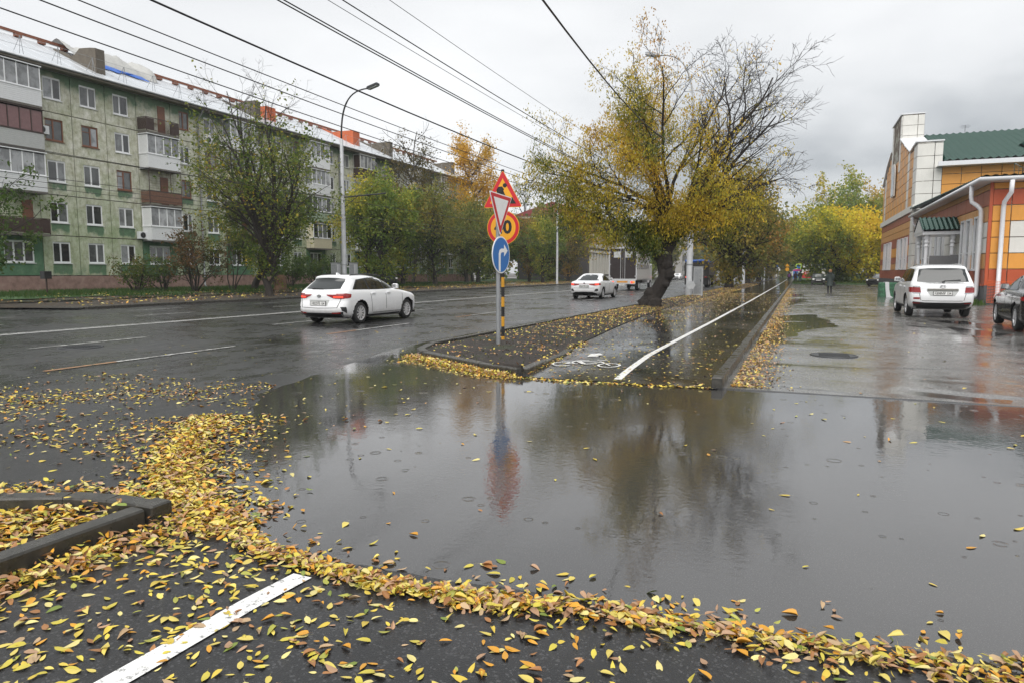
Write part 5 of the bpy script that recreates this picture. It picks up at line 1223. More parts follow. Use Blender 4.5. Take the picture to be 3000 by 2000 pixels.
def make_car(name, label, cat, loc, rz, B, wheels, rad, paint, det, group=None):
    r = thing(name, label, cat, loc, rz, group); Ra = rad+.055
    zs = np.unique(np.concatenate([np.linspace(B.z0, B.z1-.12, 34), np.linspace(B.z1-.12, B.z1, 7)]))
    V_, F_ = B.shell([(x, rad+.01) for x in wheels], Ra, zs); body = link('body', np_mesh('body', V_, F_, paint, smooth=True), r)
    b = MB(); b.box(B.xr(B.z0)+.1, B.xf(B.z0)-.1, -float(B.hw(B.z0))+.02, float(B.hw(B.z0))-.02, B.z0-.02, B.z0+.05)
    for wx in wheels:
        for sg in (1, -1):
            hw_ = float(B.hw(.5)); n = 14; pr = None
            for k in range(n+1):
                a = math.pi*(k/n)*1.16-.25; q = (wx+Ra*math.cos(a), rad+.01+Ra*math.sin(a))
                if pr: b.face([(pr[0], sg*(hw_-.03), pr[1]), (q[0], sg*(hw_-.03), q[1]), (q[0], sg*(hw_-.4), q[1]), (pr[0], sg*(hw_-.4), pr[1])])
                pr = q
            b.box(wx-Ra, wx+Ra, min(sg*(hw_-.42), sg*(hw_-.4)), max(sg*(hw_-.42), sg*(hw_-.4)), B.z0, rad+Ra)
    b.build('underbody', M['black'], r)
    for wx in wheels:
        for sg in (1, -1): wheel(r, wx, sg*(float(B.hw(.45))-.12), rad, .205, sg, det.get('rim', .68), det.get('spokes', 10))
    def P_(nme, lo, hi, fn, off, mat, sides=(1, -1), parent=None):
        if fn == 'side':
            for sg in sides: v, f_ = B.patch(lo, hi, fn, off, sg=sg); f_ = f_ if sg < 0 else f_[:, ::-1]; link(nme, np_mesh(nme, v, f_, mat, smooth=True), parent or r)
        else: v, f_ = B.patch(lo, hi, fn, off); link(nme, np_mesh(nme, v, f_ if fn == 'front' else f_[:, ::-1], mat, smooth=True), parent or r)
    for it in det['patches']: P_(*it)
    for txt, x, z, yaw in det.get('plates', []): plate(r, txt, x, z, yaw)
    for mx_ in det.get('mirrors', []):
        for sg in (1, -1):
            b = MB(); y0 = sg*(float(B.side(mx_[0], mx_[1]))+.02); b.bbox(mx_[0]-.07, mx_[0]+.09, min(y0, y0+sg*.19), max(y0, y0+sg*.19), mx_[1]-.02, mx_[1]+.13, .03)
            m_ = b.build('mirror', paint, r); b = MB(); b.box(mx_[0]-.076, mx_[0]-.071, min(y0+sg*.02, y0+sg*.17), max(y0+sg*.02, y0+sg*.17), mx_[1], mx_[1]+.11); b.build('mirror_glass', M['chrome'], m_)
    for hx, hz in det.get('handles', []):
        for sg in (1, -1): b = MB(); y0 = sg*(float(B.side(hx, hz))+.018); b.bbox(hx-.10, hx+.10, y0-.018, y0+.018, hz-.018, hz+.022, .008); b.build('door_handle', paint if det.get('h', 0) == 0 else M['chrome'], r)
    if 'rails' in det:
        x0, x1, zr_ = det['rails']
        for sg in (1, -1): b = MB(); yy = sg*det.get('ry', .52); b.tube([(x0, yy, zr_-.05), (x0+.15, yy, zr_), ((x0+x1)/2, yy, zr_+.02), (x1-.15, yy, zr_-.01), (x1, yy, zr_-.06)], .018, 8); b.build('roof_rail', det.get('railm', M['black']), r, True)
    for fnc in det.get('extra', []): fnc(r, B)
    return r
def curve(a0, a1, f, n=6): return [(a, f(a)) for a in np.linspace(a0, a1, n)]
# ---- white estate car
WAG = Body([(.20, .30, 4.42, .78, .30, .5), (.30, .10, 4.55, .865, .34, .7), (.45, .03, 4.60, .892, .36, .8), (.60, .06, 4.60, .90, .36, .8), (.72, .10, 4.57, .90, .36, .8), (.84, .10, 4.42, .892, .34, .85), (.93, .12, 4.0, .878, .32, 1.0), (1.0, .17, 3.55, .85, .30, 1.0), (1.04, .22, 3.30, .825, .30, .9), (1.2, .42, 2.98, .745, .32, .75), (1.33, .58, 2.62, .68, .34, .7), (1.40, .56, 2.36, .635, .34, .7), (1.45, .64, 2.05, .55, .36, .7), (1.475, .95, 1.75, .38, .3, .4)], 4.6)
def tail_extra(emb, txt):
    def f(r, B):
        b = MB(); zc = .845; b.lathe([(.075, 0), (.07, .008), (.01, .01)], 20, (float(B.rear(0, zc))-.012, 0, zc), (-1, 0, 0)); e_ = b.build('emblem', M['black'] if emb == 'k' else M['chrome'], r); e_.scale = (1, 1, 1)
        for v in e_.data.vertices: v.co.z = zc+(v.co.z-zc)*.55
        if txt: link('lettering', text_mesh(txt, .07, M['plate']), r, (float(B.rear(0, zc))-.028, 0, zc), (R(90), 0, R(-90)))
        b = MB(); b.bar((float(B.rear(.1, 1.06))-.03, .32, 1.07), (float(B.rear(.1, 1.06))-.025, -.08, 1.05), .03, .03); b.build('wiper', M['black'], r)
        b = MB(); b.prism([(0, 0), (.22, 0), (.06, .07), (.02, .07)], (.95, .015, 1.468), (1, 0, 0), (0, 0, 1), 0, .03); b.build('antenna_fin', PW, r)
    return f
wd = dict(patches=[
  ('rear_window', [(-.62, 1.06), (-.3, 1.045), (0, 1.04), (.3, 1.045), (.62, 1.06)], [(-.54, 1.35), (-.3, 1.375), (0, 1.385), (.3, 1.375), (.54, 1.35)], 'rear', .014, M['car_glass']),
  ('side_window', [(.70, 1.045), (1.0, 1.04), (1.42, 1.035)], [(1.02, 1.30), (1.2, 1.345), (1.40, 1.37)], 'side', .006, M['car_glass']),
  ('side_window', [(1.50, 1.035), (2.0, 1.03), (2.28, 1.03)], [(1.48, 1.375), (1.9, 1.39), (2.14, 1.385)], 'side', .006, M['car_glass']),
  ('side_window', [(2.38, 1.03), (2.8, 1.03), (3.22, 1.04)], [(2.22, 1.385), (2.5, 1.345), (2.75, 1.25)], 'side', .006, M['car_glass']),
  ('window_surround', [(.62, 1.03), (1.8, 1.015), (3.30, 1.03)], [(.98, 1.33), (1.8, 1.405), (2.62, 1.315)], 'side', .003, M['black']),
  ('windscreen', [(-.62, 1.06), (0, 1.06), (.62, 1.06)], [(-.5, 1.38), (0, 1.40), (.5, 1.38)], 'front', .005, M['car_glass']),
  ('rear_bumper', [(-.80, .22), (-.4, .21), (0, .21), (.4, .21), (.80, .22)], [(-.86, .40), (-.45, .35), (0, .35), (.45, .35), (.86, .40)], 'rear', .012, M['black']),
  ('reflector', [(-.70, .33), (-.45, .325)], [(-.72, .375), (-.47, .365)], 'rear', .02, M['tail']), ('reflector', [(.45, .325), (.70, .33)], [(.47, .365), (.72, .375)], 'rear', .02, M['tail']),
  ('tail_light', [(.30, .86), (.5, .78), (.72, .765), (.845, .77)], [(.26, .895), (.5, .895), (.72, .91), (.835, .925)], 'rear', .012, M['tail']), ('tail_light', [(-.845, .77), (-.72, .765), (-.5, .78), (-.30, .86)], [(-.835, .925), (-.72, .91), (-.5, .895), (-.26, .895)], 'rear', .012, M['tail']),
  ('tail_light', [(.14, .77), (.30, .78), (.46, .80)], [(.16, .925), (.30, .93), (.50, .90)], 'side', .008, M['tail']),
  ('brake_lamp', [(.50, .80), (.80, .80)], [(.50, .835), (.80, .845)], 'rear', .016, M['brake']), ('brake_lamp', [(-.80, .80), (-.50, .80)], [(-.80, .845), (-.50, .835)], 'rear', .016, M['brake']),
  ('air_slot', [(.16, .42), (.30, .34)], [(.14, .53), (.26, .53)], 'side', .008, M['black']),
  ('sill', [(1.28, .205), (2.4, .205), (3.22, .205)], [(1.30, .255), (2.4, .25), (3.2, .255)], 'side', .006, M['black']),
  ('door_seam', [(1.47, 1.02), (1.475, 1.02)], [(1.485, 1.02), (1.487, 1.02)], 'side', .004, M['seam']),
  ('door_seam', [(2.32, .28), (2.34, .28)], [(2.30, 1.02), (2.32, 1.02)], 'side', .003, M['seam']), ('door_seam', [(1.55, .34), (1.57, .34)], [(1.44, 1.02), (1.46, 1.02)], 'side', .003, M['seam']), ('door_seam', [(3.30, .30), (3.32, .30)], [(3.27, 1.0), (3.29, 1.0)], 'side', .003, M['seam']),
  ('door_seam', [(1.58, .30), (3.30, .30)], [(1.58, .315), (3.30, .315)], 'side', .003, M['seam']),
  ('tailgate_seam', [(-.62, .50), (0, .485), (.62, .50)], [(-.62, .515), (0, .50), (.62, .515)], 'rear', .004, M['seam']), ('tailgate_seam', [(.615, .50), (.635, .50)], [(.70, .77), (.72, .77)], 'rear', .004, M['seam']), ('tailgate_seam', [(-.635, .50), (-.615, .50)], [(-.72, .77), (-.70, .77)], 'rear', .004, M['seam']),
  ('plate_recess', [(-.32, .56), (.32, .56)], [(-.36, .735), (.36, .735)], 'rear', .003, M['siding_grey']),
  ('headlight', [(4.02, .72), (4.3, .70)], [(3.95, .80), (4.2, .80)], 'side', .006, M['head'])],
  plates=[('Н822УВ 154', float(WAG.rear(0, .63))-.02, .63, math.pi)], mirrors=[(3.05, 1.05)], handles=[(1.62, .91), (2.46, .915)], rails=(.85, 2.55, 1.475), extra=[tail_extra('k', 'KIA')], spokes=10)
ec = make_car('estate_car', 'white estate car with lit red tail lamps driving away on the near lane', 'car', (-12.62, 15.85, .022), R(90), WAG, (.97, 3.62), .325, PW, wd)
ec.scale = (.965,)*3
# ---- white saloon
SAL = Body([(.20, .32, 4.45, .78, .30, .5), (.32, .10, 4.58, .87, .34, .7), (.50, .03, 4.64, .895, .36, .8), (.70, .04, 4.62, .90, .36, .8), (.84, .07, 4.42, .892, .34, .9), (.92, .08, 4.0, .875, .32, 1.0), (.97, .13, 3.65, .86, .32, 1.0), (1.0, .40, 3.45, .845, .36, .9), (1.03, .72, 3.32, .82, .4, .85), (1.15, 1.0, 3.02, .755, .42, .75), (1.28, 1.32, 2.68, .69, .42, .7), (1.37, 1.6, 2.4, .63, .4, .6), (1.42, 1.85, 2.15, .54, .14, .14), (1.44, 1.92, 2.05, .40, .06, .06)], 4.64)
def sal_patches(lit=True): return [
  ('rear_window', [(-.64, 1.04), (0, 1.03), (.64, 1.04)], [(-.52, 1.36), (0, 1.385), (.52, 1.36)], 'rear', .014, M['car_glass']),
  ('side_window', [(1.22, 1.05), (1.6, 1.035), (2.18, 1.03)], [(1.56, 1.24), (1.8, 1.35), (2.05, 1.375)], 'side', .006, M['car_glass']), ('side_window', [(2.28, 1.03), (2.7, 1.03), (3.15, 1.04)], [(2.14, 1.375), (2.4, 1.33), (2.72, 1.235)], 'side', .006, M['car_glass']),
  ('window_surround', [(1.08, 1.03), (2.2, 1.015), (3.25, 1.03)], [(1.50, 1.28), (2.0, 1.40), (2.65, 1.30)], 'side', .003, M['black']),
  ('windscreen', [(-.62, 1.05), (0, 1.05), (.62, 1.05)], [(-.48, 1.36), (0, 1.38), (.48, 1.36)], 'front', .005, M['car_glass']),
  ('tail_light', [(.30, .80), (.55, .76), (.84, .775)], [(.28, .865), (.55, .875), (.83, .895)], 'rear', .010, M['tail']), ('tail_light', [(-.84, .775), (-.55, .76), (-.30, .80)], [(-.83, .895), (-.55, .875), (-.28, .865)], 'rear', .010, M['tail']),
  ('light_bar', [(-.30, .845), (.30, .845)], [(-.29, .865), (.29, .865)], 'rear', .008, M['tail']), ('tail_light', [(.12, .775), (.42, .80)], [(.13, .895), (.46, .88)], 'side', .007, M['tail']),
  ('brake_lamp', [(.62, .795), (.84, .80)], [(.62, .865), (.83, .88)], 'rear', .015, M['brake'] if lit else M['tail']), ('brake_lamp', [(-.84, .80), (-.62, .795)], [(-.83, .88), (-.62, .865)], 'rear', .015, M['brake'] if lit else M['tail']),
  ('rear_bumper', [(-.76, .215), (-.4, .21), (0, .21), (.4, .21), (.76, .215)], [(-.70, .33), (-.5, .40), (0, .41), (.5, .40), (.70, .33)], 'rear', .012, M['black']),
  ('air_slot', [(.58, .44), (.84, .47)], [(.66, .58), (.86, .58)], 'rear', .010, M['black']), ('air_slot', [(-.84, .47), (-.58, .44)], [(-.86, .58), (-.66, .58)], 'rear', .010, M['black']),
  ('sill', [(1.30, .205), (3.25, .205)], [(1.32, .25), (3.22, .25)], 'side', .006, M['black']),
  ('door_seam', [(2.22, .28), (2.24, .28)], [(2.21, 1.02), (2.23, 1.02)], 'side', .003, M['seam']), ('door_seam', [(1.40, .55), (1.42, .55)], [(1.25, 1.02), (1.27, 1.02)], 'side', .003, M['seam']), ('door_seam', [(3.28, .30), (3.30, .30)], [(3.25, 1.0), (3.27, 1.0)], 'side', .003, M['seam']),
  ('boot_seam', [(-.60, .62), (0, .605), (.60, .62)], [(-.60, .632), (0, .617), (.60, .632)], 'rear', .004, M['seam'])]
def badge(z): 
    def f(r, B):
        b = MB(); b.lathe([(.07, 0), (.065, .008), (.01, .01)], 20, (float(B.rear(0, z))-.012, 0, z), (-1, 0, 0)); e_ = b.build('emblem', M['chrome'], r)
        for v in e_.data.vertices: v.co.z = z+(v.co.z-z)*.6
    return f
make_car('saloon_car', 'white saloon with glowing brake lamps following the box truck', 'car', (-11.1, 37.2, .022), R(90), SAL, (.98, 3.68), .32, PW, dict(patches=sal_patches(), plates=[('М261ТМ 154', float(SAL.rear(0, .73))-.02, .73, math.pi)], mirrors=[(3.02, 1.05)], handles=[(1.55, .90), (2.36, .905)], extra=[badge(.90)], spokes=10))
# ---- white off-roader
SUV = Body([(.28, .42, 4.55, .80, .28, .4), (.38, .16, 4.70, .92, .30, .6), (.52, .04, 4.78, .95, .32, .7), (.72, .02, 4.79, .955, .32, .7), (.92, .05, 4.72, .952, .30, .75), (1.04, .06, 4.45, .945, .28, .85), (1.10, .08, 3.95, .935, .26, .9), (1.15, .10, 3.65, .92, .26, .9), (1.20, .14, 3.48, .90, .26, .85), (1.40, .27, 3.12, .83, .26, .7), (1.58, .38, 2.78, .765, .28, .65), (1.66, .36, 2.55, .72, .30, .6), (1.71, .44, 2.3, .64, .3, .6), (1.735, .8, 1.95, .48, .3, .4)], 4.79, 3.2)
def suv_extra(r, B):
    b = MB(); zc = 1.035; x_ = float(B.rear(0, zc))-.012
    for q, s1, s2 in ((.085, 1, .66), (.042, 1, 1.3), (.06, 1, .32)):
        pts = [(x_, q*s1*math.cos(a), zc+(.018 if s2 == .32 else 0)+q*s2*math.sin(a)) for a in np.linspace(0, 2*math.pi, 20)]; b.tube(pts, .007, 5, False)
    b.build('emblem', M['chrome'], r, True)
    b = MB(); b.bar((float(B.rear(.1, 1.24))-.03, -.02, 1.21), (float(B.rear(.1, 1.27))-.028, -.50, 1.245), .03, .03); b.box(float(B.rear(0, 1.2))-.05, float(B.rear(0, 1.2))+.02, -.05, .03, 1.15, 1.2); b.build('wiper', M['black'], r)
    b = MB(); b.bbox(float(B.xr(1.0))-.035, float(B.xr(1.0))+.02, -.44, .44, .90, .965, .012); b.build('plate_trim', simple('dull chrome', (.25, .24, .22), .35, .5), r)
    b = MB(); b.bar((.62, -.60, 1.745), (.62, .60, 1.745), .05, .03); b.build('rack_bar', M['chrome'], r)
suvp = [('rear_window', [(-.74, 1.19), (-.4, 1.165), (0, 1.16), (.4, 1.165), (.74, 1.19)], [(-.66, 1.60), (-.4, 1.625), (0, 1.635), (.4, 1.625), (.66, 1.60)], 'rear', .014, M['car_glass']),
  ('side_window', [(.42, 1.22), (.8, 1.20), (1.10, 1.19)], [(.60, 1.56), (.85, 1.60), (1.08, 1.615)], 'side', .006, M['car_glass']), ('side_window', [(1.18, 1.19), (1.6, 1.18), (2.10, 1.18)], [(1.16, 1.615), (1.6, 1.63), (2.02, 1.63)], 'side', .006, M['car_glass']), ('side_window', [(2.2, 1.18), (2.7, 1.18), (3.25, 1.19)], [(2.12, 1.63), (2.5, 1.60), (2.85, 1.48)], 'side', .006, M['car_glass']),
  ('window_surround', [(.36, 1.2), (1.8, 1.165), (3.36, 1.18)], [(.56, 1.60), (1.8, 1.65), (2.76, 1.56)], 'side', .003, M['black']),
  ('windscreen', [(-.68, 1.22), (0, 1.22), (.68, 1.22)], [(-.56, 1.62), (0, 1.64), (.56, 1.62)], 'front', .005, M['car_glass']),
  ('tail_light', [(.62, .83), (.90, .835)], [(.64, 1.0), (.885, 1.01)], 'rear', .012, M['tail']), ('tail_light', [(-.90, .835), (-.62, .83)], [(-.885, 1.01), (-.64, 1.0)], 'rear', .012, M['tail']), ('tail_light', [(.09, .83), (.36, .85)], [(.10, 1.01), (.46, 1.0)], 'side', .008, M['tail']),
  ('lamp_lens', [(.62, .80), (.90, .805)], [(.62, .83), (.90, .835)], 'rear', .012, M['chrome']), ('lamp_lens', [(-.90, .805), (-.62, .80)], [(-.90, .835), (-.62, .83)], 'rear', .012, M['chrome']), ('lamp_lens', [(.64, 1.0), (.885, 1.01)], [(.66, 1.05), (.82, 1.05)], 'rear', .010, M['chrome']), ('lamp_lens', [(-.885, 1.01), (-.64, 1.0)], [(-.82, 1.05), (-.66, 1.05)], 'rear', .010, M['chrome']),
  ('fog_lamp', [(.64, .61), (.82, .61)], [(.64, .67), (.82, .67)], 'rear', .008, M['tail']), ('reflector', [(.62, .465), (.84, .47)], [(.62, .49), (.84, .495)], 'rear', .02, M['tail']), ('reflector', [(-.84, .47), (-.62, .465)], [(-.84, .495), (-.62, .49)], 'rear', .02, M['tail']),
  ('rear_bumper', [(-.86, .30), (-.4, .29), (0, .29), (.4, .29), (.86, .30)], [(-.90, .54), (-.5, .50), (0, .50), (.5, .50), (.90, .54)], 'rear', .014, M['black']),
  ('tailgate_seam', [(-.58, .555), (0, .55), (.58, .555)], [(-.58, .57), (0, .565), (.58, .57)], 'rear', .004, M['seam']), ('tailgate_seam', [(.60, .57), (.615, .57)], [(.66, .83), (.675, .83)], 'rear', .004, M['seam']), ('tailgate_seam', [(-.615, .57), (-.60, .57)], [(-.675, .83), (-.66, .83)], 'rear', .004, M['seam']), ('tailgate_seam', [(-.68, 1.135), (0, 1.12), (.68, 1.135)], [(-.68, 1.15), (0, 1.135), (.68, 1.15)], 'rear', .004, M['seam']),
  ('plate_recess', [(-.34, .72), (.34, .72)], [(-.46, .895), (.46, .895)], 'rear', .004, M['siding_grey']),
  ('sill', [(1.45, .285), (3.35, .285)], [(1.46, .38), (3.34, .38)], 'side', .008, M['black']), ('door_seam', [(2.15, .40), (2.17, .40)], [(2.14, 1.16), (2.16, 1.16)], 'side', .003, M['seam']), ('door_seam', [(1.42, .62), (1.44, .62)], [(1.13, 1.16), (1.15, 1.16)], 'side', .003, M['seam'])]
make_car('off_roader', 'big white off-roader with roof rack parked facing away before the clad building', 'car', (4.42, 26.1, .02), R(90), SUV, (1.02, 3.81), .37, PW, dict(patches=suvp, plates=[('К808МР 154', float(SUV.rear(0, .81))-.02, .81, math.pi)], mirrors=[(3.12, 1.2)], handles=[(1.35, 1.02), (2.3, 1.03)], rails=(.6, 2.5, 1.755), ry=.56, railm=M['chrome'], extra=[suv_extra], spokes=5))
# ---- black saloon at the right edge
make_car('black_car', 'black saloon parked at the right picture edge', 'car', (6.0, 20.15, .02), R(86), SAL, (1.0, 3.72), .335, PB, dict(patches=sal_patches(False), mirrors=[(3.02, 1.05)], handles=[(1.55, .90), (2.36, .905)], spokes=7, h=1))
# ---- small cars far off
HAT = Body([(.2, .2, 3.9, .72, .25, .3), (.35, .05, 4.0, .80, .2, .3), (.6, .03, 4.0, .81, .2, .3), (.78, .04, 3.95, .81, .2, .3), (.86, .08, 3.6, .80, .2, .4), (.92, .15, 3.0, .78, .2, .5), (1.0, .25, 2.85, .74, .2, .5), (1.2, .5, 2.5, .66, .2, .4), (1.36, .8, 2.2, .60, .2, .3), (1.4, 1.2, 1.9, .45, .2, .2)], 4.0, 4.)
hatp = [('windscreen', [(-.62, .97), (.62, .97)], [(-.52, 1.32), (.52, 1.32)], 'front', .006, M['pane_lit']), ('rear_window', [(-.6, .97), (.6, .97)], [(-.5, 1.30), (.5, 1.30)], 'rear', .014, M['car_glass']), ('side_window', [(.5, .96), (2.75, .96)], [(.85, 1.30), (2.25, 1.30)], 'side', .006, M['car_glass']),
  ('headlight', [(.48, .62), (.76, .62)], [(.48, .76), (.76, .76)], 'front', .01, M['head']), ('headlight', [(-.76, .62), (-.48, .62)], [(-.76, .76), (-.48, .76)], 'front', .01, M['head']), ('grille', [(-.48, .63), (.48, .63)], [(-.48, .75), (.48, .75)], 'front', .008, M['black']), ('front_bumper', [(-.78, .3), (.78, .3)], [(-.79, .52), (.79, .52)], 'front', .03, M['black']),
  ('tail_light', [(.5, .6), (.76, .6)], [(.5, .8), (.76, .8)], 'rear', .01, M['tail']), ('tail_light', [(-.76, .6), (-.5, .6)], [(-.76, .8), (-.5, .8)], 'rear', .01, M['tail'])]
make_car('hatchback', 'old dark hatchback parked facing the camera beside the walking woman', 'car', (2.45, 97.4, .03), R(-90), HAT, (.75, 3.2), .29, PDK, dict(patches=hatp, plates=[('А154ТС 54', 4.04, .56, 0)], mirrors=[(2.7, .98)], spokes=8))
make_car('under_tree_car', 'dark car with pale windscreen parked under the trees behind the signs', 'car', (-40.5, 60.5, .28), R(-35), HAT, (.75, 3.2), .29, PDK, dict(patches=hatp, spokes=8))
make_car('corner_car', 'black car nose showing beyond the clad building corner', 'car', (9.6, 88.0, .03), R(-120), HAT, (.75, 3.2), .29, PB, dict(patches=hatp, spokes=8))
make_car('silver_off_roader', 'silver off-roader driving away beside the second verge tree', 'car', (-8.6, 88.0, .02), R(90), SUV, (1.02, 3.81), .37, PSIL, dict(patches=suvp, spokes=5))
make_car('white_far_car', 'small white car with a red tail lamp ahead of the tipper', 'car', (-12.3, 98.0, .02), R(90), HAT, (.75, 3.2), .29, PW, dict(patches=hatp, spokes=8))
make_car('black_far_car', 'black off-roader between the far verge trunks', 'car', (-9.2, 132.0, .02), R(90), SUV, (1.02, 3.81), .37, PB, dict(patches=suvp, spokes=5))
def lit(r, B):
    for s_ in (-1, 1): b = MB(); b.lathe([(.12, 0), (.01, .03)], 12, (float(B.front(.62, .85))+.02, s_*.62, .85), (1, 0, 0)); b.build('headlight', M['headlit'], r)
make_car('oncoming_off_roader', 'pale off-roader coming towards the camera with lit headlamps', 'car', (-20.5, 158.0, .02), R(-90), SUV, (1.02, 3.81), .37, PSIL, dict(patches=suvp, extra=[lit], spokes=5))
make_car('oncoming_white_car', 'white hatchback coming towards the camera far down the road', 'car', (-23.5, 150.0, .02), R(-90), HAT, (.75, 3.2), .29, PW, dict(patches=hatp, spokes=8))
# ---- box truck
bt = thing('box_truck', 'white box truck with brown rear doors and lettered side panel', 'truck', (-13.52, 56.6, .02), R(90))
t_side = carpaint('dirty white panel', (.72, .71, .68), .5); t_door = simple('brown rear doors', (.014, .007, .006), .45, var=.15); t_alu = simple('aluminium frame', (.55, .55, .55), .35, .6)
b = MB(); b.box(.05, 5.6, -1.15, 1.15, .98, 3.55); b.build('cargo_box', t_side, bt)
b = MB(); b.box(0, 5.65, -1.19, -1.1, 3.5, 3.62); b.box(0, 5.65, 1.1, 1.19, 3.5, 3.62); b.box(0, .08, -1.1, 1.1, 3.5, 3.62); b.box(0, .08, -1.19, -1.1, .95, 3.5); b.box(0, .08, 1.1, 1.19, .95, 3.5); b.box(-.02, 5.6, -1.17, 1.17, .86, .98); b.build('frame', t_alu, bt)
for s_ in (-1, 1):
    b = MB(); b.box(.02, .05, min(0.01*s_, 1.09*s_), max(.01*s_, 1.09*s_), .99, 3.49); d_ = b.build('rear_door', t_door, bt)
    b = MB(); b.box(.005, .02, min(.2*s_, .78*s_), max(.2*s_, .78*s_), 2.75, 3.25); b.build('notice_panel', M['siding_grey'], d_)
    b = MB(); b.tube([(-.01, s_*.18, .95), (-.01, s_*.18, 3.5)], .022, 6)
    for z_ in (1.2, 2.2, 3.2): b.box(-.02, .03, s_*1.08-.07, s_*1.08+.07, z_-.03, z_+.03)
    b.build('door_bar', t_alu, d_)
b = MB(); b.box(-.12, -.04, -1.1, 1.1, .55, .86); b.build('rear_beam', t_alu, bt)
b = MB(); b.box(-.13, -.12, .0-.45, .45, .66, .80); b.build('marker_board', simple('orange marker', (.55, .24, .02), .4), bt)
for s_ in (-1, 1):
    b = MB(); b.box(-.15, -.12, min(s_*.72, s_*.9), max(s_*.72, s_*.9), .62, .78); b.build('tail_light', M['brake'], bt)
    b = MB(); b.box(-.15, -.12, min(s_*.9, s_*1.05), max(s_*.9, s_*1.05), .62, .78); b.build('indicator', M['amber'], bt)
plate(bt, 'Т124ЕМ 154', -.14, .48)
b = MB(); b.box(.2, 6.9, -.45, .45, .55, .86); b.box(.3, 1.0, -1.05, -.6, .35, .5); b.build('chassis', M['black'], bt)
b = MB(); b.bbox(5.75, 7.5, -1.0, 1.0, .6, 2.35, .12); b.build('cab', PW, bt)
b = MB(); b.box(7.49, 7.52, -.85, .85, 1.45, 2.1); b.build('windscreen', M['car_glass'], bt)
for wx in (1.4, 6.5):
    for s_ in (-1, 1): wheel(bt, wx, s_*.95, .42, .30 if wx < 3 else .24, s_, .6, 6)
for txt, z_, sz, mt, dx_ in (('ALEX', 3.0, .34, 'green print', -1.1), ('DOORS', 3.0, .34, 'wine print', 1.2), ('СТАЛЬНЫЕ ДВЕРИ', 2.48, .30, 'grey print', 0), ('СТОПВЕСКОМ.РФ', 1.95, .42, 'black bold print', 0)):
    c_ = {'green print': (.04, .12, .05), 'wine print': (.16, .02, .05), 'grey print': (.15, .14, .14), 'black bold print': (.03, .02, .03)}[mt]
    link('lettering', text_mesh(txt, sz*1.25, simple(mt, c_, .5), bold=.01, xs=1.05), bt, (2.7+dx_, -1.154, z_), (R(90), 0, 0))
b = MB(); pts = [(2.75+.28*math.cos(a), -1.156, 3.0+.34*math.sin(a)) for a in np.linspace(0, 2*math.pi, 20)]; b.tube(pts, .035, 4, False); b.build('roundel', t_door, bt)
b = MB(); b.box(1.7, 3.8, -1.158, -1.151, 2.70, 2.73); b.build('rule', simple('red rule', (.4, .05, .04), .5), bt)
# ---- tipper
dt = thing('tipper_truck', 'grey tipper truck with blue sheet on its body seen behind the lamp post', 'truck', (-9.75, 73.6, .02), R(90))
t_tip = simple('muddy tipper steel', (.075, .065, .058), .8, var=.3, scale=3); t_tail = simple('tipper tailboard', (.05, .045, .042), .8, var=.3, scale=3)
b = MB(); b.prism([(-1.25, 1.25), (1.25, 1.25), (1.25, 2.55), (-1.25, 2.55)], (0, 0, 0), (0, 1, 0), (0, 0, 1), .1, 5.2); b.build('tipper_body', t_tip, dt)
b = MB(); b.box(-.02, .1, -1.22, 1.22, 1.15, 2.5)
for q in (-1.1, -.4, .4, 1.1): b.box(-.08, -.02, q-.06, q+.06, 1.1, 2.55)
b.box(-.08, -.02, -1.2, 1.2, 1.9, 2.0); b.build('tailboard', t_tail, dt)
b = MB(); b.tube([(.2, -1.2, 2.68), (.2, -.4, 2.74), (.2, .5, 2.70), (.2, 1.2, 2.72)], .13, 8); b.box(.2, 5.0, -1.2, 1.2, 2.56, 2.7); b.build('sheet', M['tarp_blue'], dt)
b = MB(); b.box(0, 7, -.5, .5, .7, 1.2)
for s_ in (-1, 1): b.box(-.05, .02, min(s_*.45, s_*1.2), max(s_*.45, s_*1.2), .25, .95)
b.build('chassis', M['black'], dt)
for s_ in (-1, 1): b = MB(); b.box(-.12, -.05, s_*.95-.15, s_*.95+.15, .98, 1.1); b.build('tail_light', M['tail'] if s_ < 0 else M['brake'], dt)
b = MB(); b.bbox(5.4, 7.3, -1.2, 1.2, .8, 2.7, .1); b.build('cab', t_tip, dt)
for wx in (1.0, 2.3, 6.2):
    for s_ in (-1, 1): wheel(dt, wx, s_*.95, .52, .45 if wx < 4 else .3, s_, .55, 6)
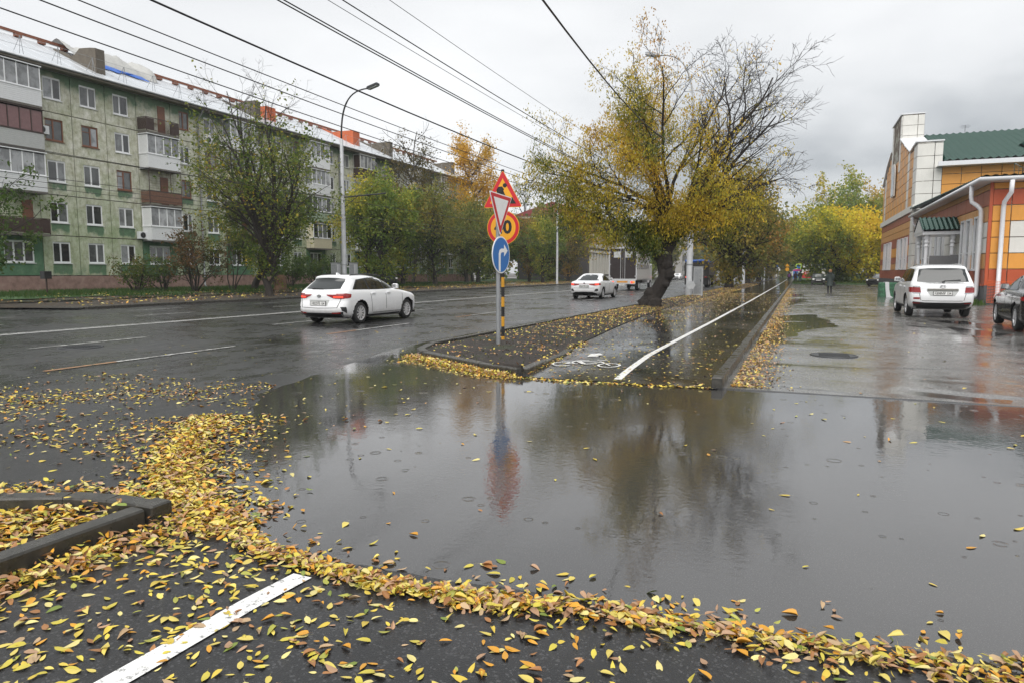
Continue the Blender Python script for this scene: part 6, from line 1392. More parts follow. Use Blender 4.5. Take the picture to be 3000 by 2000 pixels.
# ------------------------------------------------------------------ street lamps, cabinets, wires
def atY(px, py, Y):
    d = ray(px, py); t_ = Y/d[1]; return np.array([0, 0, CAM_H])+d*t_
def bez(p0, p1, p2, p3, n=14):
    p0, p1, p2, p3 = map(np.array, (p0, p1, p2, p3)); return [tuple((1-t_)**3*p0+3*(1-t_)**2*t_*p1+3*(1-t_)*t_**2*p2+t_**3*p3) for t_ in np.linspace(0, 1, n)]
M['diffuser'] = simple('lamp diffuser', (.35, .38, .36), .2, var=.05)
def lamp(label, loc, reach, ztop, zhead, arm=None, r0=.15, group='street lamps'):
    r = thing('street_lamp', label, 'street lamp', loc, 0, group)
    b = MB(); b.lathe([(r0*1.15, -.1), (r0*1.12, .5), (r0, .55), (r0*.98, ztop*.5), (r0*.86, ztop*.5+.02), (r0*.74, ztop), (r0*.3, ztop+.1)], 16); b.build('pole', M['lamp_grey'], r, True, angle=35)
    b = MB()
    for z_ in (1.9, 4.8, 6.4): b.lathe([(r0*1.06, z_), (r0*1.06, z_+.06)], 14)
    b.build('band', M['galv'], r)
    b = MB(); pts = bez((0, 0, ztop), (0, 0, ztop+(zhead-ztop)*.75), (reach*.25, 0, zhead), (reach*.8, 0, zhead)); b.tube(pts, [.055]*7+[.045]*7, 8); b.build('arm', M['lamp_dark'] if reach > 0 else M['lamp_grey'], r, True)
    s_ = 1 if reach > 0 else -1; b = MB(); q = pts[-1]
    b.M = Matrix.Translation(q) @ Matrix.Rotation(-s_*R(14), 4, 'Y'); b.bbox(min(0, s_*.85), max(0, s_*.85), -.17, .17, -.07, .09, .05); hd = b.build('lamp_head', M['lamp_grey'] if reach < 0 else M['lamp_dark'], r)
    b = MB(); b.M = Matrix.Translation(q) @ Matrix.Rotation(-s_*R(14), 4, 'Y'); b.box(min(s_*.1, s_*.78), max(s_*.1, s_*.78), -.13, .13, -.12, -.071); b.build('diffuser', M['diffuser'], hd)
    if arm:
        b = MB(); b.tube([(0, 0, arm[1]), (arm[0], 0, arm[1]+.12)], .045, 8); b.bar((0, 0, arm[1]-.7), (arm[0]*.35, 0, arm[1]), .03, .03); b.build('wire_bracket', M['lamp_dark'], r)
    return r
Yl = float(atX(1010, 815, -27.6)[1]); hl = atY(1092, 258, Yl)
lamp('grey street lamp with dark curved arm behind the white estate car', (-27.6, Yl, .1), float(hl[0]+27.6)*1.05, 9.95, float(hl[2])-.1, (3.3, 6.3))
Ym = float(atX(1632, 832, -27.6)[1]); lamp('grey street lamp with curved arm between the signs and the saloon', (-27.6, Ym, .1), 3.0, 9.9, 14.0, (3.0, 6.8), .14)
Yh = 43.2; hh = atY(1905, 178, Yh); lamp('tall grey street lamp standing behind the box elder', (-6.15, Yh, .08), float(hh[0]+6.15), 10.6, float(hh[2])+.15, None, .19)
lamp('street lamp pole farther along the verge behind the trees', (-6.35, 92.0, .08), -2.6, 9.8, 13.4, None, .18)
lamp('thin distant street lamp on the verge near the walkers', (-5.3, 126.0, .08), -2.6, 9.8, 13.0, None, .14)
lamp('distant street lamp across the road beyond the box truck', (-27.6, 125.0, .1), 2.6, 9.8, 13.2, None, .13)
def cabinet(label, loc, w_, d, h, rz=0):
    r = thing('utility_cabinet', label, 'cabinet', loc, rz); b = MB(); b.bbox(-w_/2, w_/2, -d/2, d/2, -.1, h, .02); b.build('housing', M['lamp_grey'], r)
    b = MB(); b.box(-w_/2+.05, w_/2-.05, -d/2-.012, -d/2-.002, .12, h-.08); dr = b.build('door', M['galv'], r)
    b = MB(); b.box(w_/2-.12, w_/2-.09, -d/2-.03, -d/2-.012, h*.5, h*.5+.12); b.build('handle', M['black'], dr)
    b = MB(); b.box(-w_/2-.03, w_/2+.03, -d/2-.03, d/2+.03, h, h+.05); b.build('cap', M['galv'], r)
    return r
cabinet('grey cabinet left of the lamp post behind the estate car', (-28.1, Yl-.25, .12), .55, .35, 2.0)
cabinet('narrow grey cabinet right of the lamp post behind the estate car', (-27.0, Yl+.15, .12), .45, .35, 2.0)
cab = cabinet('tall grey cabinet beside the lamp post behind the box elder', (-5.62, 43.3, .1), .55, .35, 1.75)
hx = thing('hexagonal_plate', 'small grey hexagonal plate at the foot of the lamp post', 'plate', (-5.95, 42.6, .75))
b = MB(); b.prism([(.27*math.cos(a), .27*math.sin(a)) for a in np.arange(6)*math.pi/3], (0, 0, 0), (1, 0, 0), (0, 0, 1), 0, .03); b.build('plate', M['lamp_grey'], hx)
b = MB(); b.bar((0, .05, -.75), (0, .05, .1), .05, .05); b.build('stake', M['galv'], hx)
def wire(label, X, z, r=.014, y0=-12, y1=200, sag=.28, span=42, off=5):
    ys_ = np.arange(y0, y1, 3.0); pts = [(X, y_, z-sag*(1-(2*(((y_-off) % span)/span)-1)**2)) for y_ in ys_]
    b = MB(); b.tube(pts, r, 4); tag(b.build('overhead_wire', M['wire']), label, 'wire', 'overhead wires above the road')
wl = [((0, 25), 6.0, .013, 'lowest of the overhead wires over the near lanes'), ((72, 0), 6.0, .013, 'second lowest overhead wire over the near lanes'), ((165, 0), 6.1, .012, 'third overhead wire above the near lanes'), ((350, 0), 7.2, .026, 'thick black overhead cable crossing the sky left of the signs'),
      ((635, 0), 6.2, .014, 'left wire of the close pair above the near lane'), ((650, 0), 6.25, .014, 'right wire of the close pair above the near lane'), ((760, 0), 7.2, .008, 'thin wire just right of the close pair'), ((790, 0), 6.6, .014, 'overhead wire right of the thin wire'), ((905, 0), 8.0, .009, 'thin high wire nearest the box elder')]
for (px, py), z, r_, lab in wl: q = G(px*1.27551, py*1.27551, z); wire(lab, float(q[0]), z+.12, r_)
for py, lab in ((330, 'topmost thin wire in front of the apartment balconies'), (392, 'second thin wire in front of the apartment windows'), (405, 'third thin wire in front of the apartment windows'), (418, 'fourth thin wire in front of the apartment windows'), (432, 'lowest thin wire in front of the apartment windows')):
    q = G(0, py*1.27551, 4.95); wire(lab, float(q[0]), 5.0, .010, sag=.1)
k0 = atY(1560, -40, 7.0); k1 = np.array([-6.15, 43.2, 9.9]); b = MB()
b.tube([tuple(k0*(1-t_)+k1*t_+np.array([0, 0, -1.0*4*t_*(1-t_)])) for t_ in np.linspace(0, 1, 24)], .013, 5); tag(b.build('sagging_cable', M['wire']), 'sagging black cable running down from the top edge to the box elder', 'cable')
for y_, z_, lab in ((Ym, 7.4, 'span wire crossing the road at the middle lamp post'), (Ym+.6, 6.9, 'second span wire crossing the road at the middle lamp post')):
    b = MB(); b.tube([(-27.6*(1-t_)-6.2*t_, y_, z_-.5*4*t_*(1-t_)) for t_ in np.linspace(0, 1, 14)], .012, 4); tag(b.build('span_wire', M['wire']), lab, 'wire')

# ------------------------------------------------------------------ road signs
def sflat(n, c, rough=.35): return simple(n, c, rough, var=.05)
s_red, s_yel, s_blk, s_wht, s_blu, s_gry = sflat('sign red', (.50, .012, .02)), sflat('sign amber', (.72, .33, .012)), sflat('sign black', (.012, .012, .012)), sflat('sign white', (.74, .74, .73)), sflat('sign blue', (.012, .14, .42)), simple('sign back zinc', (.4, .4, .4), .4, .5)
def rounded(poly, r_, n=5):
    out = []; m = len(poly)
    for i in range(m):
        p, a, c = Vector(poly[i]), Vector(poly[i-1]), Vector(poly[(i+1) % m]); u = (a-p).normalized(); v = (c-p).normalized()
        q0, q1 = p+u*r_, p+v*r_
        for k in range(n+1): t_ = k/n; out.append(tuple((1-t_)**2*q0+2*t_*(1-t_)*p+t_**2*q1))
    return out
def circ(r_, n=40, c=(0, 0), a0=0): return [(c[0]+r_*math.cos(2*math.pi*k/n+a0), c[1]+r_*math.sin(2*math.pi*k/n+a0)) for k in range(n)]
def layer(name, poly, fr, d0, d1, mat, parent): b = MB(); b.prism(poly, *fr, d0, d1); return b.build(name, mat, parent)
t = NT('striped post paint'); z = t.n('ShaderNodeSeparateXYZ', {0: t.obj()}).outputs[2]
fr_ = t.math('FRACT', t.math('ADD', t.math('DIVIDE', z, .40), .22)); t.set(Base_Color=t.mix(t.math('GREATER_THAN', fr_, .5), (.55, .27, .015), (.012, .012, .012)), Roughness=.4); M['striped'] = t.mat
sp = thing('sign_post', 'grey steel post with give way triangle and blue right turn sign', 'road sign', (-5.30, 12.04, .10))
b = MB(); b.lathe([(.042, -.15), (.042, 2.42), (.03, 2.43)], 14); b.build('post', M['galv'], sp, True, angle=40)
nv = Vector((1, -.08, 0)).normalized(); ux = Vector((.08, 1, 0)).normalized(); uz = Vector((0, 0, 1))
o_ = tuple(nv*.055+Vector((0, 0, 1.74))); fr = (o_, tuple(ux), (0, 0, 1))
pl_ = layer('blue_sign', circ(.35), fr, 0, .012, s_wht, sp); layer('blue_face', circ(.325), fr, .012, .016, s_blu, pl_)
ar_ = [(-.105, -.30), (-.035, -.315), (-.035, -.02), (-.02, .03), (.02, .05), (.11, .05), (.11, -.03), (.255, .085), (.11, .20), (.11, .12), (0, .12), (-.07, .09), (-.105, .02)]
layer('arrow', ar_, fr, .016, .019, s_wht, pl_)
tl = R(-3); cs, sn = math.cos(tl), math.sin(tl); rot = lambda P_: [(x*cs-y*sn, x*sn+y*cs) for x, y in P_]
o2 = tuple(nv*.055+Vector((0, 0, 2.88))); fr2 = (o2, tuple(ux), (0, 0, 1))
tri = lambda s_: [(-.45*s_, 0), (.0, -.779*s_), (.45*s_, 0)]
def shift(P_, dy): return [(x, y+dy) for x, y in P_]
gw = layer('give_way_sign', rot(rounded(tri(1.0)[::1], .05)), fr2, 0, .012, s_wht, sp)
layer('red_border', rot(shift(rounded(tri(.93), .04), -.02)), fr2, .012, .016, s_red, gw); layer('white_field', rot(shift(rounded(tri(.66), .02), -.085)), fr2, .016, .019, s_wht, gw)
b = MB(); b.box(-.05, .055, -.03, .03, 2.62, 2.66); b.box(-.05, .055, -.03, .03, 1.70, 1.74); b.build('clamp', M['galv'], sp)
b = MB(); b.lathe([(.30, -.06), (.24, .0), (.10, .03), (.04, .03)], 14, (.05, -.05, 0)); b.build('footing', M['kerb'], sp)
wp_ = thing('striped_sign_post', 'black and yellow striped post with roadworks triangle and forty limit', 'road sign', (-5.53, 12.80, .10))
b = MB(); b.lathe([(.034, -.15), (.034, 3.45), (.02, 3.46)], 14); b.build('post', M['striped'], wp_, True, angle=40)
n2 = Vector((.1, -1, 0)).normalized(); ux2 = Vector((1, .1, 0)).normalized()
fr3 = (tuple(n2*.05+Vector((.02, 0, 2.70))), tuple(ux2), (0, 0, 1)); T3 = lambda s_: [(-.41*s_, 0), (.41*s_, 0), (0, .74*s_)]
rw = layer('roadworks_sign', rounded(T3(1.0), .06), fr3, 0, .012, s_yel, wp_); layer('red_border', rounded(shift(T3(.965), .012), .05), fr3, .012, .015, s_red, rw); layer('yellow_field', shift(T3(.66), .085), fr3, .015, .018, s_yel, rw)
W3 = lambda pts: [((x-1512)*.00311, (700-y)*.00311) for x, y in pts]
for nm, pts in (('head', [(1527+14*math.cos(a), 560-14*math.sin(a)) for a in np.linspace(0, 2*math.pi, 16)[:-1]]), ('torso', [(1476, 596), (1470, 590), (1482, 568), (1508, 566), (1522, 584), (1512, 604), (1490, 612)][::-1]), ('arm', [(1470, 592), (1478, 578), (1484, 582), (1480, 600), (1512, 614), (1508, 621), (1474, 606)][::-1]), ('leg', [(1496, 604), (1516, 590), (1540, 646), (1532, 676), (1522, 672), (1524, 645)][::-1]), ('leg', [(1490, 610), (1508, 612), (1506, 636), (1494, 676), (1484, 672), (1492, 638)][::-1]), ('pile', [(1548, 676), (1576, 634), (1602, 676)])):
    layer(nm, W3(pts), fr3, .018, .021, s_blk, rw)
fr4 = (tuple(n2*.05+Vector((.03, 0, 2.30))), tuple(ux2), (0, 0, 1))
lm = layer('speed_limit_sign', circ(.34), fr4, 0, .012, s_yel, wp_); layer('red_ring', circ(.328), fr4, .012, .015, s_red, lm); layer('yellow_field', circ(.262), fr4, .015, .018, s_yel, lm)
me = text_mesh('40', .36, s_blk, bold=.012); Mx = Matrix((( ux2.x, 0, n2.x), (ux2.y, 0, n2.y), (0, 1, 0))).to_4x4()
dg = link('digits', me, lm); dg.matrix_local = Matrix.Translation(Vector(fr4[0])+n2*.0195) @ Mx
def small_sign(name, label, x, y, items, hp=3.0):
    r = thing(name, label, 'road sign', (x, y, .05)); b = MB(); b.lathe([(.04, -.1), (.04, hp)], 8); b.build('post', M['galv'], r)
    for nm, poly, z_, m1, poly2, m2 in items:
        f_ = ((0, -.05, z_), (1, 0, 0), (0, 0, 1)); s_ = layer(nm, poly, f_, 0, .012, m1, r)
        if poly2: layer('face', poly2, f_, .012, .016, m2, s_)
sq = lambda h: [(-h, -h), (h, -h), (h, h), (-h, h)]; tri3 = [(-.45, -.3), (.45, -.3), (0, .48)]
s_lime = sflat('lime border', (.55, .75, .05))
small_sign('crossing_sign', 'far pedestrian crossing sign with lime border and blue square', .15, 170, [('plate', sq(.62), 2.9, s_lime, sq(.42), s_blu), ('pictogram', [(-.26, -.26), (.26, -.26), (0, .26)], 2.9, s_wht, None, None)], 3.4)
small_sign('temporary_sign', 'far orange temporary signs stacked on one post', -2.1, 160, [('plate', tri3, 3.1, s_yel, None, None), ('plate', circ(.4, 20), 2.2, s_yel, None, None)], 3.5)
small_sign('blue_sign_post', 'far blue and white signs above the umbrella', -4.0, 165, [('plate', sq(.4), 4.2, s_blu, None, None), ('plate', sq(.4), 3.2, s_blu, None, None), ('plate', sq(.38), 2.3, s_wht, None, None)], 4.7)
def tlight(label, x, y):
    r = thing('traffic_light', label, 'traffic light', (x, y, 0)); b = MB(); b.lathe([(.06, 0), (.06, 3.2)], 8); b.build('post', M['galv'], r); b = MB(); b.bbox(-.18, .18, -.15, .15, 2.3, 3.3, .03); b.build('housing', M['black'], r)
    t = bpy.data.materials.get('green light') or NT('green light').set(Base_Color=(.0, .5, .2), Emission_Color=(.02, 1, .35), Emission_Strength=2.).mat
    b = MB(); b.lathe([(.11, 0), (.01, .02)], 12, (0, -.155, 2.5), (0, -1, 0)); b.build('green_lamp', t, r)
tlight('far traffic light showing green before the red hoarding', 3.0, 186); tlight('far traffic light showing green left of the walkers', -5.0, 205)
# hoarding and blue panel
hb_ = thing('hoarding', 'red and white hoarding beyond the park lawn', 'hoarding', (3.4, 189, 0)); b = MB(); b.box(-2.3, 2.3, 0, .15, .2, 3.8); b.build('board', s_wht, hb_)
b = MB(); b.prism([(-2.3, 0), (2.3, 0), (2.3, 1.2)]+[(2.3-4.6*k/12, 1.25+.75*math.sin(math.pi*k/12)) for k in range(1, 12)]+[(-2.3, 1.2)], (0, 0, .2), (1, 0, 0), (0, 0, 1), 0, .03); b.build('red_wave', s_red, hb_)
link('lettering', text_mesh('СВЛ', .75, s_red, bold=.01), hb_, (0, -.04, 2.7), (R(90), 0, 0)); link('lettering', text_mesh('ПАВИЛЬОН', .55, s_wht, bold=.01), hb_, (0, -.04, 1.4), (R(90), 0, 0))
bp = thing('blue_booth', 'small blue booth left of the red hoarding', 'booth', (-.5, 190, 0)); b = MB(); b.bbox(-.55, .55, 0, 1.2, 0, 2.2, .05); b.build('walls', s_blu, bp); b = MB(); b.box(-.65, .65, -.1, 1.3, 2.2, 2.32); b.build('roof', M['siding_grey'], bp)

# ------------------------------------------------------------------ concrete block, orange net, small yard things
t = NT('flaking green paint'); p = t.obj(); t.set(Base_Color=t.ramp(t.noise(7, 6, .75, p), [(.3, (.05, .05, .035)), (.45, (.03, .10, .055)), (.6, (.06, .19, .10)), (.75, (.20, .33, .22))]), Roughness=.7, Normal=t.bump(t.noise(20, 5, .7, p), .5, .02)); M['flake'] = t.mat
cb = thing('concrete_block', 'green painted concrete block with white streak beside the off-roader', 'concrete block', (5.05, 47.2, 0), R(3))
b = MB(); b.bbox(-.45, 2.4, -.3, .35, -.05, .92, .07); b.build('block', M['flake'], cb)
b = MB(); b.prism([(-.06, 0), (.34, 0), (.16, .12), (.08, .5), (.05, .95), (-.16, .95), (-.12, .5)], (0, -.302, 0), (1, 0, 0), (0, 0, 1), 0, .03); b.box(-.16, .05, -.3, .36, .922, .945); b.build('white_streak', M['bwhite'], cb)
nt_ = thing('orange_barrier_net', 'orange plastic barrier net hanging beside the white downpipe', 'barrier net', (8.2, 38.4, 0)); t_net = sflat('orange net', (.62, .10, .02), .5)
b = MB(); n_ = 30
def NP(u, v): return (.05+u*2.6, -.15-u*1.1, .12+v*(1.0-.12*u)-.10*math.sin(u*7)*(1-v)*.4)
for k in range(15): v = k/14; b.tube([NP(u, v) for u in np.linspace(0, 1, 9)], .012, 3)
for k in range(n_): u = k/(n_-1); b.tube([NP(u, v) for v in np.linspace(0, 1, 5)], .005, 3)
b.build('netting', t_net, nt_)
b = MB(); b.bar((1.4, -.75, 0), (1.4, -.75, 1.1), .04, .04); b.build('stake', M['ridge'], nt_)
st = thing('tree_stump', 'rough brown stump beside the verge tree trunk', 'stump', (-36.0, float(atX(822, 840, -36)[1]), .2)); b = MB(); b.lathe([(.62, -.1), (.5, .2), (.42, .55), (.46, .95), (.30, 1.15), (.05, 1.1)], 12)
b.v = [(x*(1+.25*math.sin(z*9+x*7)), y*(1+.2*math.cos(z*7)), z) for x, y, z in b.v]; b.build('wood', simple('split wood', (.10, .055, .03), .9, var=.4, scale=5), st, True)
sk = thing('stake_box', 'small dark box on a stake on the grass by the plinth', 'stake', (-40.5, float(atX(137, 840, -40.5)[1]), .2)); b = MB(); b.bar((0, 0, -.1), (0, 0, 1.0), .07, .07); b.build('stake', M['wood_dark'], sk); b = MB(); b.bbox(-.2, .2, -.22, .22, .95, 1.4, .02); b.build('box', M['black'], sk)

# ------------------------------------------------------------------ people
def skin_mesh(verts, edges, rad, mat, name='body', root=0):
    me = bpy.data.meshes.new(name); me.from_pydata(verts, edges, []); o = bpy.data.objects.new(name, me); col.objects.link(o)
    sm = o.modifiers.new('skin', 'SKIN'); sm.use_smooth_shade = True; ss = o.modifiers.new('sub', 'SUBSURF'); ss.levels = 1; ss.render_levels = 1
    for i, r_ in enumerate(rad):
        v = me.skin_vertices[0].data[i]; v.radius = (r_, r_) if not hasattr(r_, '__len__') else r_; v.use_root = (i == root)
    dgp = bpy.context.evaluated_depsgraph_get(); dgp.update(); m2 = bpy.data.meshes.new_from_object(o.evaluated_get(dgp)); bpy.data.objects.remove(o); m2.materials.clear(); m2.materials.append(mat); m2.name = name
    return m2
M['skin'] = simple('skin', (.45, .27, .19), .5, var=.05)
def person(label, loc, rz, h=1.68, legs=(.012, .012, .015), coat=(.02, .03, .03), coat_len=.9, hair=(.12, .06, .03), stride=.12, arm_up=False, extra=None, skirt=1.0):
    r = thing('person', label, 'person', loc, rz); k = h/1.68
    lm_, cm_, hm_ = simple('trousers', legs, .8), simple('coat cloth', coat, .75, var=.15, scale=20, bump=.4), simple('hair', hair, .7, var=.25, scale=30)
    V_ = [(0, 0, .90), (0, 0, 1.10), (0, .0, 1.32), (0, 0, 1.42), (0, .01, 1.50), (0, .015, 1.58), (0, .01, 1.65),
          (.09, 0, .86), (.10, stride*.6, .48), (.10, stride*.2, .08), (.10, stride*.2+.14, .04), (-.09, 0, .86), (-.10, -stride*.2, .48), (-.10, -stride*1.4, .10), (-.10, -stride*1.4+.13, .04),
          (.17, 0, 1.36), (.235, -.02, 1.10), (.24, .06, .88), (.24, .08, .80), (-.17, 0, 1.36), (-.235, .0, 1.10), (-.24, .05, .88), (-.24, .08, .80)]
    if arm_up: V_[16] = (.24, .1, 1.12); V_[17] = (.16, .24, 1.28); V_[18] = (.15, .26, 1.36)
    E_ = [(0, 1), (1, 2), (2, 3), (3, 4), (4, 5), (5, 6), (0, 7), (7, 8), (8, 9), (9, 10), (0, 11), (11, 12), (12, 13), (13, 14), (2, 15), (15, 16), (16, 17), (17, 18), (2, 19), (19, 20), (20, 21), (21, 22)]
    Rd = [(.15, .11), (.14, .10), (.17, .11), .06, .085, .10, .07, .10, .07, .05, .045, .10, .07, .05, .045, .07, .055, .045, .04, .07, .055, .045, .04]
    me = skin_mesh([tuple(c*k for c in v) for v in V_], E_, [tuple(q*k for q in a) if hasattr(a, '__len__') else a*k for a in Rd], lm_); me.materials.append(M['skin']); me.materials.append(cm_)
    for p_ in me.polygons:
        c = p_.center/k; p_.material_index = 1 if c.z > 1.46 or (abs(c.x) > .2 and c.z < .86) else (2 if abs(c.x) > .16 and c.z > .8 else 0)
    link('body', me, r)
    b = MB(); z0 = 1.44-coat_len; b.lathe([(.235*skirt, z0), (.24*skirt, z0+.1), (.20, 1.0), (.195, 1.12), (.225, 1.3), (.18, 1.40), (.09, 1.46)], 18, caps=False)
    for a_, e_ in (((.20, 0, 1.36), V_[17]), ((-.20, 0, 1.36), V_[21])): b.tube([a_, V_[16] if a_[0] > 0 else V_[20], e_], [.085, .075, .065], 8)
    b.v = [(x*k, y*.72*k, z*k) if abs(x) < .24 and z > z0 else (x*k, y*k, z*k) for x, y, z in b.v]; b.build('coat', cm_, r, True)
    b = MB(); rr_ = [(.01, 1.72), (.07, 1.705), (.105, 1.65), (.115, 1.58), (.10, 1.50), (.08, 1.47)]; b.lathe([(x*k, z*k) for x, z in rr_], 14, (0, -.012, 0)); b.build('hair', hm_, r, True)
    b = MB()
    for q in (V_[10], V_[14]): b.bbox(q[0]*k-.05, q[0]*k+.05, (q[1]-.2)*k, (q[1]+.05)*k, (q[2]-.045)*k, (q[2]+.04)*k, .02)
    b.build('shoes', M['black'], r)
    if extra: extra(r, k)
    return r
def bag(r, k): 
    b = MB(); b.bbox(.24, .38, -.02, .20, .52, .80, .03); b.build('bag', M['black'], r); b = MB(); b.lathe([(.14, 1.40), (.17, 1.44), (.14, 1.52)], 14, (0, -.03, 0), caps=False); b.build('hood', simple('hood cloth', (.022, .032, .03), .8), r, True)
person('woman in long dark coat walking away across the wet car park', (*D(1905, 674), .02), R(0), 1.70, coat=(.020, .030, .027), coat_len=.92, hair=(.22, .11, .05), extra=bag)
def pack(c1):
    def f(r, k): b = MB(); b.bbox(-.16*k, .16*k, -.34*k, -.14*k, .95*k, 1.36*k, .05); b.build('backpack', simple('backpack cloth', c1, .7), r)
    return f
def feet(px): q = G(px, 829, .05); return (float(q[0])*107/float(q[1]), 107.0, .06)
person('walker with purple backpack and dark red jacket left of the pink umbrella', feet(2312), 0, 1.55, coat=(.10, .02, .03), coat_len=.6, hair=(.05, .03, .02), extra=pack((.16, .05, .22)))
person('walker in maroon coat under the pink umbrella', feet(2330), 0, 1.60, coat=(.07, .012, .02), coat_len=.75, hair=(.03, .02, .02), arm_up=True, extra=pack((.03, .03, .04)))
qf = feet(2344); person('walker in blue jeans right of the pink umbrella', (qf[0], 112.0, .06), 0, 1.72, legs=(.05, .10, .20), coat=(.03, .028, .022), coat_len=.6, hair=(.02, .02, .02))
qu = feet(2332); um = thing('umbrella', 'bright pink umbrella held over the walkers', 'umbrella', (qu[0]+.1, qu[1]+.2, 1.42)); t_um = sflat('pink umbrella cloth', (.62, .03, .24), .5)
b = MB(); b.lathe([(.60, .33), (.56, .43), (.42, .54), (.2, .62), (.02, .65)], 8, caps=False); b.build('canopy', t_um, um); b = MB(); b.tube([(0, 0, -.05), (0, 0, .70)], .012, 6); b.build('shaft', M['black'], um)
# ------------------------------------------------------------------ fallen leaves and grass
t = NT('wet fallen leaf'); at = t.n('ShaderNodeAttribute', attribute_name='col').outputs['Color']; p = t.pos()
cc = t.mix(t.ramp(t.noise(60, 4, .7, p), [(.58, 0.), (.8, .45)]), at, (.13, .06, .025))
t.set(Base_Color=cc, Roughness=.38); t.b.inputs['Specular IOR Level'].default_value = .4; M['fallen'] = t.mat
LC = np.array([(.56, .42, .06), (.50, .42, .06), (.60, .52, .20), (.58, .47, .11), (.55, .27, .03), (.30, .14, .05), (.36, .22, .13), (.40, .28, .16), (.16, .21, .035), (.33, .33, .06)])
LPROB = np.array([.24, .15, .11, .14, .11, .07, .06, .04, .03, .05]); LPROB = LPROB/LPROB.sum()
def leaf_template(curl, bend, w_, twist):
    ts = [0, .14, .34, .58, .80, 1.0]; hw_ = [0, .42, .5, .43, .22, 0]; V_ = []; F_ = []
    for i, (t_, h_) in enumerate(zip(ts, hw_)):
        x = t_-.5; zc = bend*(x*x*4-1)*.16
        V_.append((x, 0, zc-.02))
        if 0 < i < 5:
            hh_ = h_*w_; a = twist*x
            V_.append((x+.01, hh_, zc+curl*.30*h_*2+a*hh_)); V_.append((x-.01, -hh_, zc+curl*.30*h_*2-a*hh_))
    c = lambda i: 0 if i == 0 else (1+3*(i-1) if i < 5 else 13)
    for i in range(5):
        a, b_ = c(i), c(i+1)
        if i == 0: F_ += [(a, b_, b_+1), (a, b_+2, b_)]
        elif i == 4: F_ += [(a, b_, a+1), (a, a+2, b_)]
        else: F_ += [(a, b_, b_+1), (a, b_+1, a+1), (a, a+2, b_+2), (a, b_+2, b_)]
    n = len(V_); V_ += [(-.5, .012, -.01), (-.5, -.012, -.01), (-.86, .03, .03)]; F_ += [(n, n+2, n+1)]
    V_ = np.array(V_); V_[:, 2] -= V_[:, 2].min(); return V_, np.array(F_)
TEMPL = [leaf_template(*a) for a in ((.15, .3, .95, .1), (.5, -.3, .85, .3), (1.0, .5, .95, -.3), (-.35, .8, .9, .2), (1.5, .9, .8, .6), (.3, -.6, 1.05, -.2), (.1, .1, .8, 0), (2.0, .2, .9, .4))]
def rotmat(yaw, tx, ty):
    cy, sy, cx_, sx_, cz, sz = np.cos(ty), np.sin(ty), np.cos(tx), np.sin(tx), np.cos(yaw), np.sin(yaw)
    Rm = np.empty((len(yaw), 3, 3))
    Rm[:, 0, 0] = cz*cy; Rm[:, 0, 1] = cz*sy*sx_-sz*cx_; Rm[:, 0, 2] = cz*sy*cx_+sz*sx_
    Rm[:, 1, 0] = sz*cy; Rm[:, 1, 1] = sz*sy*sx_+cz*cx_; Rm[:, 1, 2] = sz*sy*cx_-cz*sx_
    Rm[:, 2, 0] = -sy; Rm[:, 2, 1] = cy*sx_; Rm[:, 2, 2] = cy*cx_; return Rm
lr = np.random.default_rng(77)
NEAR = []; MID = []   # (xyz, size, tilt, colourbias)
def groundz(x, y):
    h = np.maximum(hgt(x, y), 0.001)
    onp = (x > islR(y)-.05) & (x < kerbX(y)-.1) & (y > 9.15); h = np.where(onp, pathz(y)+.004, h)
    oni = (x > islL(y)+.05) & (x < islR(y)-.03) & (y > 9.27)
    t_ = np.clip((x-islL(y)-.1)/(islR(y)-islL(y)-.13), 0, 1); h = np.where(oni, islz(x, y, t_)+.004, h)
    inp = inpoly(x, y, PLANTER); h = np.where(inp, .05+(fbm(x*4, y*4, 4)-.5)*.08, h); return h
def add(lst, x, y, heap=0., size=.052, tilt=.25, warm=0., zf=None):
    x = np.asarray(x); y = np.asarray(y); n = len(x); z = (zf or groundz)(x, y) + lr.random(n)**1.5*heap + .002
    lst.append((np.stack([x, y, z], 1), size*lr.uniform(.5, 1.35, n), np.full(n, tilt), np.full(n, warm)))
def along(pts, n, w0, w1=None, side=0., pw=1.0):
    P_ = np.array(pts); seg = np.hypot(*np.diff(P_, axis=0).T); cum = np.concatenate([[0], np.cumsum(seg)]); s_ = lr.random(n)**pw*cum[-1]
    x = np.interp(s_, cum, P_[:, 0]); y = np.interp(s_, cum, P_[:, 1]); u = s_/cum[-1]; w_ = w0+((w1 if w1 is not None else w0)-w0)*u
    o = lr.normal(0, .5, n)*w_ + side*w_; i = np.clip(np.searchsorted(cum, s_)-1, 0, len(seg)-1); d = np.diff(P_, axis=0)[i]/seg[i][:, None]
    return x-d[:, 1]*o, y+d[:, 0]*o
def area(n, x0, x1, y0, y1, f=None):
    x = lr.uniform(x0, x1, n); y = lr.uniform(y0, y1, n)
    if f is None: return x, y
    k = lr.random(n) < f(x, y); return x[k], y[k]
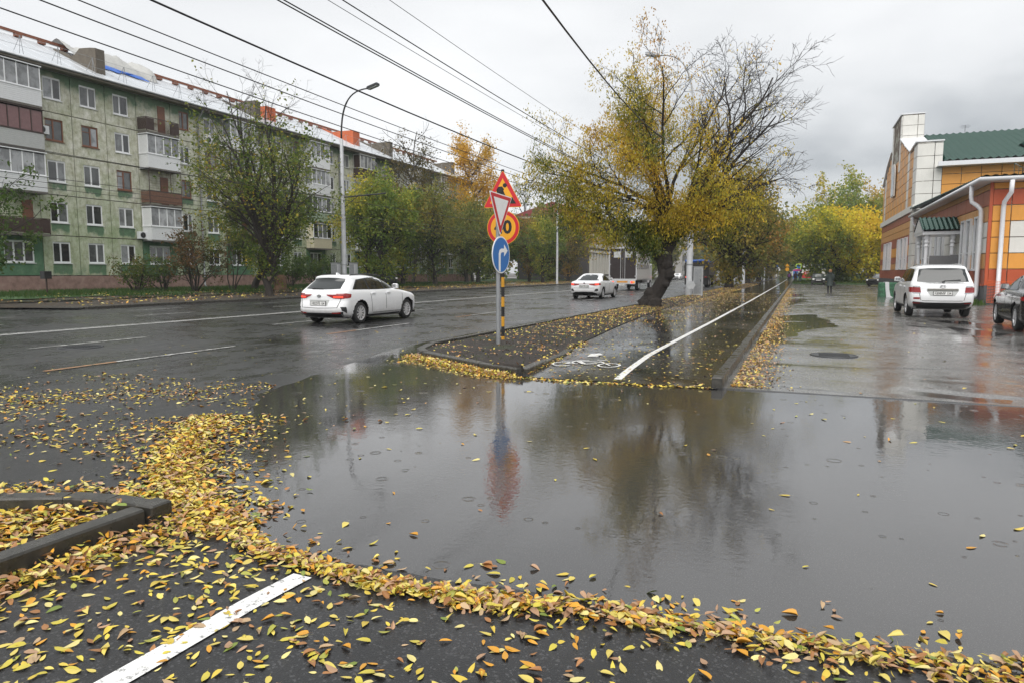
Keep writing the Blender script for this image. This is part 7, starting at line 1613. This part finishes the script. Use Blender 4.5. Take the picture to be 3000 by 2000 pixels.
# foreground asphalt
fx_, fy_ = area(3000, -3.45, 1.6, 1.2, 2.85, lambda x, y: np.clip(.34+.45*np.clip((-1.6-x)*.6, 0, 1)+1.1*(fbm(x*3, y*3, 3)-.48), .03, 1)*(y < np.interp(x, [-3.4, -2.6, -1.5, 0, 1.6], [2.7, 2.65, 2.6, 2.75, 2.9])))
add(NEAR, fx_, fy_, .004, .054, .16)
bandR = [(-2.95,2.93),(-2.62,2.76),(-2.3,2.73),(-1.87,2.68),(-1.5,2.68),(-1.1,2.74),(-.72,2.82),(-.34,2.85),(0,2.84),(.33,2.9),(.9,2.93),(1.6,3.0)]
for pts, n_, w0, w1, hp in ((bandR[:6], 1250, .085, .085, .026), (bandR[4:], 1250, .11, .17, .026), (bandR, 420, .30, .34, .008)): add(NEAR, *along(pts, n_, w0, w1), hp, .052, .36, .25)
bandL = [(-5.6,5.3),(-5.2,4.75),(-4.75,4.15),(-4.25,3.62),(-3.75,3.28),(-3.3,3.06),(-2.95,2.93)]
add(NEAR, *along(bandL, 4200, .22, .19, 0, .8), .032, .052, .40, .1); add(NEAR, *along(bandL, 1700, .75, .40, .15), .01, .052, .25)
add(NEAR, *along([(-3.42, 1.2), (-3.40, 2.0), (-3.36, 2.9), (-3.3, 3.1)], 1000, .15, .24, -.25), .05, .052, .5, .35)
add(NEAR, *along([(-3.4, 3.05), (-3.9, 3.05), (-4.6, 2.85), (-5.4, 2.5)], 650, .20, .25, -.3), .03, .052, .4, .2)
x_, y_ = area(9500, -9.5, -3.9, 2.9, 7.0, lambda x, y: np.clip(.75*(fbm(x*.9, y*1.5, 4)-.30)*np.clip(1.25-np.abs(y-4.6+.28*(x+6))*.42, 0, 1)*1.5, 0, 1)*(~((x < -3.4) & (y < 2.95)))); k = ~inpoly(x_, y_, PUD) | (lr.random(len(x_)) < .10); add(NEAR, x_[k], y_[k], .008, .052, .2)
add(NEAR, *along([(-10.5, 4.4), (-8.2, 5.1), (-7.2, 5.9), (-6.6, 7.2)], 420, .35, .5), .005, .052, .2)
x_, y_ = area(4600, -5.2, -3.62, 1.2, 2.78); k = inpoly(x_, y_, PLANTER); x_, y_ = x_[k], y_[k]; k = lr.random(len(x_)) < np.clip(.15+1.5*(fbm(x_*3, y_*3, 3)-.32)+.5*(y_ > 2.35), 0, 1); add(NEAR, x_[k], y_[k], .03, .054, .35, .2)
add(NEAR, lr.uniform(-4.6, -3.5, 14), np.full(14, 2.84)-lr.random(14)*.25, 0, .06, .15, 0, lambda x, y: np.full(len(x), .13))
# floating leaves
x_, y_ = area(520, -6.5, 6, 3.0, 9.2); k = inpoly(x_, y_, PUD); x_, y_ = x_[k], y_[k]; k = lr.random(len(x_)) < np.where(x_ < -3.4, .75, .30); add(NEAR, x_[k], y_[k], 0, .06, .08)
add(NEAR, *along([(-2.6, 2.95), (-1.4, 2.95), (0, 3.1), (1.2, 3.2)], 70, .22), 0, .062, .15, .2)
# island pile and the path mouth
isl = [(-6.35, 10.45), (-6.0, 10.35), (-5.35, 9.93), (-4.45, 9.33), (-3.7, 9.02)]
add(MID, *along(isl, 2300, .16, .13, -.35), .075, .052, .6, .5); add(MID, *along(isl, 600, .38, .22, -.6), .01, .052, .2)
add(MID, *along([(-3.7, 9.0), (-2.8, 8.95), (-2.0, 9.02), (-.95, 9.15)], 340, .10, .06), .02, .064, .3, .1)
add(MID, *along([(-3.62, 9.3), (-3.7, 10.6), (-3.95, 12.5), (-4.05, 13.8)], 300, .12), .02, .064, .3, .4)
x_, y_ = area(15000, -6.6, -3.7, 9.4, 30, lambda x, y: np.clip(.10+.9*(fbm(x*1.5, y*1.5, 3)-.45)+np.clip((y-13)*.06, 0, .7), 0, 1)*((x > islL(y)+.15) & (x < islR(y)-.05))); add(MID, x_, y_, .012, .062, .3, .6)
x_, y_ = area(11000, -6.5, -3.9, 30, 95, lambda x, y: ((x > islL(y)+.15) & (x < islR(y)+.5))*np.clip(1.3-(y-30)*.015, .25, 1)); add(MID, x_, y_, .01, .09, .25, .75)
x_, y_ = area(620, -3.9, -1.0, 9.2, 14.5); add(MID, x_, y_, 0, .062, .1, .2)
x_, y_ = area(13000, -4.9, -1.0, 14, 52, lambda x, y: np.clip(.06+np.clip((-2.2-x)*.5, 0, .9)*np.clip((y-15)*.09, 0, 1)+.35*np.clip((y-22)*.06, 0, .8)*(fbm(x, y*.5, 3)), 0, 1)*(x > islR(y))); add(MID, x_, y_, .004, .068, .15, .7)
x_ = -.76+np.abs(lr.normal(0, 1, 8500))*.26; y_ = 9.35+lr.random(8500)**1.4*62; add(MID, x_, y_, .02*np.exp(-np.abs(x_+.7)*3), .052, .3, .85)
x_, y_ = area(2600, -.3, 11, 9.4, 60, lambda x, y: np.clip(.5-(y-9)*.006, .12, 1)*np.clip(fbm(x*.6, y*.6, 3)*1.6-.4, 0, 1)); add(MID, x_, y_, 0, .062, .12, .3)
x_, y_ = area(420, -14, -7, 3, 16, lambda x, y: np.clip((x+14)*.12, 0, 1)); add(MID, x_, y_, 0, .052, .15)
vz_ = lambda x, y: np.full(len(x), .17)
x_, y_ = area(9500, -36.5, -26.9, 19, 120, lambda x, y: np.clip(.2+1.3*(fbm(x*.3, y*.3, 3)-.35)+np.clip((y-45)*.012, 0, .5), 0, 1)); add(MID, x_, y_, .03, .15, .25, .6, vz_)
x_, y_ = area(2500, -42, -35, 24, 100); add(MID, x_, y_, .05, .15, .3, .6, lambda x, y: np.full(len(x), .24))
x_, y_ = area(900, 0, 30, 97, 125); add(MID, x_, y_, .02, .22, .2, .5, lambda x, y: np.full(len(x), .16))
def gather(lst): return [np.concatenate([q[k] for q in lst]) for k in range(4)]
def leaf_cols(n, warm): 
    ci = lr.choice(len(LC), n, p=LPROB); w2 = lr.random(n) < warm*.75; ci = np.where(w2, lr.choice([4, 5, 6, 7, 5, 6], n), ci); return LC[ci]*lr.uniform(.85, 1.25, (n, 1))
P_, S_, T_, W_n = gather(NEAR); n = len(P_); yaw = lr.random(n)*2*math.pi; tx = lr.normal(0, 1, n)*T_*.8; ty = lr.normal(0, 1, n)*T_*.8; tp = lr.integers(0, len(TEMPL), n); tp = np.where((T_ < .2) & (lr.random(n) < .6), lr.choice([0, 5, 6, 3], n), tp); C_ = leaf_cols(n, np.where(np.isin(tp, (4, 7)), .8, W_n))
# the three hundred leaves that show largest are things of their own
v = P_-np.array([0, 0, CAM_H]); dep = v@_f; sxp = 1500+FPX*(v@_r)/dep; syp = 1000-FPX*(v@_u)/dep; vis = (sxp > 10) & (sxp < 2990) & (syp > 0) & (syp < 1995) & (dep > .5)
score = np.where(vis, S_/dep, -1); top = np.argsort(-score)[:300]; istop = np.zeros(n, bool); istop[top] = True
names = ['yellow', 'yellow', 'pale', 'yellow', 'golden', 'brown', 'tan', 'tan', 'green', 'olive']
mcache = {}
Rm = rotmat(yaw, tx, ty)
for i in top:
    ci = int(np.argmin(((LC-C_[i])**2).sum(1))); key = (int(tp[i]), ci)
    if key not in mcache:
        tv, tf = TEMPL[key[0]]; mcache[key] = np_mesh('fallen_leaf', tv*np.array([1, .46, .46]), tf, M['fallen'], np.repeat(LC[ci][None], len(tv), 0), smooth=True)
    o = link('fallen_leaf', mcache[key], None, tuple(P_[i]), tuple(Matrix(Rm[i].tolist()).to_euler()), (S_[i],)*3)
    tag(o, f'{names[ci]} fallen leaf lying on the wet ground nearest the camera', 'leaf', f'{names[ci]} fallen leaves nearest the camera')
Vs, Fs, Cs, off = [], [], [], 0
for k in range(len(TEMPL)):
    sel = np.where((tp == k) & ~istop)[0]; tv, tf = TEMPL[k]; tv = tv*np.array([1, .46, .46])
    if not len(sel): continue
    vv = np.einsum('nij,vj->nvi', Rm[sel], tv)*S_[sel][:, None, None]+P_[sel][:, None, :]; Vs.append(vv.reshape(-1, 3)); m = len(tv)
    Fs.append((tf[None]+(np.arange(len(sel))*m)[:, None, None]+off).reshape(-1, 3)); Cs.append(np.repeat(C_[sel], m, 0)); off += len(sel)*m
tag(link('leaf_litter', np_mesh('leaf_litter', np.concatenate(Vs), np.concatenate(Fs), M['fallen'], np.concatenate(Cs), smooth=True)), 'yellow and brown fallen leaves drifted round the puddle and kerb in the foreground', 'leaves', None, 'stuff')
P_, S_, T_, W_n = gather(MID); n = len(P_); yaw = lr.random(n)*2*math.pi; Rm = rotmat(yaw, lr.normal(0, 1, n)*T_, lr.normal(0, 1, n)*T_); C_ = leaf_cols(n, W_n)
tv = np.array([(-.5, 0, 0), (-.05, .24, .07), (.5, 0, .02), (-.05, -.24, .07)]); vv = np.einsum('nij,vj->nvi', Rm, tv)*S_[:, None, None]+P_[:, None, :]
tf = np.array([(0, 2, 1), (0, 3, 2)]); Fm = (tf[None]+(np.arange(n)*4)[:, None, None]).reshape(-1, 3)
tag(link('far_leaf_litter', np_mesh('far_leaf_litter', vv.reshape(-1, 3), Fm, M['fallen'], np.repeat(C_, 4, 0))), 'fallen leaves strewn over the verge, cycle path and car park', 'leaves', None, 'stuff')
# grass blades
def grass(name, label, x, y, z, h, cols_a, cols_b):
    n = len(x); a = lr.random(n)*6.28; w_ = h*.09; lean = lr.normal(0, .35, (n, 2))*h[:, None]
    b0 = np.stack([x-np.cos(a)*w_, y-np.sin(a)*w_, z], 1); b1 = np.stack([x+np.cos(a)*w_, y+np.sin(a)*w_, z], 1); tp_ = np.stack([x+lean[:, 0], y+lean[:, 1], z+h], 1)
    V_ = np.stack([b0, b1, tp_], 1).reshape(-1, 3); u = lr.random((n, 1)); c = np.array(cols_a)*(1-u)+np.array(cols_b)*u
    tag(link(name, np_mesh(name, V_, np.arange(n*3).reshape(n, 3), M['leaf'], np.repeat(c, 3, 0))), label, 'grass', None, 'stuff')
x_, y_ = area(60000, -46.8, -34.2, 20, 75, lambda x, y: np.clip(.15+2.2*(fbm(x*.5, y*.5, 3)-.36)+np.clip((-37-x)*.2, -.3, .6), 0, 1)); grass('lawn_grass', 'ragged green grass in front of the apartment block', x_, y_, np.full(len(x_), .17), lr.uniform(.10, .34, len(x_)), (.022, .06, .012), (.075, .13, .028))
x_, y_ = area(9000, -6.5, -3.8, 9.6, 60, lambda x, y: np.clip(2.2*(fbm(x*.9, y*.9, 3)-.45), 0, 1)*((x > islL(y)+.2) & (x < islR(y)-.1))); grass('verge_grass', 'sparse short grass sprouting on the verge soil', x_, y_, groundz(x_, y_)-.01, lr.uniform(.03, .085, len(x_)), (.03, .06, .012), (.10, .12, .03))
x_, y_ = area(14000, -.5, 30, 97.3, 118); grass('park_grass', 'green grass of the park lawn behind the car park', x_, y_, np.full(len(x_), .12), lr.uniform(.12, .4, len(x_)), (.03, .07, .012), (.09, .13, .03))
x_, y_ = area(240, 7.0, 8.1, 37.0, 39.2); grass('weeds', 'weeds growing at the foot of the white downpipe', x_, y_, np.full(len(x_), .0), lr.uniform(.1, .35, len(x_)), (.03, .08, .012), (.09, .14, .03))

# rainy air: one closed box round the whole place
b = MB(); b.box(-1600, 1600, -420, 3100, -1.6, 26)
t = NT('rain haze'); t.t.nodes.remove(t.b); pv = t.n('ShaderNodeVolumePrincipled', {'Color': (.86, .88, .90, 1), 'Density': .00045}); t.t.links.new(pv.outputs[0], t.t.nodes['Material Output'].inputs['Volume'])
tag(b.build('haze', t.mat), 'thin rain haze over the whole street', 'haze', None, 'stuff')
